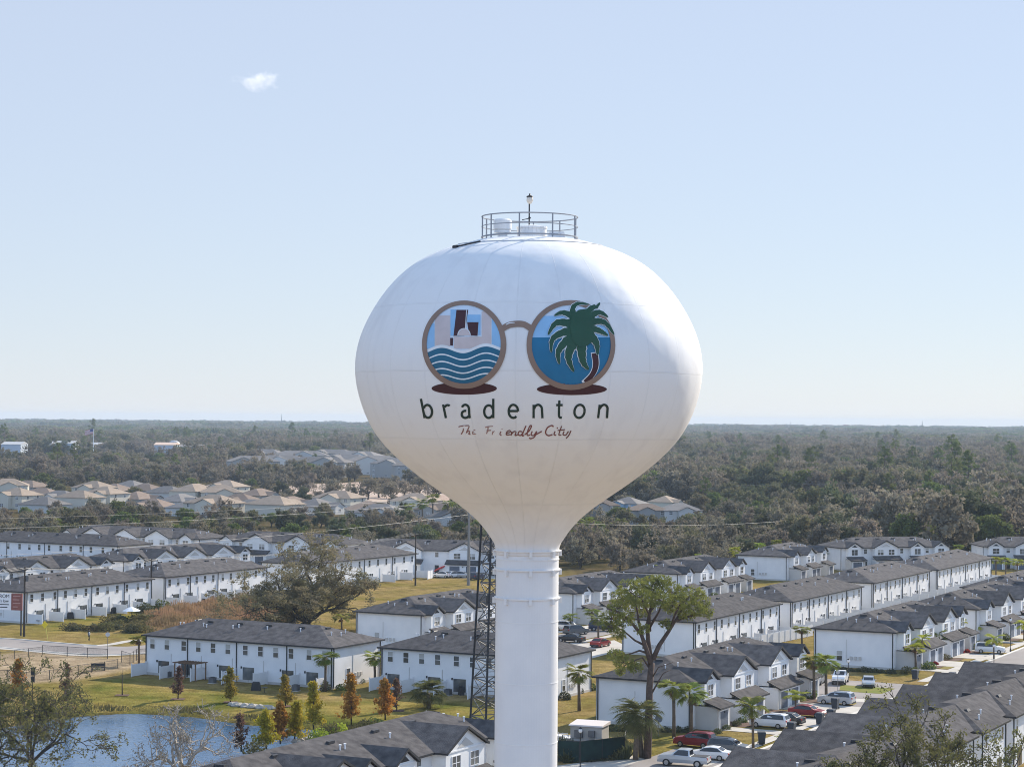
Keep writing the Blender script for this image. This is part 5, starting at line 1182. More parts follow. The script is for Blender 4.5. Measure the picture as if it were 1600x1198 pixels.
for poly, cnt, lb, gp, kinds, bs in BELTS:
    w = poly; xs0 = [p[0] for p in w]; ys0 = [p[1] for p in w]; n_ = 0; tries = 0
    while n_ < cnt and tries < 9000:
        tries += 1; x = rw.uniform(min(xs0), max(xs0)); y = rw.uniform(min(ys0), max(ys0))
        if not inpoly(np.array([x]), np.array([y]), w)[0]: continue
        if any((x - a) ** 2 + (y - b_) ** 2 < (49 if bs > .8 else 34) for a, b_ in placed) or not clear_of(x, y, 7): continue
        placed.append((x, y)); n_ += 1
        t = kinds[rw.randrange(len(kinds))]; tlb = tree_label(t, x, y, min(ys0) + 20); place(t, x, y, tlb, 'oak tree', 'oaks ' + tlb.split('oak ')[1], bs * rw.uniform(.8, 1.2) * (.72 if x < -150 else .74 if 12 < x < 48 else .72 if 48 <= x < 75 else 1.0))
for px, py in ((905, 868), (918, 862), (932, 866), (950, 858), (884, 875), (640, 822), (660, 818), (676, 816), (700, 820), (970, 850), (898, 858)):
    x, y = P(px, py); place(sabals[rw.randrange(2)], x, y, 'wild cabbage palm at the edge of the woods near the tower neck', 'palm', 'wild cabbage palms near the tower neck', rw.uniform(1.1, 1.6))

for px, py in ((522, 776), (575, 780), (592, 777), (632, 779), (655, 776), (684, 782), (612, 784), (470, 775)):
    x, y = P(px, py); place(bare[px % 2], x, y, '%s bare dark oak from the left on the pale sandy site' % ORD[sorted([522, 575, 592, 632, 655, 684, 612, 470]).index(px)], 'oak tree', 'bare oaks on the sandy site', 1.0)
# far woods: one object, instances on points
def forest():
    col = bpy.data.collections.new('forest_kinds')
    srcs = []
    for k, t in enumerate(oaks + [bare[0]] + pines + [sabals[0]]):
        me = join('forest_tree', [t.trunk, t.crown] if t.crown else [t.trunk], [0, 1])
        me.materials.append(t.trunk.materials[0]); me.materials.append(t.crown.materials[0])
        o = bpy.data.objects.new('forest_tree_%02d' % k, me); col.objects.link(o); srcs.append(o)
    # far clumps: lower detail, several crowns together
    for k in range(4):
        rs = np.random.RandomState(300 + k); C = []
        for q in range(9):
            c = np.array([rs.uniform(-17, 17), rs.uniform(-17, 17), rs.uniform(6, 9.5)]); r = rs.uniform(4, 6.5)
            o = rs.normal(size=(150, 3)); o /= np.linalg.norm(o, axis=1)[:, None]; o *= (rs.random(150) ** .35)[:, None] * r; o[:, 2] = o[:, 2] * .75; C.append(c + o)
        me = npmesh('forest_clump', quads(np.concatenate(C), 1.0, rs), 4, [[m_moss, m_oak, m_dkl, m_grn][k]])
        o = bpy.data.objects.new('forest_tree_%02d' % (20 + k), me); col.objects.link(o); srcs.append(o)
    nk = len(srcs); nnear = nk - 4
    rs = np.random.RandomState(9); PX, PY, SCL, PK = [], [], [], []
    y = 560.0; ang = .275
    while y < 9200:
        sp_ = 10.5 if y < 1500 else 12.5 if y < 2600 else 27 if y < 5000 else 40
        half = ang * y + 40; nn = int(2 * half / sp_)
        for k in range(nn):
            x = -half + (k + rs.random()) * sp_; yy = y + rs.random() * sp_
            PX.append(x); PY.append(yy)
            q = math.sin(x * .011 + 1.7 * math.sin(yy * .0041)) + math.cos(yy * .0073 - x * .0035) + .5 * math.sin(x * .037 + yy * .029)
            if y < 2600:
                p_ = [.10, .22, .10, .22, .16, .06, .03, .02, .02, .07] if q > .75 else [.22, .08, .24, .08, .03, .19, .12, .005, .005, .03] if q < -.3 else [.20, .14, .18, .12, .07, .13, .08, .01, .01, .06]
                PK.append(rs.choice(nnear, p=p_)); SCL.append(rs.uniform(.62, 1.32) * (1.0 if y < 1500 else 1.1))
            else: PK.append(nnear + rs.choice(4, p=[.15, .25, .40, .20] if q > .6 else [.50, .30, .14, .06])); SCL.append((1.0 if y < 5000 else 1.35) * rs.uniform(.7, 1.25))
        y += sp_
    PX, PY, SCL, PK = map(np.array, (PX, PY, SCL, PK))
    keep = ~inpoly(PX, PY, SAND) & ~inpoly(PX, PY, CLEAR)
    # nothing in front of the individual belts
    front = np.interp(PX, [-500, -240, -229, -110, -80, 0, 15, 20, 100, 101, 262, 263, 500], [700, 760, 796, 750, 705, 755, 755, 642, 650, 678, 678, 640, 640]); keep &= PY > front
    for a, b_ in hxy: keep &= ~((abs(PX - a) < 13) & (PY - b_ > -30) & (PY - b_ < 12))
    for a, b_ in axy: keep &= ~((abs(PX - a) < 30) & (PY - b_ > -60) & (PY - b_ < 26))
    # gardens among the houses have fewer, lower trees
    gard = (PY > 700) & (PY < 1130) & (PX < 10); keep &= ~(gard & (rs.random(len(PX)) < .80)); SCL = np.where(gard, SCL * .55, SCL)
    g2 = (PY > 620) & (PY < 900) & (PX > 10) & (PX < 130); keep &= ~(g2 & (rs.random(len(PX)) < .5)); SCL = np.where(g2, SCL * .72, SCL)
    gr = (PX > .028 * PY) & (PX < .09 * PY) & (PY > 620) & (PY < 900); keep &= ~(gr & (rs.random(len(PX)) < .5)); SCL = np.where(gr, SCL * .72, SCL)
    g3 = (PY >= 1130) & (PY < 1420) & (PX > -260) & (PX < -20); keep &= ~(g3 & (rs.random(len(PX)) < .15)); SCL = np.where(g3, SCL * .72, SCL)
    wh = (PY > 1450) & (PY < 1950) & (PX < -240); keep &= ~(wh & (rs.random(len(PX)) < .85)); SCL = np.where(wh, SCL * .55, SCL)
    # clumps of taller, darker trees among lower ones
    cl = np.sin(PX * .021 + 2 * np.sin(PY * .006)) * np.cos(PY * .013 + PX * .004); SCL = SCL * (1 + .3 * cl)
    PX, PY, SCL, PK = PX[keep], PY[keep], SCL[keep], PK[keep]; n = len(PX)
    me = bpy.data.meshes.new('forest'); me.vertices.add(n); me.vertices.foreach_set('co', np.stack([PX, PY, np.zeros(n)], -1).astype(np.float32).ravel())
    for nm, ar, ty in (('tscale', SCL, 'FLOAT'), ('trot', rs.uniform(0, 6.28, n), 'FLOAT'), ('tkind', PK, 'INT')):
        a = me.attributes.new(nm, ty, 'POINT'); a.data.foreach_set('value', ar.astype(np.int32 if ty == 'INT' else np.float32))
    ob = tag(link('forest', me), 'grey-green wooded plain stretching to the horizon', None, None, 'stuff')
    ng = bpy.data.node_groups.new('forest_points', 'GeometryNodeTree'); ng.interface.new_socket('Geometry', in_out='INPUT', socket_type='NodeSocketGeometry'); ng.interface.new_socket('Geometry', in_out='OUTPUT', socket_type='NodeSocketGeometry')
    N = ng.nodes.new; gi, go = N('NodeGroupInput'), N('NodeGroupOutput'); iop = N('GeometryNodeInstanceOnPoints'); ci = N('GeometryNodeCollectionInfo'); ci.inputs['Collection'].default_value = col; ci.inputs['Separate Children'].default_value = True; ci.inputs['Reset Children'].default_value = True
    def at(nm, ty): a = N('GeometryNodeInputNamedAttribute'); a.data_type = ty; a.inputs['Name'].default_value = nm; return a
    s_, r_, k_ = at('tscale', 'FLOAT'), at('trot', 'FLOAT'), at('tkind', 'INT'); cx = N('ShaderNodeCombineXYZ'); L = ng.links.new
    L(gi.outputs[0], iop.inputs['Points']); L(ci.outputs[0], iop.inputs['Instance']); iop.inputs['Pick Instance'].default_value = True
    L(k_.outputs[0], iop.inputs['Instance Index']); L(r_.outputs[0], cx.inputs[2]); L(cx.outputs[0], iop.inputs['Rotation']); L(s_.outputs[0], iop.inputs['Scale']); L(iop.outputs[0], go.inputs[0])
    md = ob.modifiers.new('points', 'NODES'); md.node_group = ng
    print('forest points', n)
forest()

# ------------------------------------------------------------------ houses beyond the woods
m_tanroof = [mat('tan_shingle_%s' % n_, c, .9, spec=.2, noise=.2, nscale=.6, rand=.15) for n_, c in (('light', (0.32, 0.25, 0.19)), ('brown', (0.22, 0.165, 0.13)), ('grey', (0.20, 0.185, 0.175)))]
m_hwall = [mat('house_wall_%s' % n_, c, .85, spec=.2, rand=.1) for n_, c in (('cream', (0.60, 0.55, 0.45)), ('grey', (0.34, 0.33, 0.31)), ('white', (0.55, 0.54, 0.51)), ('blue', (0.22, 0.36, 0.48)))]
def house(x, y, rz, w, d, zt_, label, rm, wm, pm=.42, cat='house', group=None, gable=True, storeys=1, name='house'):
    T = empty(name, (x, y, 0), rz, label, cat, group); hw, hd = w / 2, d / 2
    m = MB(); m.box(-hw, -hd, -.3, hw, hd, zt_); link('wall', m.mesh('wall', wm), T)
    e = .5; run = min(hw, hd) + e; zr = zt_ + pm * run; m = MB(); x0, x1, y0, y1 = -hw - e, hw + e, -hd - e, hd + e
    if hw >= hd: E_, F_ = (x0 + run, 0, zr), (x1 - run, 0, zr); fs = [[(x0, y0, zt_), (x1, y0, zt_), F_, E_], [(x1, y0, zt_), (x1, y1, zt_), F_], [(x1, y1, zt_), (x0, y1, zt_), E_, F_], [(x0, y1, zt_), (x0, y0, zt_), E_]]
    else: E_, F_ = (0, y0 + run, zr), (0, y1 - run, zr); fs = [[(x0, y0, zt_), (x1, y0, zt_), E_], [(x1, y0, zt_), (x1, y1, zt_), F_, E_], [(x1, y1, zt_), (x0, y1, zt_), F_], [(x0, y1, zt_), (x0, y0, zt_), E_, F_]]
    for f in fs: m.face(f)
    m.face([(x0, y1, zt_ - .02), (x1, y1, zt_ - .02), (x1, y0, zt_ - .02), (x0, y0, zt_ - .02)]); link('roof', m.mesh('roof', rm), T)
    if gable:   # a lower front wing with a gable
        g = w * .21; gx = (rng.random() - .5) * w * .4; m = MB(); m.box(gx - g, -hd - 2.2, -.3, gx + g, -hd + .2, zt_ - .05); m.face([(gx - g, -hd - 2.2, zt_ - .05), (gx + g, -hd - 2.2, zt_ - .05), (gx, -hd - 2.2, zt_ - .05 + pm * g)]); link('front_wing', m.mesh('front_wing', wm), T)
        yb = pm * (g + .3) / pm - hd - e; m = MB(); zg = zt_ + pm * (g + .3)
        for s in (-1, 1): q = [(gx + s * (g + .3), -hd - 2.6, zt_), (gx, -hd - 2.6, zg), (gx, yb + .0, zg), (gx + s * (g + .3), -hd - e, zt_)]; m.face(q if s > 0 else q[::-1])
        link('gable_roof', m.mesh('gable_roof', rm), T)
        add_window(T, gx, -hd - 2.21, .9, 0, 1.6, 1.3, 2)
    for st in range(storeys):
        z = .9 + 2.9 * st; nn = max(2, int(w / 4.2))
        for k in range(nn):
            xx = -hw + w * (k + .5) / nn
            if gable and abs(xx - gx) < w * .21 + .8: continue
            add_window(T, xx, -hd - .01, z, 0, 1.3, 1.4, 2 if storeys > 1 else 1)
        for yy in (-hd * .45, hd * .45): add_window(T, hw + .01, yy, z, math.pi / 2, 1.2, 1.4)
    return T
def _pos(px): return 'at the far left' if px < 130 else 'behind the left rows' if px < 300 else 'left of the tower' if px < 520 else 'beside the tank cone' if px < 800 else 'right of the tower neck'
for k, ((px, py), (x, y)) in enumerate(zip(HOUSES, hxy)):
    two = px > 930 or k % 3 == 0; zt_ = 5.4 if two else 3.1
    pos = _pos(px)
    wm_ = m_hwall[3] if (px, py) == (982, 800) else m_hwall[k % 3]; rm = m_tanroof[k % 3]
    lb = {(982, 800): 'light blue gabled house among trees right of the tower neck', (1040, 797): 'dark-gabled house right of the light blue house'}.get((px, py), '%s house with %s roof, %s from left, %s' % (('cream', 'grey', 'white')[k % 3], ('light tan', 'brown', 'grey-tan')[k % 3], ORD[sorted(q[0] for q in HOUSES if _pos(q[0]) == pos).index(px)], pos))
    house(x, y, R(rng.choice([-28, -20, 62, 150, 10])), rng.uniform(15, 19) * (.75 if px > 930 else 1), rng.uniform(12, 14) * (.8 if px > 930 else 1), zt_, lb, rm, wm_, group='tan-roofed houses ' + pos, storeys=2 if two else 1)
# blue tarpaulin over one roof
x, y = P(646, 800); T = empty('tarpaulin', (x, y, 0), .3, 'bright blue tarpaulin stretched over a frame among the tan roofs', 'tarpaulin'); m = MB()
m.hull8([(-6, -4, 3.4), (6, -4, 3.4), (6, 4, 3.4), (-6, 4, 3.4)], [(-3, -.3, 5.2), (3, -.3, 5.2), (3, .3, 5.2), (-3, .3, 5.2)]); link('sheet', m.mesh('sheet', mat('blue_tarp', (0.06, 0.38, 0.72), .5)), T)
q = MB(); q.box(-.1, -.1, 0, .1, .1, 3.5); pm_ = q.mesh('post', m_white)
for a, b_ in ((-5.8, -3.8), (5.8, -3.8), (5.8, 3.8), (-5.8, 3.8)): link('post', pm_, T, (a, b_, 0))
for k, ((px, py), (x, y)) in enumerate(zip(AP, axy)):
    house(x, y, R(rng.choice([-25, -20, 0, 10])), rng.uniform(26, 42), 17, 9.0, 'grey-roofed three-storey apartment block beyond the sand, %s from the left' % ORD[sorted(q[0] for q in AP).index(px)], m_tanroof[2], m_hwall[1 + k % 2], pm=.38, cat='apartment block', group='apartment blocks beyond the sandy site', storeys=3, name='apartment_block')
# far white sheds, with the flag
m_shed = mat('white_metal_shed', (0.42, 0.42, 0.42), .5); m_shedw = mat('pale_blue_shed_wall', (0.45, 0.50, 0.56), .6); m_gold = mat('pale_peach_roof', (0.62, 0.45, 0.33), .5)
for k, (px, py, wpx, h, lb, rm) in enumerate(((24, 692, 24, 15, 'pale blue-walled shed at the far left on the plain', m_shed), (62, 691, 40, 14, 'long white shed roof on the far left plain', m_shed), (106, 690.5, 22, 15, 'white warehouse left of the big flag', m_shed), (152, 693, 12, 13, 'small white shed under the big flag', m_shed), (178, 694, 26, 13, 'flat white roof right of the big flag', m_shed), (212, 695, 24, 12, 'pale flat roof left of the peach dome', m_shed), (262, 693, 26, 15, 'low building with a peach-coloured roof', m_gold), (300, 696, 30, 13, 'pale grey hall right of the peach dome', m_tanroof[2]), (1117, 692, 46, 15, 'long white roof on the far plain right of the tank', m_shed))):
    h -= 2.5; d = (CH - h) * F / (py - (649.5 + .0075 * px)); x = (px - 800) / F * d; w = wpx / F * d * 1.25
    T = empty('warehouse', (x, d, 0), 0, lb, 'warehouse'); m = MB(); m.box(-w / 2, -14, 0, w / 2, 14, h - 1); link('wall', m.mesh('wall', m_shedw), T)
    m = MB(); m.hull8([(-w / 2 - .5, -14.5, h - .98), (w / 2 + .5, -14.5, h - .98), (w / 2 + .5, 14.5, h - .98), (-w / 2 - .5, 14.5, h - .98)], [(-w / 2 - .5, -.5, h + 1.2), (w / 2 + .5, -.5, h + 1.2), (w / 2 + .5, .5, h + 1.2), (-w / 2 - .5, .5, h + 1.2)]); link('roof', m.mesh('roof', rm), T)
    m = MB(); m.box(-w * .2, -14.2, 0, -w * .05, -14.01, h * .55); link('loading_door', m.mesh('loading_door', m_dark), T)
p = PD(272, 690, 2050); T = empty('dome_building', (p.x, 2050, 0), 0, 'small white and peach dome rising from the far left woods', 'dome'); m = MB(); m.lathe([(6, 0), (6, 8)], 20); link('drum', m.mesh('drum', m_gold), T)
m = MB(); m.lathe([(7, 8), (6.6, 10), (5, 12.4), (2.5, 13.8), (.1, 14.2)], 24); link('dome', m.mesh('dome', m_shed, smooth=True), T)
# flag
d = 1900; p = PD(146, 690, d); T = empty('flag_pole', (p.x, d, 0), 0, 'very tall flag pole with a large striped flag over the far left sheds', 'flag pole'); m = MB(); top = PD(145, 670, d).z
m.tube([(0, 0, 0), (0, 0, top)], [.35, .18], 8); link('pole', m.mesh('pole', m_white), T)
fl = link('flag', None, T, (0, 0, top)); fw, fh = 8.2, 4.6; ms = [mat('flag_red', (0.45, 0.03, 0.04), .8), mat('flag_white', (0.7, 0.7, 0.7), .8), mat('flag_blue', (0.03, 0.05, 0.2), .8)]; m = MB()
fp = lambda u, v: (-u * fw, .5 * math.sin(u * 7) + .02, -v * fh - u * 1.2 + .3 * math.sin(u * 6))
for i in range(13):
    for j in range(10):
        m.cur = 2 if (j < 4 and i < 7) else i % 2; v0, v1, u0, u1 = i / 13, (i + 1) / 13, j / 10, (j + 1) / 10; m.face([fp(u0, v1), fp(u1, v1), fp(u1, v0), fp(u0, v0)])
link('cloth', m.mesh('cloth', *ms), fl)
# towers on the horizon
def mast(px, top, d, w, lb, nm='radio_mast', tank=False):
    p = PD(px, top, d); T = empty(nm, (p.x, d, 0), 0, lb, 'mast' if not tank else 'water tank'); m = MB()
    if tank:
        m.tube([(0, 0, 0), (0, 0, p.z * .7)], w * .25, 8); link('shaft', m.mesh('shaft', m_steel), T); m = MB(); m.lathe([(w * .5, p.z * .62), (w * 1.2, p.z * .72), (w * 1.2, p.z * .95), (w * .4, p.z)], 16); link('tank', m.mesh('tank', mat('rusty_red_tank', (0.25, 0.10, 0.09), .7)), T)
    else:
        m.tube([(-w, 0, 0), (0, 0, p.z)], w * .3, 4); m.tube([(w, 0, 0), (0, 0, p.z)], w * .3, 4); m.tube([(0, w, 0), (0, 0, p.z)], w * .3, 4)
        for k in range(1, 12): z = p.z * k / 12; r = w * (1 - k / 12); m.tube([(-r, 0, z), (r, 0, z), (0, r, z), (-r, 0, z)], w * .12, 3, False)
        link('lattice', m.mesh('lattice', m_steel), T); m = MB(); m.tube([(0, 0, p.z), (0, 0, p.z * 1.08)], w * .2, 4); link('antenna', m.mesh('antenna', m_dark), T)
    return T
mast(440, 648, 7000, 1.6, 'thin radio mast on the horizon left of the tank'); mast(1441, 659, 6800, 2.4, 'tall dark mast on the horizon at right'); mast(1235, 660, 7200, 1.5, 'faint mast on the horizon right of the tank'); mast(57, 660, 7200, 1.6, 'faint mast on the horizon at the far left')
mast(1320, 663, 7600, 6, 'small rusty water tank on the horizon at right', 'far_water_tank', True)

# ------------------------------------------------------------------ lattice mast beside the tower
def lattice():
    d = 243.0; k = d / F; c = PD(775, 1160, d); T = empty('lattice_mast', (c.x, d, 0), R(24), 'tall dark steel lattice mast standing left of the tower column', 'lattice mast')
    H = 38.0; hw = lambda z: (1.9 - 1.15 * min(1, z / 29)) * 1.25
    crn = [(-1, -1), (1, -1), (1, 1), (-1, 1)]; q = lambda c_, z: (c_[0] * hw(z), c_[1] * hw(z), z)
    for c_ in crn:
        m = MB(); m.tube([q(c_, 0), q(c_, H)], .14, 6); link('leg', m.mesh('leg', m_dark), T)
    n = 17; zs = [H * (1 - (1 - i / n) ** 1.0) for i in range(n + 1)]; ms_ = mat('mast_steel', (0.14, 0.135, 0.13), .6, metal=.2, noise=.4, nscale=1.5)
    for s in range(4):
        a, b_ = crn[s], crn[(s + 1) % 4]; m = MB()
        for i in range(n):
            z0, z1 = zs[i], zs[i + 1]; m.tube([q(a, z0), q(b_, z1)], .065, 4); m.tube([q(b_, z0), q(a, z1)], .065, 4); m.tube([q(a, z0), q(b_, z0)], .07, 4); zm = (z0 + z1) / 2; m.tube([q(a, zm), q(b_, zm)], .035, 4)
        link('bracing', m.mesh('bracing', ms_), T)
    m = MB(); 
    for x in (-.22, .22): m.tube([(x, 0, 0), (x, 0, H)], .03, 4)
    for i in range(90): m.tube([(-.22, 0, .3 + i * .34), (.22, 0, .3 + i * .34)], .014, 3, False)
    link('ladder', m.mesh('ladder', m_dark), T); m = MB(); m.tube([(.35, .3, 0), (.35, .3, H)], .06, 6); m.tube([(.5, .25, 0), (.5, .25, H)], .05, 6); link('cables', m.mesh('cables', m_dark), T)
    for z, sx in ((23.5, -1), (20.5, -1), (15.6, -1)):
        m = MB(); m.box(-hw(z) - .45, -hw(z) - .35, z, -hw(z) - .15, -hw(z) + .1, z + 1.0); link('antenna_panel', m.mesh('antenna_panel', m_dark), T)
lattice()

# ------------------------------------------------------------------ poles and wires
POLES = [(37.6, 994, 885, 'w', 'wooden utility pole at the far left by the road'), (236, 949, 872, 'w', 'wooden utility pole at the corner of the far left block'), (649, 915, 832, 'w', 'slim dark utility pole on the strip of lawn left of the tower neck'), (732, 914, 788, 'c', 'thick pale concrete pole left of the lattice mast'),
         (1282, 858, 808, 'c', 'pale pole against the dark woods at right'), (1165.5, 800, 757, 'w', 'distant dark utility pole in the woods right of the tank')]
tops = {}
for px, pb, pt, k, lb in POLES:
    x, y = P(px, pb); H = (CH - (pt - (649.5 + .0075 * px)) * y / F); T = empty('utility_pole', (x, y, 0), 0, lb, 'utility pole', 'utility poles'); m = MB(); big = px == 732
    r = .17 if k == 'w' else .31 if big else .3; m.tube([(0, 0, -.2), (0, 0, H)], [r * 1.2, r * .75], 8); link('pole', m.mesh('pole', m_wood if k == 'w' else m_cpole), T)
    m = MB(); aw = 1.3; zc = H - .5; m.box(-aw, -.06, zc, aw, .06, zc + .12); link('crossarm', m.mesh('crossarm', m_wood if k == 'w' else m_steel), T)
    ins = []
    for sx in (-1.15, 0, 1.15):
        m = MB(); m.lathe([(.05, zc + .12), (.09, zc + .2), (.05, zc + .32), (.02, zc + .4)], 8, (sx, 0)); link('insulator', m.mesh('insulator', m_cpole), T)
    if k == 'w' and px < 300: m = MB(); m.lathe([(.28, H - 2.4), (.28, H - 1.5), (.1, H - 1.4)], 12, (.42, 0)); link('transformer', m.mesh('transformer', m_steel), T)
    tops[px] = Vector((x, y, zc + .4))
def wire(a, b_, sag, r=.02, nm='power_line', lb=None, gp='power lines'):
    cu_ = []; 
    for k in range(25): t = k / 24; p = a.lerp(b_, t); cu_.append((p.x, p.y, p.z - sag * 4 * t * (1 - t)))
    m = MB(); m.tube(cu_, r, 4, False); o = link(nm, m.mesh(nm, m_wirem)); tag(o, lb, 'power line', gp); return o
m_wirem = mat('pale_wire', (0.25, 0.245, 0.24), .5)
tl = [tops[37.6], tops[236], tops[649], tops[732]]
tl = [tl[0] + (tl[0] - tl[1]) * 1.5] + tl
for s, nm in ((-1.15, 'front'), (0, 'middle'), (1.15, 'rear')):
    off = Vector((s, 0, 0)); m_ = MB()
    for a, b_, sg in zip(tl[:-1], tl[1:], (1.2, 1.0, 1.6, .8)):
        pts = []
        for k in range(19): t = k / 18; p = (a + off).lerp(b_ + off, t); pts.append((p.x, p.y, p.z - sg * 4 * t * (1 - t)))
        m_.tube(pts, .02, 4, False)
    o = link('power_line', m_.mesh('power_line', m_wirem)); tag(o, '%s of three low power lines from the far left pole to the concrete pole' % nm, 'power line', 'low power lines')
# higher, longer lines crossing in front of the woods
for (p0, p1, d0, d1, z0, z1, lb) in (((-80, 828), (760, 778), 420, 640, 13, 17, 'upper power line crossing the left rows toward the tank'), ((-80, 872), (760, 800), 380, 560, 11, 16, 'long power line above the left gabled roofs'), ((-80, 812), (760, 772), 520, 760, 14, 17, 'highest thin line before the left oak belt')):
    wire(PD(p0[0], p0[1], d0), PD(p1[0], p1[1], d1), 1.2, .022, lb=lb)
wire(PD(860, 815, 520), tops[1282], 1.5, .022, lb='power line running from behind the tower neck to the pale pole'); wire(tops[1282], PD(1640, 795, 620), 1.2, .022, lb='power line from the pale pole to the right edge')
wire(PD(860, 770, 820), tops[1165.5], 1.5, .022, lb='thin line to the distant dark pole'); wire(tops[1165.5], PD(1640, 735, 900), 1.5, .022, lb='thin line from the distant dark pole to the right')
# street lamps
for px, pb, pt, lb in ((906.5, 1205, 1138, 'black post lamp with a white globe at the tower foot'), (1579, 1018, 966, 'black post lamp at the right edge beyond the drives'), (1325.5, 1058, 1030, 'small post lamp before the broad blank end wall'), (1553, 1046, 1006, 'dark post lamp before the white suv at right')):
    x, y = P(px, pb); H = (pb - pt) * y / F; T = empty('street_lamp', (x, y, 0), 0, lb, 'street lamp', 'post lamps'); m = MB(); m.lathe([(.16, 0), (.14, .4), (.06, .6), (.05, H - .45)], 10); link('post', m.mesh('post', m_dark), T)
    m = MB(); m.lathe([(.1, H - .45), (.2, H - .3), (.2, H - .12), (.12, H)], 12); link('globe', m.mesh('globe', m_white, smooth=True), T); m = MB(); m.lathe([(.22, H - .01), (.12, H + .1), (.02, H + .16)], 12); link('cap', m.mesh('cap', m_dark), T)

# ------------------------------------------------------------------ vehicles
def carpaint(n_, c, mt=.3): return mat('car_paint_' + n_, c, .28, metal=mt, spec=.6)
def car(kind, px, py, heading, pname, pc, label, mt=.2, xy=None):
    """heading in degrees: direction the nose points, from +X"""
    x, y = xy or P(px, py); T = empty('parked_car' if kind != 'pickup' else 'pickup_truck', (x, y, .03), R(heading), label, 'car' if kind != 'pickup' else 'pickup truck', 'cars parked round the townhouses')
    pm_ = carpaint(pname, pc, mt)
    if kind == 'sedan': L_, Wd, prof, glass = 4.7, 1.82, [(-2.35, .45), (-2.33, .95), (-1.75, 1.02), (-1.1, 1.40), (-.3, 1.46), (.45, 1.36), (1.15, .98), (2.1, .80), (2.34, .62), (2.35, .35)], [(-1.62, .99), (-1.05, 1.35), (-.3, 1.41), (.42, 1.31), (1.05, .97)]
    elif kind == 'suv': L_, Wd, prof, glass = 4.7, 1.9, [(-2.35, .5), (-2.33, 1.1), (-2.1, 1.62), (-1.7, 1.72), (.0, 1.72), (.6, 1.58), (1.25, 1.12), (2.15, 1.0), (2.34, .8), (2.35, .42)], [(-2.08, 1.12), (-1.9, 1.60), (-1.6, 1.65), (0, 1.65), (.56, 1.52), (1.12, 1.10)]
    else: L_, Wd, prof, glass = 5.5, 1.95, [(-2.75, .6), (-2.74, 1.12), (-.85, 1.14), (-.75, 1.78), (-.3, 1.84), (.55, 1.82), (1.2, 1.28), (2.5, 1.16), (2.74, .95), (2.75, .5)], [(-.68, 1.2), (-.6, 1.74), (-.2, 1.78), (.5, 1.76), (1.05, 1.25)]
    hw = Wd / 2; zb = .28 if kind != 'pickup' else .42
    wheels = [(-L_ * .29, .33), (L_ * .31, .33)] if kind != 'pickup' else [(-1.65, .40), (1.75, .40)]
    # body: cross sections along the length, narrowing to the roof
    m = MB(); n = len(prof); belt = .98 if kind == 'sedan' else 1.12 if kind == 'suv' else 1.18
    secs = []
    for (xx, zz) in prof:
        f = 1 - .10 * max(0, abs(xx) / (L_ / 2) - .75) / .25
        tw = hw * (.74 if zz > belt + .2 else .95) * f
        secs.append([(xx, -hw * f * .96, zb), (xx, -hw * f, (zb + min(zz, belt)) / 2), (xx, -hw * f * .97, min(zz, belt) - .02), (xx, -tw, zz), (xx, tw, zz), (xx, hw * f * .97, min(zz, belt) - .02), (xx, hw * f, (zb + min(zz, belt)) / 2), (xx, hw * f * .96, zb)])
    for a, b_ in zip(secs[:-1], secs[1:]):
        for k in range(8): m.face([a[k], a[(k + 1) % 8], b_[(k + 1) % 8], b_[k]][::-1])
    m.face(secs[0]); m.face(secs[-1][::-1]); body = link('body', m.mesh('body', pm_), T)
    # glasshouse sides, windscreen and rear window
    m = MB(); zb_ = belt + .02
    def side(s):
        pts = [(gx, s * (hw * (.965 if gz < belt + .12 else .79) + .012), gz) for gx, gz in glass]; m.face(pts if s < 0 else pts[::-1])
    side(-1); side(1)
    def cross(i, j, k=.72):
        (xa, za), (xb, zb2) = prof[i], prof[j]; nx, nz = (zb2 - za), -(xb - xa); l = math.hypot(nx, nz); nx, nz = -nx / l * .02 * (1), -nz / l * .02
        if nz < 0: nx, nz = -nx, -nz
        p = lambda t, w: (xa + (xb - xa) * t + nx, w, za + (zb2 - za) * t + nz); m.face([p(.1, -hw * k), p(.1, hw * k), p(.92, hw * k * .96), p(.92, -hw * k * .96)])
    if kind == 'sedan': cross(2, 3); cross(5, 6)
    elif kind == 'suv': cross(1, 2); cross(5, 6)
    else: cross(2, 3); cross(5, 6)
    link('windows', m.mesh('windows', m_cglass), T)
    for i, (wx, wr) in enumerate(wheels):
        for s in (-1, 1):
            w = link('wheel', None, T, (wx, s * (hw - .1), wr)); q = cached(('tyre', wr), lambda: tyre(wr)); link('tyre', q[0], w); link('rim', q[1], w)
    for s in (-1, 1):
        m = MB(); xx = L_ / 2; m.box(xx - .14, s * hw * .62 - .2, .62 if kind == 'sedan' else .78, xx + .012, s * hw * .62 + .2, .76 if kind == 'sedan' else .92); link('headlight', m.mesh('headlight', mat('headlight_glass', (0.6, 0.6, 0.6), .2)), T)
        m = MB(); m.box(-xx - .012, s * hw * .72 - .16, .72 if kind == 'sedan' else .85, -xx + .12, s * hw * .72 + .16, .9 if kind == 'sedan' else 1.08); link('tail_light', m.mesh('tail_light', mat('tail_light_red', (0.35, 0.01, 0.01), .3)), T)
        m = MB(); m.box(.85, s * (hw + .08) - .09, belt, 1.0, s * (hw + .08) + .09, belt + .13); link('mirror', m.mesh('mirror', pm_), T)
    m = MB(); m.box(-L_ / 2 - .04, -hw * .85, zb, -L_ / 2 + .1, hw * .85, zb + .22); m2 = MB(); m2.box(L_ / 2 - .1, -hw * .85, zb, L_ / 2 + .03, hw * .85, zb + .22); link('bumper', m.mesh('bumper', m_dark), T); link('bumper', m2.mesh('bumper', m_dark), T)
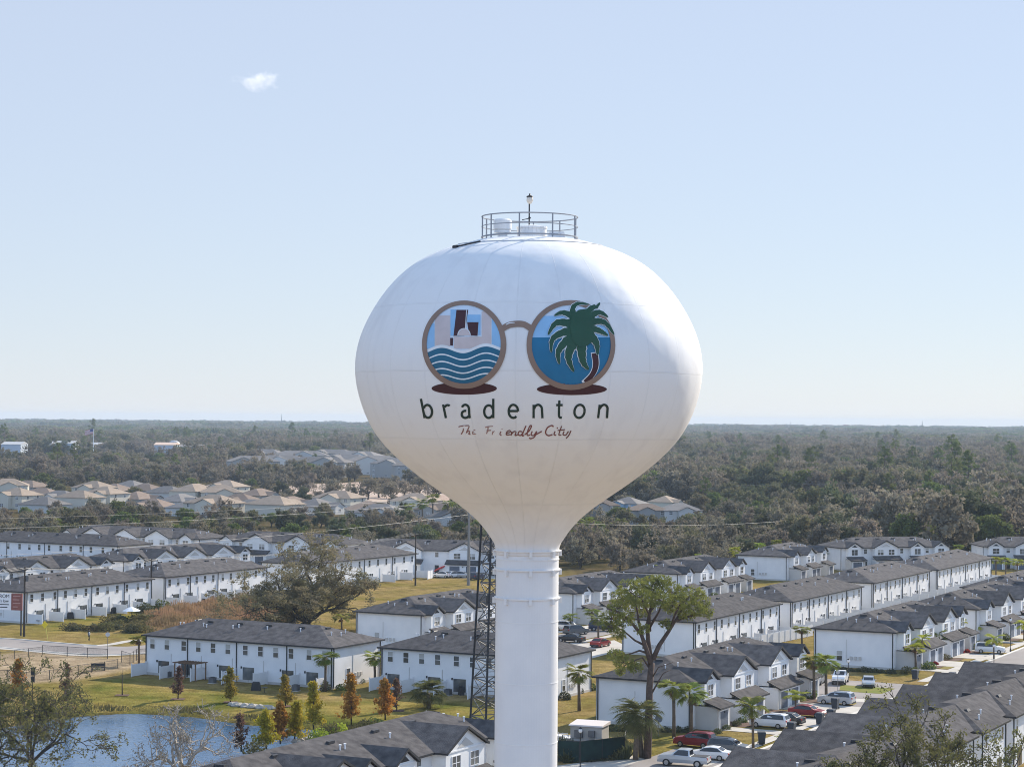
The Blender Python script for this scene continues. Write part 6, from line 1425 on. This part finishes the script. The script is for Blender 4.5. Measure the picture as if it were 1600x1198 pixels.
    if kind == 'pickup':
        m = MB(); m.box(-2.62, -hw * .82, 1.10, -.95, hw * .82, 1.16); link('bed_cover', m.mesh('bed_cover', m_dark), T)
    if kind == 'suv':
        for s in (-1, 1): m = MB(); m.tube([(-1.6, s * hw * .66, 1.76), (.1, s * hw * .66, 1.77)], .025, 5); link('roof_rail', m.mesh('roof_rail', m_dark), T)
def tyre(wr):
    m = MB(); m.tube([(0, -.11, 0), (0, .11, 0)], wr, 18); a = m.mesh('tyre', m_rub); m = MB(); m.tube([(0, -.118, 0), (0, .118, 0)], wr * .62, 12); return a, m.mesh('rim', m_rim)
AR, AL, AU = -27.5, 152.5, 62.5       # nose toward the street / toward the garages / along the street
white, silver, blk, grey, redc, navy = ('white', (0.75, 0.75, 0.75)), ('silver', (0.48, 0.50, 0.52)), ('black', (0.015, 0.015, 0.018)), ('grey', (0.13, 0.14, 0.15)), ('dark_red', (0.22, 0.012, 0.018)), ('navy', (0.02, 0.03, 0.07))
car('pickup', 1069, 1196, AL + 8, *silver, 'silver pickup truck with an open bed, nearest the pine on the lot', .5)
car('sedan', 1108, 1186, AL + 8, *white, 'white sedan between the silver pickup and the dark suv')
car('suv', 1139, 1177, AR + 4, *grey, 'dark grey suv parked at the kerb end of the three-car row')
car('suv', 1086, 1166, AL, *redc, 'dark red car mostly hidden behind the white sedan')
car('suv', 1203, 1136, AL, *white, 'white suv in the drive left of the black car')
car('sedan', 1227, 1131, AL, *blk, 'black sedan in the drive between the white suv and the red car')
car('sedan', 1262, 1119, AR, *redc, 'dark red sedan in the drive before the red shrubs')
car('suv', 1307, 1100, AL, *silver, 'silver-blue suv in the last drive of the near block', .5)
car('suv', 1276, 1068, AU + 180 + 8, *silver, 'silver suv half behind the pair of fan palms', .5)
car('pickup', 1313, 1067, AU + 180 + 12, *white, 'white pickup truck facing the camera in the parking area')
car('sedan', 1357, 1072, AU + 180 + 18, *silver, 'silver sedan parked alone at the end of the parking area', .5)
car('suv', 1547, 1020, AR + 10, *white, 'white suv in a drive of the right gabled row')
for k, (px, py, c, lb, kd) in enumerate(((886, 985, white, 'white car next to the tower column in the middle street', 'suv'), (892, 1003, blk, 'black car nearest the tower column', 'sedan'), (900, 991, grey, 'dark car behind the black one by the column', 'suv'), (941, 985, navy, 'navy car below the left of the pine crown', 'suv'), (938, 1010, redc, 'maroon car with a pale bonnet left of the pine trunk', 'sedan'), (958, 976, white, 'white car seen through the pine crown', 'sedan'),
                                          (691, 902, white, 'white car by the garages left of the concrete pole', 'sedan'), (709, 902, white, 'second white car by the garages left of the concrete pole', 'sedan'), (722, 902, silver, 'silver car touching the concrete pole', 'sedan'), (745, 905, navy, 'dark blue car behind the lattice mast', 'suv'), (1008, 955, silver, 'silver car far up the middle street', 'sedan'), (1190, 930, white, 'white car at the far drive near the blank wall', 'suv'))):
    car(kd, px, py, [AR, AL, 40, -10, AU][k % 5], *c, lb)
# air conditioners on the ground behind the nearer blocks
for k_, (px, py, lb) in enumerate(((546, 1069, 'grey air conditioner at the end wall of the pond lawn block'), (557, 1064, 'second grey air conditioner at the end wall of the pond lawn block'), (262, 1058, 'grey air conditioner on the first patio of the pond lawn block'), (332, 1067, 'grey air conditioner on the third patio of the pond lawn block'), (462, 1079, 'grey air conditioner on the last patio of the pond lawn block'), (640, 1079, 'grey air conditioner behind the lattice mast block'), (700, 1086, 'grey air conditioner by the lattice mast'), (300, 938, 'grey air conditioner behind the block left of the oak'), (150, 961, 'grey air conditioner behind the far left block'))):
    x, y = P(px, py); T = empty('air_conditioner', (x, y, 0), R(-28), lb, 'air conditioner', 'air conditioners'); m = MB(); m.box(-.4, -.4, .08, .4, .4, .85); link('housing', m.mesh('housing', m_steel), T)
    m = MB(); m.tube([(0, 0, .85), (0, 0, .9)], .32, 14); link('fan_grille', m.mesh('fan_grille', m_dark), T); m = MB(); m.box(-.5, -.5, 0, .5, .5, .07); link('pad', m.mesh('pad', m_conc), T)
# wheelie bins
binm = mat('dark_wheelie_bin', (0.035, 0.045, 0.06), .6)
def bin_():
    T = empty('wheelie_bin', (0, -400, 0), 0, 'x', 'bin'); m = MB(); m.hull8([(-.24, -.28, .06), (.24, -.28, .06), (.24, .24, .06), (-.24, .24, .06)], [(-.32, -.38, .98), (.32, -.38, .98), (.32, .34, .98), (-.32, .34, .98)]); link('body', m.mesh('body', binm), T)
    m = MB(); m.hull8([(-.34, -.42, .98), (.34, -.42, .98), (.34, .40, .98), (-.34, .40, .98)], [(-.30, -.34, 1.08), (.30, -.34, 1.08), (.30, .36, 1.08), (-.30, .36, 1.08)]); link('lid', m.mesh('lid', binm), T)
    for s in (-1, 1): m = MB(); m.tube([(s * .28 - .03, .3, .1), (s * .28 + .03, .3, .1)], .1, 10); link('wheel', m.mesh('wheel', m_rub), T)
    return T
b0 = bin_(); first = True
for px, py, lb in ((1190, 1163, 'dark wheelie bin nearest the camera, by the kerb'), (1237, 1147, 'dark wheelie bin on the second strip of lawn'), (1281, 1132, 'dark green wheelie bin, left of a close pair'), (1299, 1126, 'dark wheelie bin, right of a close pair'), (1305, 1108, 'dark wheelie bin behind the silver-blue suv'), (1430, 1062, 'dark utility box at the corner lawn'), (1488, 1066, 'dark bin by the street edge of the right row'), (904, 1176, 'pale-lidded bin before the compound fence')):
    x, y = P(px, py)
    if first: b0.location = (x, y, .05); c = b0; first = False
    else: c = copy_thing(b0, (x, y, .05), R(-27))
    c.scale = (1.35,) * 3; c['label'] = lb; c['group'] = 'wheelie bins'
# drives, lawn strips and mulch beds of the near street
def bed(name, u0, u1, v0, v1, z, m_, rnd=False):
    pts = []
    for k in range(24):
        a = 2 * math.pi * k / 24; cx_, cy_ = math.cos(a), math.sin(a); e = .55
        fx = math.copysign(abs(cx_) ** e, cx_); fy = math.copysign(abs(cy_) ** e, cy_); pts.append(along(S0, (u0 + u1) / 2 + fx * (u1 - u0) / 2, (v0 + v1) / 2 + fy * (v1 - v0) / 2))
    sheet(name, pts, z, m_)
for base, Lb in ((0, 39.5), (68.5, 37), (110.5, 42)):   # three blocks facing the street
    o = P(1080, 1066, E5) if base == 0 else P(1397, 987, E5) if base < 80 else P(1527, 951, E5)
    du = (o[0] - S0[0]) * U.x + (o[1] - S0[1]) * U.y; dv = (o[0] - S0[0]) * V_.x + (o[1] - S0[1]) * V_.y
    for f, w in ((.085, 3.0), (.335, 7.2), (.665, 7.2), (.915, 3.0)):
        c = du + f * Lb; sheet('driveway', [along(S0, c - w / 2, dv + 2.6), along(S0, c + w / 2, dv + 2.6), along(S0, c + w / 2, -.5), along(S0, c - w / 2, -.5)], .040, m_conc)
    for f in (.19, .50, .81):
        c = du + f * Lb; bed('mulch_bed', c - 1.9, c + 1.9, dv + 1.0, dv + 5.2, .050, m_mulch); bed('lawn', c - 1.8, c + 1.8, dv + 5.4, -2.9, .045, m_lawn)
# boulders and low plants in the beds
rk = MB(); rs = np.random.RandomState(2)
def rock(s, seed):
    r = np.random.RandomState(seed); bm = bmesh.new(); bmesh.ops.create_icosphere(bm, subdivisions=2, radius=s)
    for v in bm.verts: v.co *= 1 + r.normal() * .12; v.co.z *= .6
    me = bpy.data.meshes.new('boulder'); bm.to_mesh(me); bm.free(); me.materials.append(m_rock); return me
m_rock = mat('pale_boulder', (0.45, 0.41, 0.35), .9, noise=.3, nscale=2)
rocks = [rock(.55, 1), rock(.4, 2), rock(.7, 3)]
for k in range(17):
    px = 362 + k * 4.0; py = 1101 + k * .35 + (k % 3) * .6; x, y = P(px, py); o = link('boulder', rocks[k % 3], None, (x, y, .1), k); tag(o, 'pale boulder in the row above the pond', 'boulder', 'boulders in a row above the pond')
for k in range(8):
    px = 462 + k * 9; py = 1158 - k * 2.2; x, y = P(px, py); o = link('boulder', rocks[k % 3], None, (x, y, .0), k); tag(o, 'pale boulder on the near bank of the pond', 'boulder', 'boulders on the near bank')

# ------------------------------------------------------------------ dog park
m_chain = bpy.data.materials.new('chain_link'); m_chain.use_nodes = True; n = m_chain.node_tree; b = n.nodes['Principled BSDF']; b.inputs['Base Color'].default_value = (.02, .02, .02, 1)
tc = n.nodes.new('ShaderNodeTexCoord'); mp = n.nodes.new('ShaderNodeMapping'); mp.inputs['Rotation'].default_value = (0, R(45), 0); ck = n.nodes.new('ShaderNodeTexBrick'); ck.inputs['Scale'].default_value = 9; ck.inputs['Mortar Size'].default_value = .018; ck.offset = 0
n.links.new(tc.outputs['Object'], mp.inputs[0]); sp_ = n.nodes.new('ShaderNodeSeparateXYZ'); cb = n.nodes.new('ShaderNodeCombineXYZ'); n.links.new(mp.outputs[0], sp_.inputs[0]); n.links.new(sp_.outputs[0], cb.inputs[0]); n.links.new(sp_.outputs[2], cb.inputs[1]); n.links.new(cb.outputs[0], ck.inputs['Vector'])
n.links.new(ck.outputs['Fac'], b.inputs['Alpha'])
def chain(px_pts, label, H=1.3, mm=None, nposts=None):
    w = [Vector((*P(x, y), 0)) for x, y in px_pts]; o = w[0]; T = empty('chain_link_fence', o, 0, label, 'fence')
    q = MB(); q.tube([(0, 0, 0), (0, 0, H + .05)], .05, 6); pm_ = q.mesh('post', m_dark); m = MB(); rl = MB()
    for a, b_ in zip(w[:-1], w[1:]):
        l = (b_ - a).length; k = max(1, round(l / 3.0))
        for i in range(k + (b_ is w[-1])): link('post', pm_, T, a.lerp(b_, i / k) - o)
        d = (b_ - a).normalized(); aa, bb = a - o, b_ - o
        rl.tube([(aa.x, aa.y, H), (bb.x, bb.y, H)], .03, 5)
        m.face([(aa.x, aa.y, .08), (bb.x, bb.y, .08), (bb.x, bb.y, H), (aa.x, aa.y, H)])
    link('top_rail', rl.mesh('top_rail', m_dark), T); link('mesh_panel', m.mesh('mesh_panel', mm or m_chain), T); return T
chain([(-60, 1037), (0, 1032), (66, 1023)], 'black chain-link fence along the back left of the dog park')
chain([(66, 1023), (105, 1025), (168, 1029)], 'taller black fence stretch beside the road walk', 1.5)
chain([(-60, 1060), (12, 1061), (54, 1065.5), (122, 1053), (163, 1047.5), (184, 1043.5)], 'black chain-link fence along the front of the dog park')
chain([(190, 1034), (203, 1038.5), (213, 1031.5), (232, 1030)], 'black gate pen at the dog park entrance', 1.7)
x, y = P(51.5, 1065.5); T = empty('bag_dispenser', (x, y, 0), 0, 'dark bag dispenser post at the dog park fence corner', 'dispenser'); m = MB(); m.box(-.06, -.06, 0, .06, .06, 2.2); link('post', m.mesh('post', m_dark), T); m = MB(); m.box(-.28, -.2, 1.0, .28, -.06, 2.1); m.box(-.25, -.3, .1, .25, -.06, .85); link('box', m.mesh('box', m_dark), T)
x, y = P(154, 1047); T = empty('picnic_bench', (x, y, 0), R(15), 'dark bench inside the dog park fence', 'bench'); m = MB(); m.box(-1.0, -.25, .42, 1.0, .25, .5); link('seat', m.mesh('seat', m_dark), T); m = MB(); m.hull8([(-1, .25, .55), (1, .25, .55), (1, .31, .55), (-1, .31, .55)], [(-1, .42, 1.0), (1, .42, 1.0), (1, .48, 1.0), (-1, .48, 1.0)]); link('backrest', m.mesh('backrest', m_dark), T)
for s in (-1, 1): m = MB(); m.box(s * .85 - .05, -.22, 0, s * .85 + .05, .3, .42); link('leg', m.mesh('leg', m_dark), T)
# signs
x, y = P(74.5, 1000); T = empty('road_sign', (x, y, 0), R(8), 'yellow diamond road sign on a leaning post by the left road', 'road sign'); m = MB(); m.tube([(0, 0, 0), (-.45, 0, 3.0)], .05, 6); link('post', m.mesh('post', mat('pale_yellow_post', (0.55, 0.5, 0.12), .6)), T)
m = MB(); m.hull8([(-.5, -.07, 1.9), (.0, -.07, 2.6), (-.5, -.07, 3.3), (-1.0, -.07, 2.6)], [(-.5, -.04, 1.9), (.0, -.04, 2.6), (-.5, -.04, 3.3), (-1.0, -.04, 2.6)]); link('sign_plate', m.mesh('sign_plate', mat('yellow_sign', (0.72, 0.55, 0.02), .5)), T)
x, y = P(168, 1018); T = empty('stop_sign', (x, y, 0), 0, 'back of an octagonal stop sign on a thin post by the left road', 'stop sign'); m = MB(); m.tube([(0, 0, 0), (0, 0, 3.0)], .035, 6); link('post', m.mesh('post', m_steel), T)
m = MB(); m.tube([(0, -.06, 2.75), (0, -.04, 2.75)], .36, 8); link('sign_plate', m.mesh('sign_plate', mat('bare_aluminium', (0.5, 0.52, 0.55), .4, metal=.5)), T)
x, y = P(1309, 1080); T = empty('stop_sign', (x, y, 0), 0, 'white-backed sign on a pale post at the corner by the two palms', 'sign'); m = MB(); m.tube([(0, 0, 0), (0, 0, 2.9)], .04, 6); link('post', m.mesh('post', m_cpole), T); m = MB(); m.tube([(0, -.06, 2.7), (0, -.04, 2.7)], .3, 8); link('sign_plate', m.mesh('sign_plate', MATS['bare_aluminium']), T)

# person walking on the grass by the road
def person(px, py, rz, label):
    x, y = P(px, py); T = empty('person', (x, y, 0), rz, label, 'person'); bm = bmesh.new()
    J = {'pel': (0, 0, .96), 'ch': (0, .02, 1.32), 'nk': (0, .03, 1.50), 'hd': (0, .0, 1.60), 'hd2': (0, 0, 1.74), 'ls': (-.19, .02, 1.42), 'le': (-.25, -.06, 1.15), 'lh': (-.22, -.24, .98), 'rs': (.19, .02, 1.42), 're': (.26, .10, 1.14), 'rh': (.25, .10, .88), 'lhp': (-.1, 0, .90), 'lk': (-.11, -.18, .50), 'lf': (-.11, -.20, .08), 'lt': (-.11, -.36, .04), 'rhp': (.1, 0, .90), 'rk': (.11, .06, .48), 'rf': (.11, .28, .10), 'rt': (.11, .16, .03)}
    rad = dict(pel=.15, ch=.17, nk=.065, hd=.10, hd2=.085, ls=.075, le=.05, lh=.035, rs=.075, re=.05, rh=.035, lhp=.10, lk=.065, lf=.045, lt=.035, rhp=.10, rk=.065, rf=.045, rt=.035)
    ks = list(J); me = bpy.data.meshes.new('body'); ed = [('pel', 'ch'), ('ch', 'nk'), ('nk', 'hd'), ('hd', 'hd2'), ('ch', 'ls'), ('ls', 'le'), ('le', 'lh'), ('ch', 'rs'), ('rs', 're'), ('re', 'rh'), ('pel', 'lhp'), ('lhp', 'lk'), ('lk', 'lf'), ('lf', 'lt'), ('pel', 'rhp'), ('rhp', 'rk'), ('rk', 'rf'), ('rf', 'rt')]
    me.from_pydata([J[k] for k in ks], [(ks.index(a), ks.index(b_)) for a, b_ in ed], []); o = link('body', me, T); md = o.modifiers.new('s', 'SKIN')
    for i, k in enumerate(ks): me.skin_vertices[0].data[i].radius = (rad[k],) * 2
    me.skin_vertices[0].data[0].use_root = True; o.modifiers.new('ss', 'SUBSURF').levels = 1; me.materials.append(mat('dark_clothes', (0.02, 0.02, 0.025), .9))
    m = MB(); m.lathe([(.02, 1.80), (.09, 1.78), (.115, 1.70), (.11, 1.62)], 12); link('hair', m.mesh('hair', m_dark), T)
    m = MB(); m.lathe([(.20, .98), (.205, 1.2), (.21, 1.38), (.12, 1.49)], 12, (0, .02), closed=False); link('shirt', m.mesh('shirt', mat('pale_shirt', (0.5, 0.5, 0.5), .9)), T)
person(139, 1001, R(60), 'person in a pale top and dark trousers walking on the grass by the left road')

# patio things: white umbrella, pergola
x, y = P(205, 972); T = empty('patio_umbrella', (x, y, 0), .4, 'open white patio umbrella behind the far left block', 'umbrella'); m = MB(); m.tube([(0, 0, 0), (0, 0, 2.5)], .04, 6); link('pole', m.mesh('pole', m_dark), T)
m = MB(); m.lathe([(1.7, 2.1), (.9, 2.5), (.05, 2.85)], 8, closed=True); link('canopy', m.mesh('canopy', m_white), T)
x, y = P(297, 1062); T = empty('pergola', (x, y, 0), R(-28), 'brown wooden pergola on a patio of the pond block', 'pergola'); m_pw = mat('brown_pergola_wood', (0.16, 0.09, 0.05), .8)
q = MB(); q.box(-.07, -.07, 0, .07, .07, 2.4); pm_ = q.mesh('post', m_pw)
for a, b_ in ((-1.8, -1.2), (1.8, -1.2), (1.8, 1.2), (-1.8, 1.2)): link('post', pm_, T, (a, b_, 0))
for k in range(9): m = MB(); m.box(-2 + k * .48, -1.5, 2.42, -1.93 + k * .48, 1.5, 2.55); link('rafter', m.mesh('rafter', m_pw), T)
def furn(px, py, lb, rz):
    x, y = P(px, py); T = empty('patio_set', (x, y, 0), rz, lb, 'patio furniture', 'patio furniture'); m = MB(); m.lathe([(.45, .68), (.45, .73)], 14); link('table_top', m.mesh('table_top', m_dark), T); m = MB(); m.tube([(0, 0, 0), (0, 0, .7)], .04, 6); m.tube([(-.3, 0, .02), (.3, 0, .02)], .03, 4); link('stand', m.mesh('stand', m_dark), T)
    return T
def grill(px, py, lb, rz, w=.9):
    x, y = P(px, py); T = empty('covered_grill', (x, y, 0), rz, lb, 'grill', 'patio things'); m = MB(); m.hull8([(-w / 2, -.3, 0), (w / 2, -.3, 0), (w / 2, .3, 0), (-w / 2, .3, 0)], [(-w * .4, -.24, 1.0), (w * .4, -.24, 1.0), (w * .4, .24, 1.0), (-w * .4, .24, 1.0)]); link('cover', m.mesh('cover', m_dark), T)
    m = MB(); m.tube([(-w * .35, 0, 1.0), (w * .35, 0, 1.0)], .2, 10); link('hood', m.mesh('hood', m_dark), T)
for k, (px, py, lb) in enumerate(((238, 1052, 'patio table at the left end of the pond block'), (283, 1066, 'patio table under the pergola side'), (347, 1070, 'patio table between the third and fourth privacy panels'), (413, 1082, 'patio table by the wide sliding door of the pond block'), (455, 1086, 'patio table near the right end of the pond block'), (60, 975, 'patio table behind the far left block'), (290, 940, 'patio table left of the big oak'))): furn(px, py, lb, k)
for k, (px, py, lb) in enumerate(((110, 966, 'covered grill behind the far left block, second patio'), (178, 958, 'covered dark grill by the tall privacy panels at left'), (318, 944, 'covered grill by the patio left of the big oak'), (400, 1078, 'covered grill on the pond block patio'), (1295, 985, 'covered grill beyond the broad blank wall'), (720, 1085, 'dark covered thing beside the lattice mast'))): grill(px, py, lb, k, 1.3)
# red kayak leaning in the car park left of the tower
x, y = P(687, 897); o = MB(); o.tube([(-2.0, 0, .3), (-1.2, 0, .9), (0, 0, 1.4), (1.2, 0, 1.9), (2.0, 0, 2.2)], [.05, .26, .32, .26, .05], 10); tag(link('kayak', o.mesh('kayak', mat('red_kayak', (0.6, 0.05, 0.05), .4), smooth=True), None, (x, y, .4), .2, .75), 'bright red kayak propped up beside the white cars', 'kayak')
# white vinyl boundary fence behind the near right blocks
def vinyl(pts, label, H=1.9):
    w = [Vector((*P(x, y), 0)) for x, y in pts]; T = empty('vinyl_fence', w[0], 0, label, 'fence'); o = w[0]; q = MB(); q.box(-.07, -.07, 0, .07, .07, H + .08); pm_ = q.mesh('post', m_vinyl)
    for a, b_ in zip(w[:-1], w[1:]):
        l = (b_ - a).length; k = max(1, round(l / 2.4)); dd = (b_ - a).normalized(); nn = Vector((-dd.y, dd.x, 0)) * .025
        for i in range(k):
            p0, p1 = a.lerp(b_, i / k) - o + dd * .07, a.lerp(b_, (i + 1) / k) - o - dd * .07; m = MB(); m.hull8([tuple(p0 - nn + Vector((0, 0, .06))), tuple(p1 - nn + Vector((0, 0, .06))), tuple(p1 + nn + Vector((0, 0, .06))), tuple(p0 + nn + Vector((0, 0, .06)))], [tuple(p0 - nn + Vector((0, 0, H))), tuple(p1 - nn + Vector((0, 0, H))), tuple(p1 + nn + Vector((0, 0, H))), tuple(p0 + nn + Vector((0, 0, H)))])
            link('panel', m.mesh('panel', m_vinyl), T); link('post', pm_, T, tuple(a.lerp(b_, i / k) - o))
vinyl([(1190, 1010), (1270, 993)], 'tall white vinyl fence run beside the broad blank end wall')
vinyl([(668, 905), (676, 903)], 'short white fence beside the dark round tree')
# equipment compound at the tower foot
x, y = P(922, 1182); T = empty('equipment_shelter', (x, y, 0), R(-20), 'beige equipment shelter with a pale roof in the fenced compound', 'equipment shelter'); m_sh = mat('beige_shelter', (0.42, 0.39, 0.35), .8, noise=.15, nscale=1)
m = MB(); m.box(-1.9, -1.2, 0, 1.7, 1.4, 3.5); link('wall', m.mesh('wall', m_sh), T); m = MB(); m.hull8([(-2.05, -1.4, 3.5), (1.85, -1.4, 3.5), (1.85, 1.55, 3.5), (-2.05, 1.55, 3.5)], [(-2.05, -1.35, 3.65), (1.85, -1.35, 3.65), (1.85, 1.55, 3.85), (-2.05, 1.55, 3.85)]); link('roof', m.mesh('roof', mat('pale_pinkish_roof', (0.62, 0.56, 0.53), .7)), T)
for (a, b_, w, h) in ((-.9, 2.3, .9, .8), (.6, 2.4, .7, .7)): m = MB(); m.box(a - w / 2, -1.55, b_, a + w / 2, -1.2, b_ + h); link('air_unit', m.mesh('air_unit', m_steel), T)
m = MB(); m.box(-1.5, -1.23, .1, -.6, -1.2, 2.1); link('door', m.mesh('door', m_taupe), T)
for k, (px, py, w, h, lb) in enumerate(((941, 1182, 1.6, 1.4, 'grey cabinet right of the equipment shelter'), (955, 1180, 1.3, 1.6, 'white-topped cabinet under the cabbage palm'), (892, 1178, 1.4, 1.8, 'metal cabinet left of the equipment shelter'), (879, 1170, 1.6, 1.5, 'pipework cabinet at the column foot'))):
    x, y = P(px, py); T = empty('equipment_cabinet', (x, y, 0), R(-20), lb, 'cabinet', 'equipment cabinets'); m = MB(); m.box(-w / 2, -.5, .2, w / 2, .5, h); link('housing', m.mesh('housing', m_sh), T); m = MB(); m.box(-w / 2 - .05, -.56, h, w / 2 + .05, .55, h + .08); link('lid', m.mesh('lid', m_white), T)
    m = MB()
    for j in range(6): m.box(-w / 2 + .12, -.53, .4 + j * .16, w / 2 - .12, -.5, .47 + j * .16)
    link('louvre', m.mesh('louvre', m_dark), T)
    m = MB()
    for j in range(4): m.tube([(-w / 2 + j * w / 3, -.7, 0), (-w / 2 + j * w / 3, -.7, h + .5)], .03, 4)
    m.tube([(-w / 2, -.7, h + .4), (w / 2, -.7, h + .4)], .03, 4); link('pipe_rack', m.mesh('pipe_rack', m_white), T)
chain([(872, 1190), (905, 1191), (976, 1183), (978, 1172)], 'dark green screened fence round the equipment compound', 2.3, mat('green_windscreen', (0.012, 0.04, 0.035), .9, noise=.4, nscale=1.2))
# satellite dish on the near blank wall
x, y = P(1030, 1128, 0); cw = P(1028, 1120, 2.2)
T = empty('satellite_dish', (cw[0], cw[1] - .6, 0), 0, 'grey satellite dish on a post before the near blank end wall', 'satellite dish'); m = MB(); m.tube([(0, 0, 0), (0, 0, 2.0)], .04, 6); link('post', m.mesh('post', m_steel), T); m = MB()
m.lathe([(.02, .0), (.25, .03), (.45, .12), (.46, .13)], 20, closed=False); o = link('dish', m.mesh('dish', m_steel), T, (0, -.1, 2.1)); o.rotation_euler = (R(65), 0, R(20))

# ------------------------------------------------------------------ cloud and haze
def cloud():
    c = PD(402, 125, 9000); bm = bmesh.new(); bmesh.ops.create_icosphere(bm, subdivisions=4, radius=1, matrix=Matrix.Diagonal((120, 70, 56, 1)))
    me = bpy.data.meshes.new('cloud'); bm.to_mesh(me); bm.free()
    m = bpy.data.materials.new('cloud_vapour'); m.use_nodes = True; n = m.node_tree; n.nodes.remove(n.nodes['Principled BSDF']); v = n.nodes.new('ShaderNodeVolumePrincipled'); v.inputs['Color'].default_value = (1, 1, 1, 1); v.inputs['Anisotropy'].default_value = .3
    N = n.nodes.new; L = n.links.new
    tc = N('ShaderNodeTexCoord'); nz_ = N('ShaderNodeTexNoise'); nz_.inputs['Scale'].default_value = .022; nz_.inputs['Detail'].default_value = 6; nz_.inputs['Roughness'].default_value = .6; L(tc.outputs['Object'], nz_.inputs['Vector'])
    mp = N('ShaderNodeMapping'); mp.inputs['Scale'].default_value = (1 / 118, 1 / 68, 1 / 52); mp.inputs['Location'].default_value = (0, 0, .12); L(tc.outputs['Object'], mp.inputs[0]); ln = N('ShaderNodeVectorMath'); ln.operation = 'LENGTH'; L(mp.outputs[0], ln.inputs[0])
    fa = N('ShaderNodeMath'); fa.operation = 'MULTIPLY_ADD'; fa.inputs[1].default_value = -.34; L(ln.outputs['Value'], fa.inputs[0]); L(nz_.outputs[0], fa.inputs[2])
    r_ = N('ShaderNodeMapRange'); r_.inputs['From Min'].default_value = .27; r_.inputs['From Max'].default_value = .62; r_.inputs['To Max'].default_value = .018; L(fa.outputs[0], r_.inputs['Value']); L(r_.outputs[0], v.inputs['Density']); L(v.outputs[0], n.nodes['Material Output'].inputs['Volume'])
    me.materials.append(m); o = link('cloud', me, None, c); tag(o, kind='structure')
cloud()
m = MB(); m.box(-9800, -950, -4, 9800, 9750, 52); hz = m.mesh('haze')
hm = bpy.data.materials.new('haze_air'); hm.use_nodes = True; n = hm.node_tree; n.nodes.remove(n.nodes['Principled BSDF']); v = n.nodes.new('ShaderNodeVolumePrincipled')
v.inputs['Color'].default_value = (*HAZE_C, 1); v.inputs['Density'].default_value = HAZE_D; v.inputs['Anisotropy'].default_value = .0
n.links.new(v.outputs[0], n.nodes['Material Output'].inputs['Volume']); hz.materials.append(hm); tag(link('haze', hz), 'thin bluish haze over the plain', None, None, 'stuff')
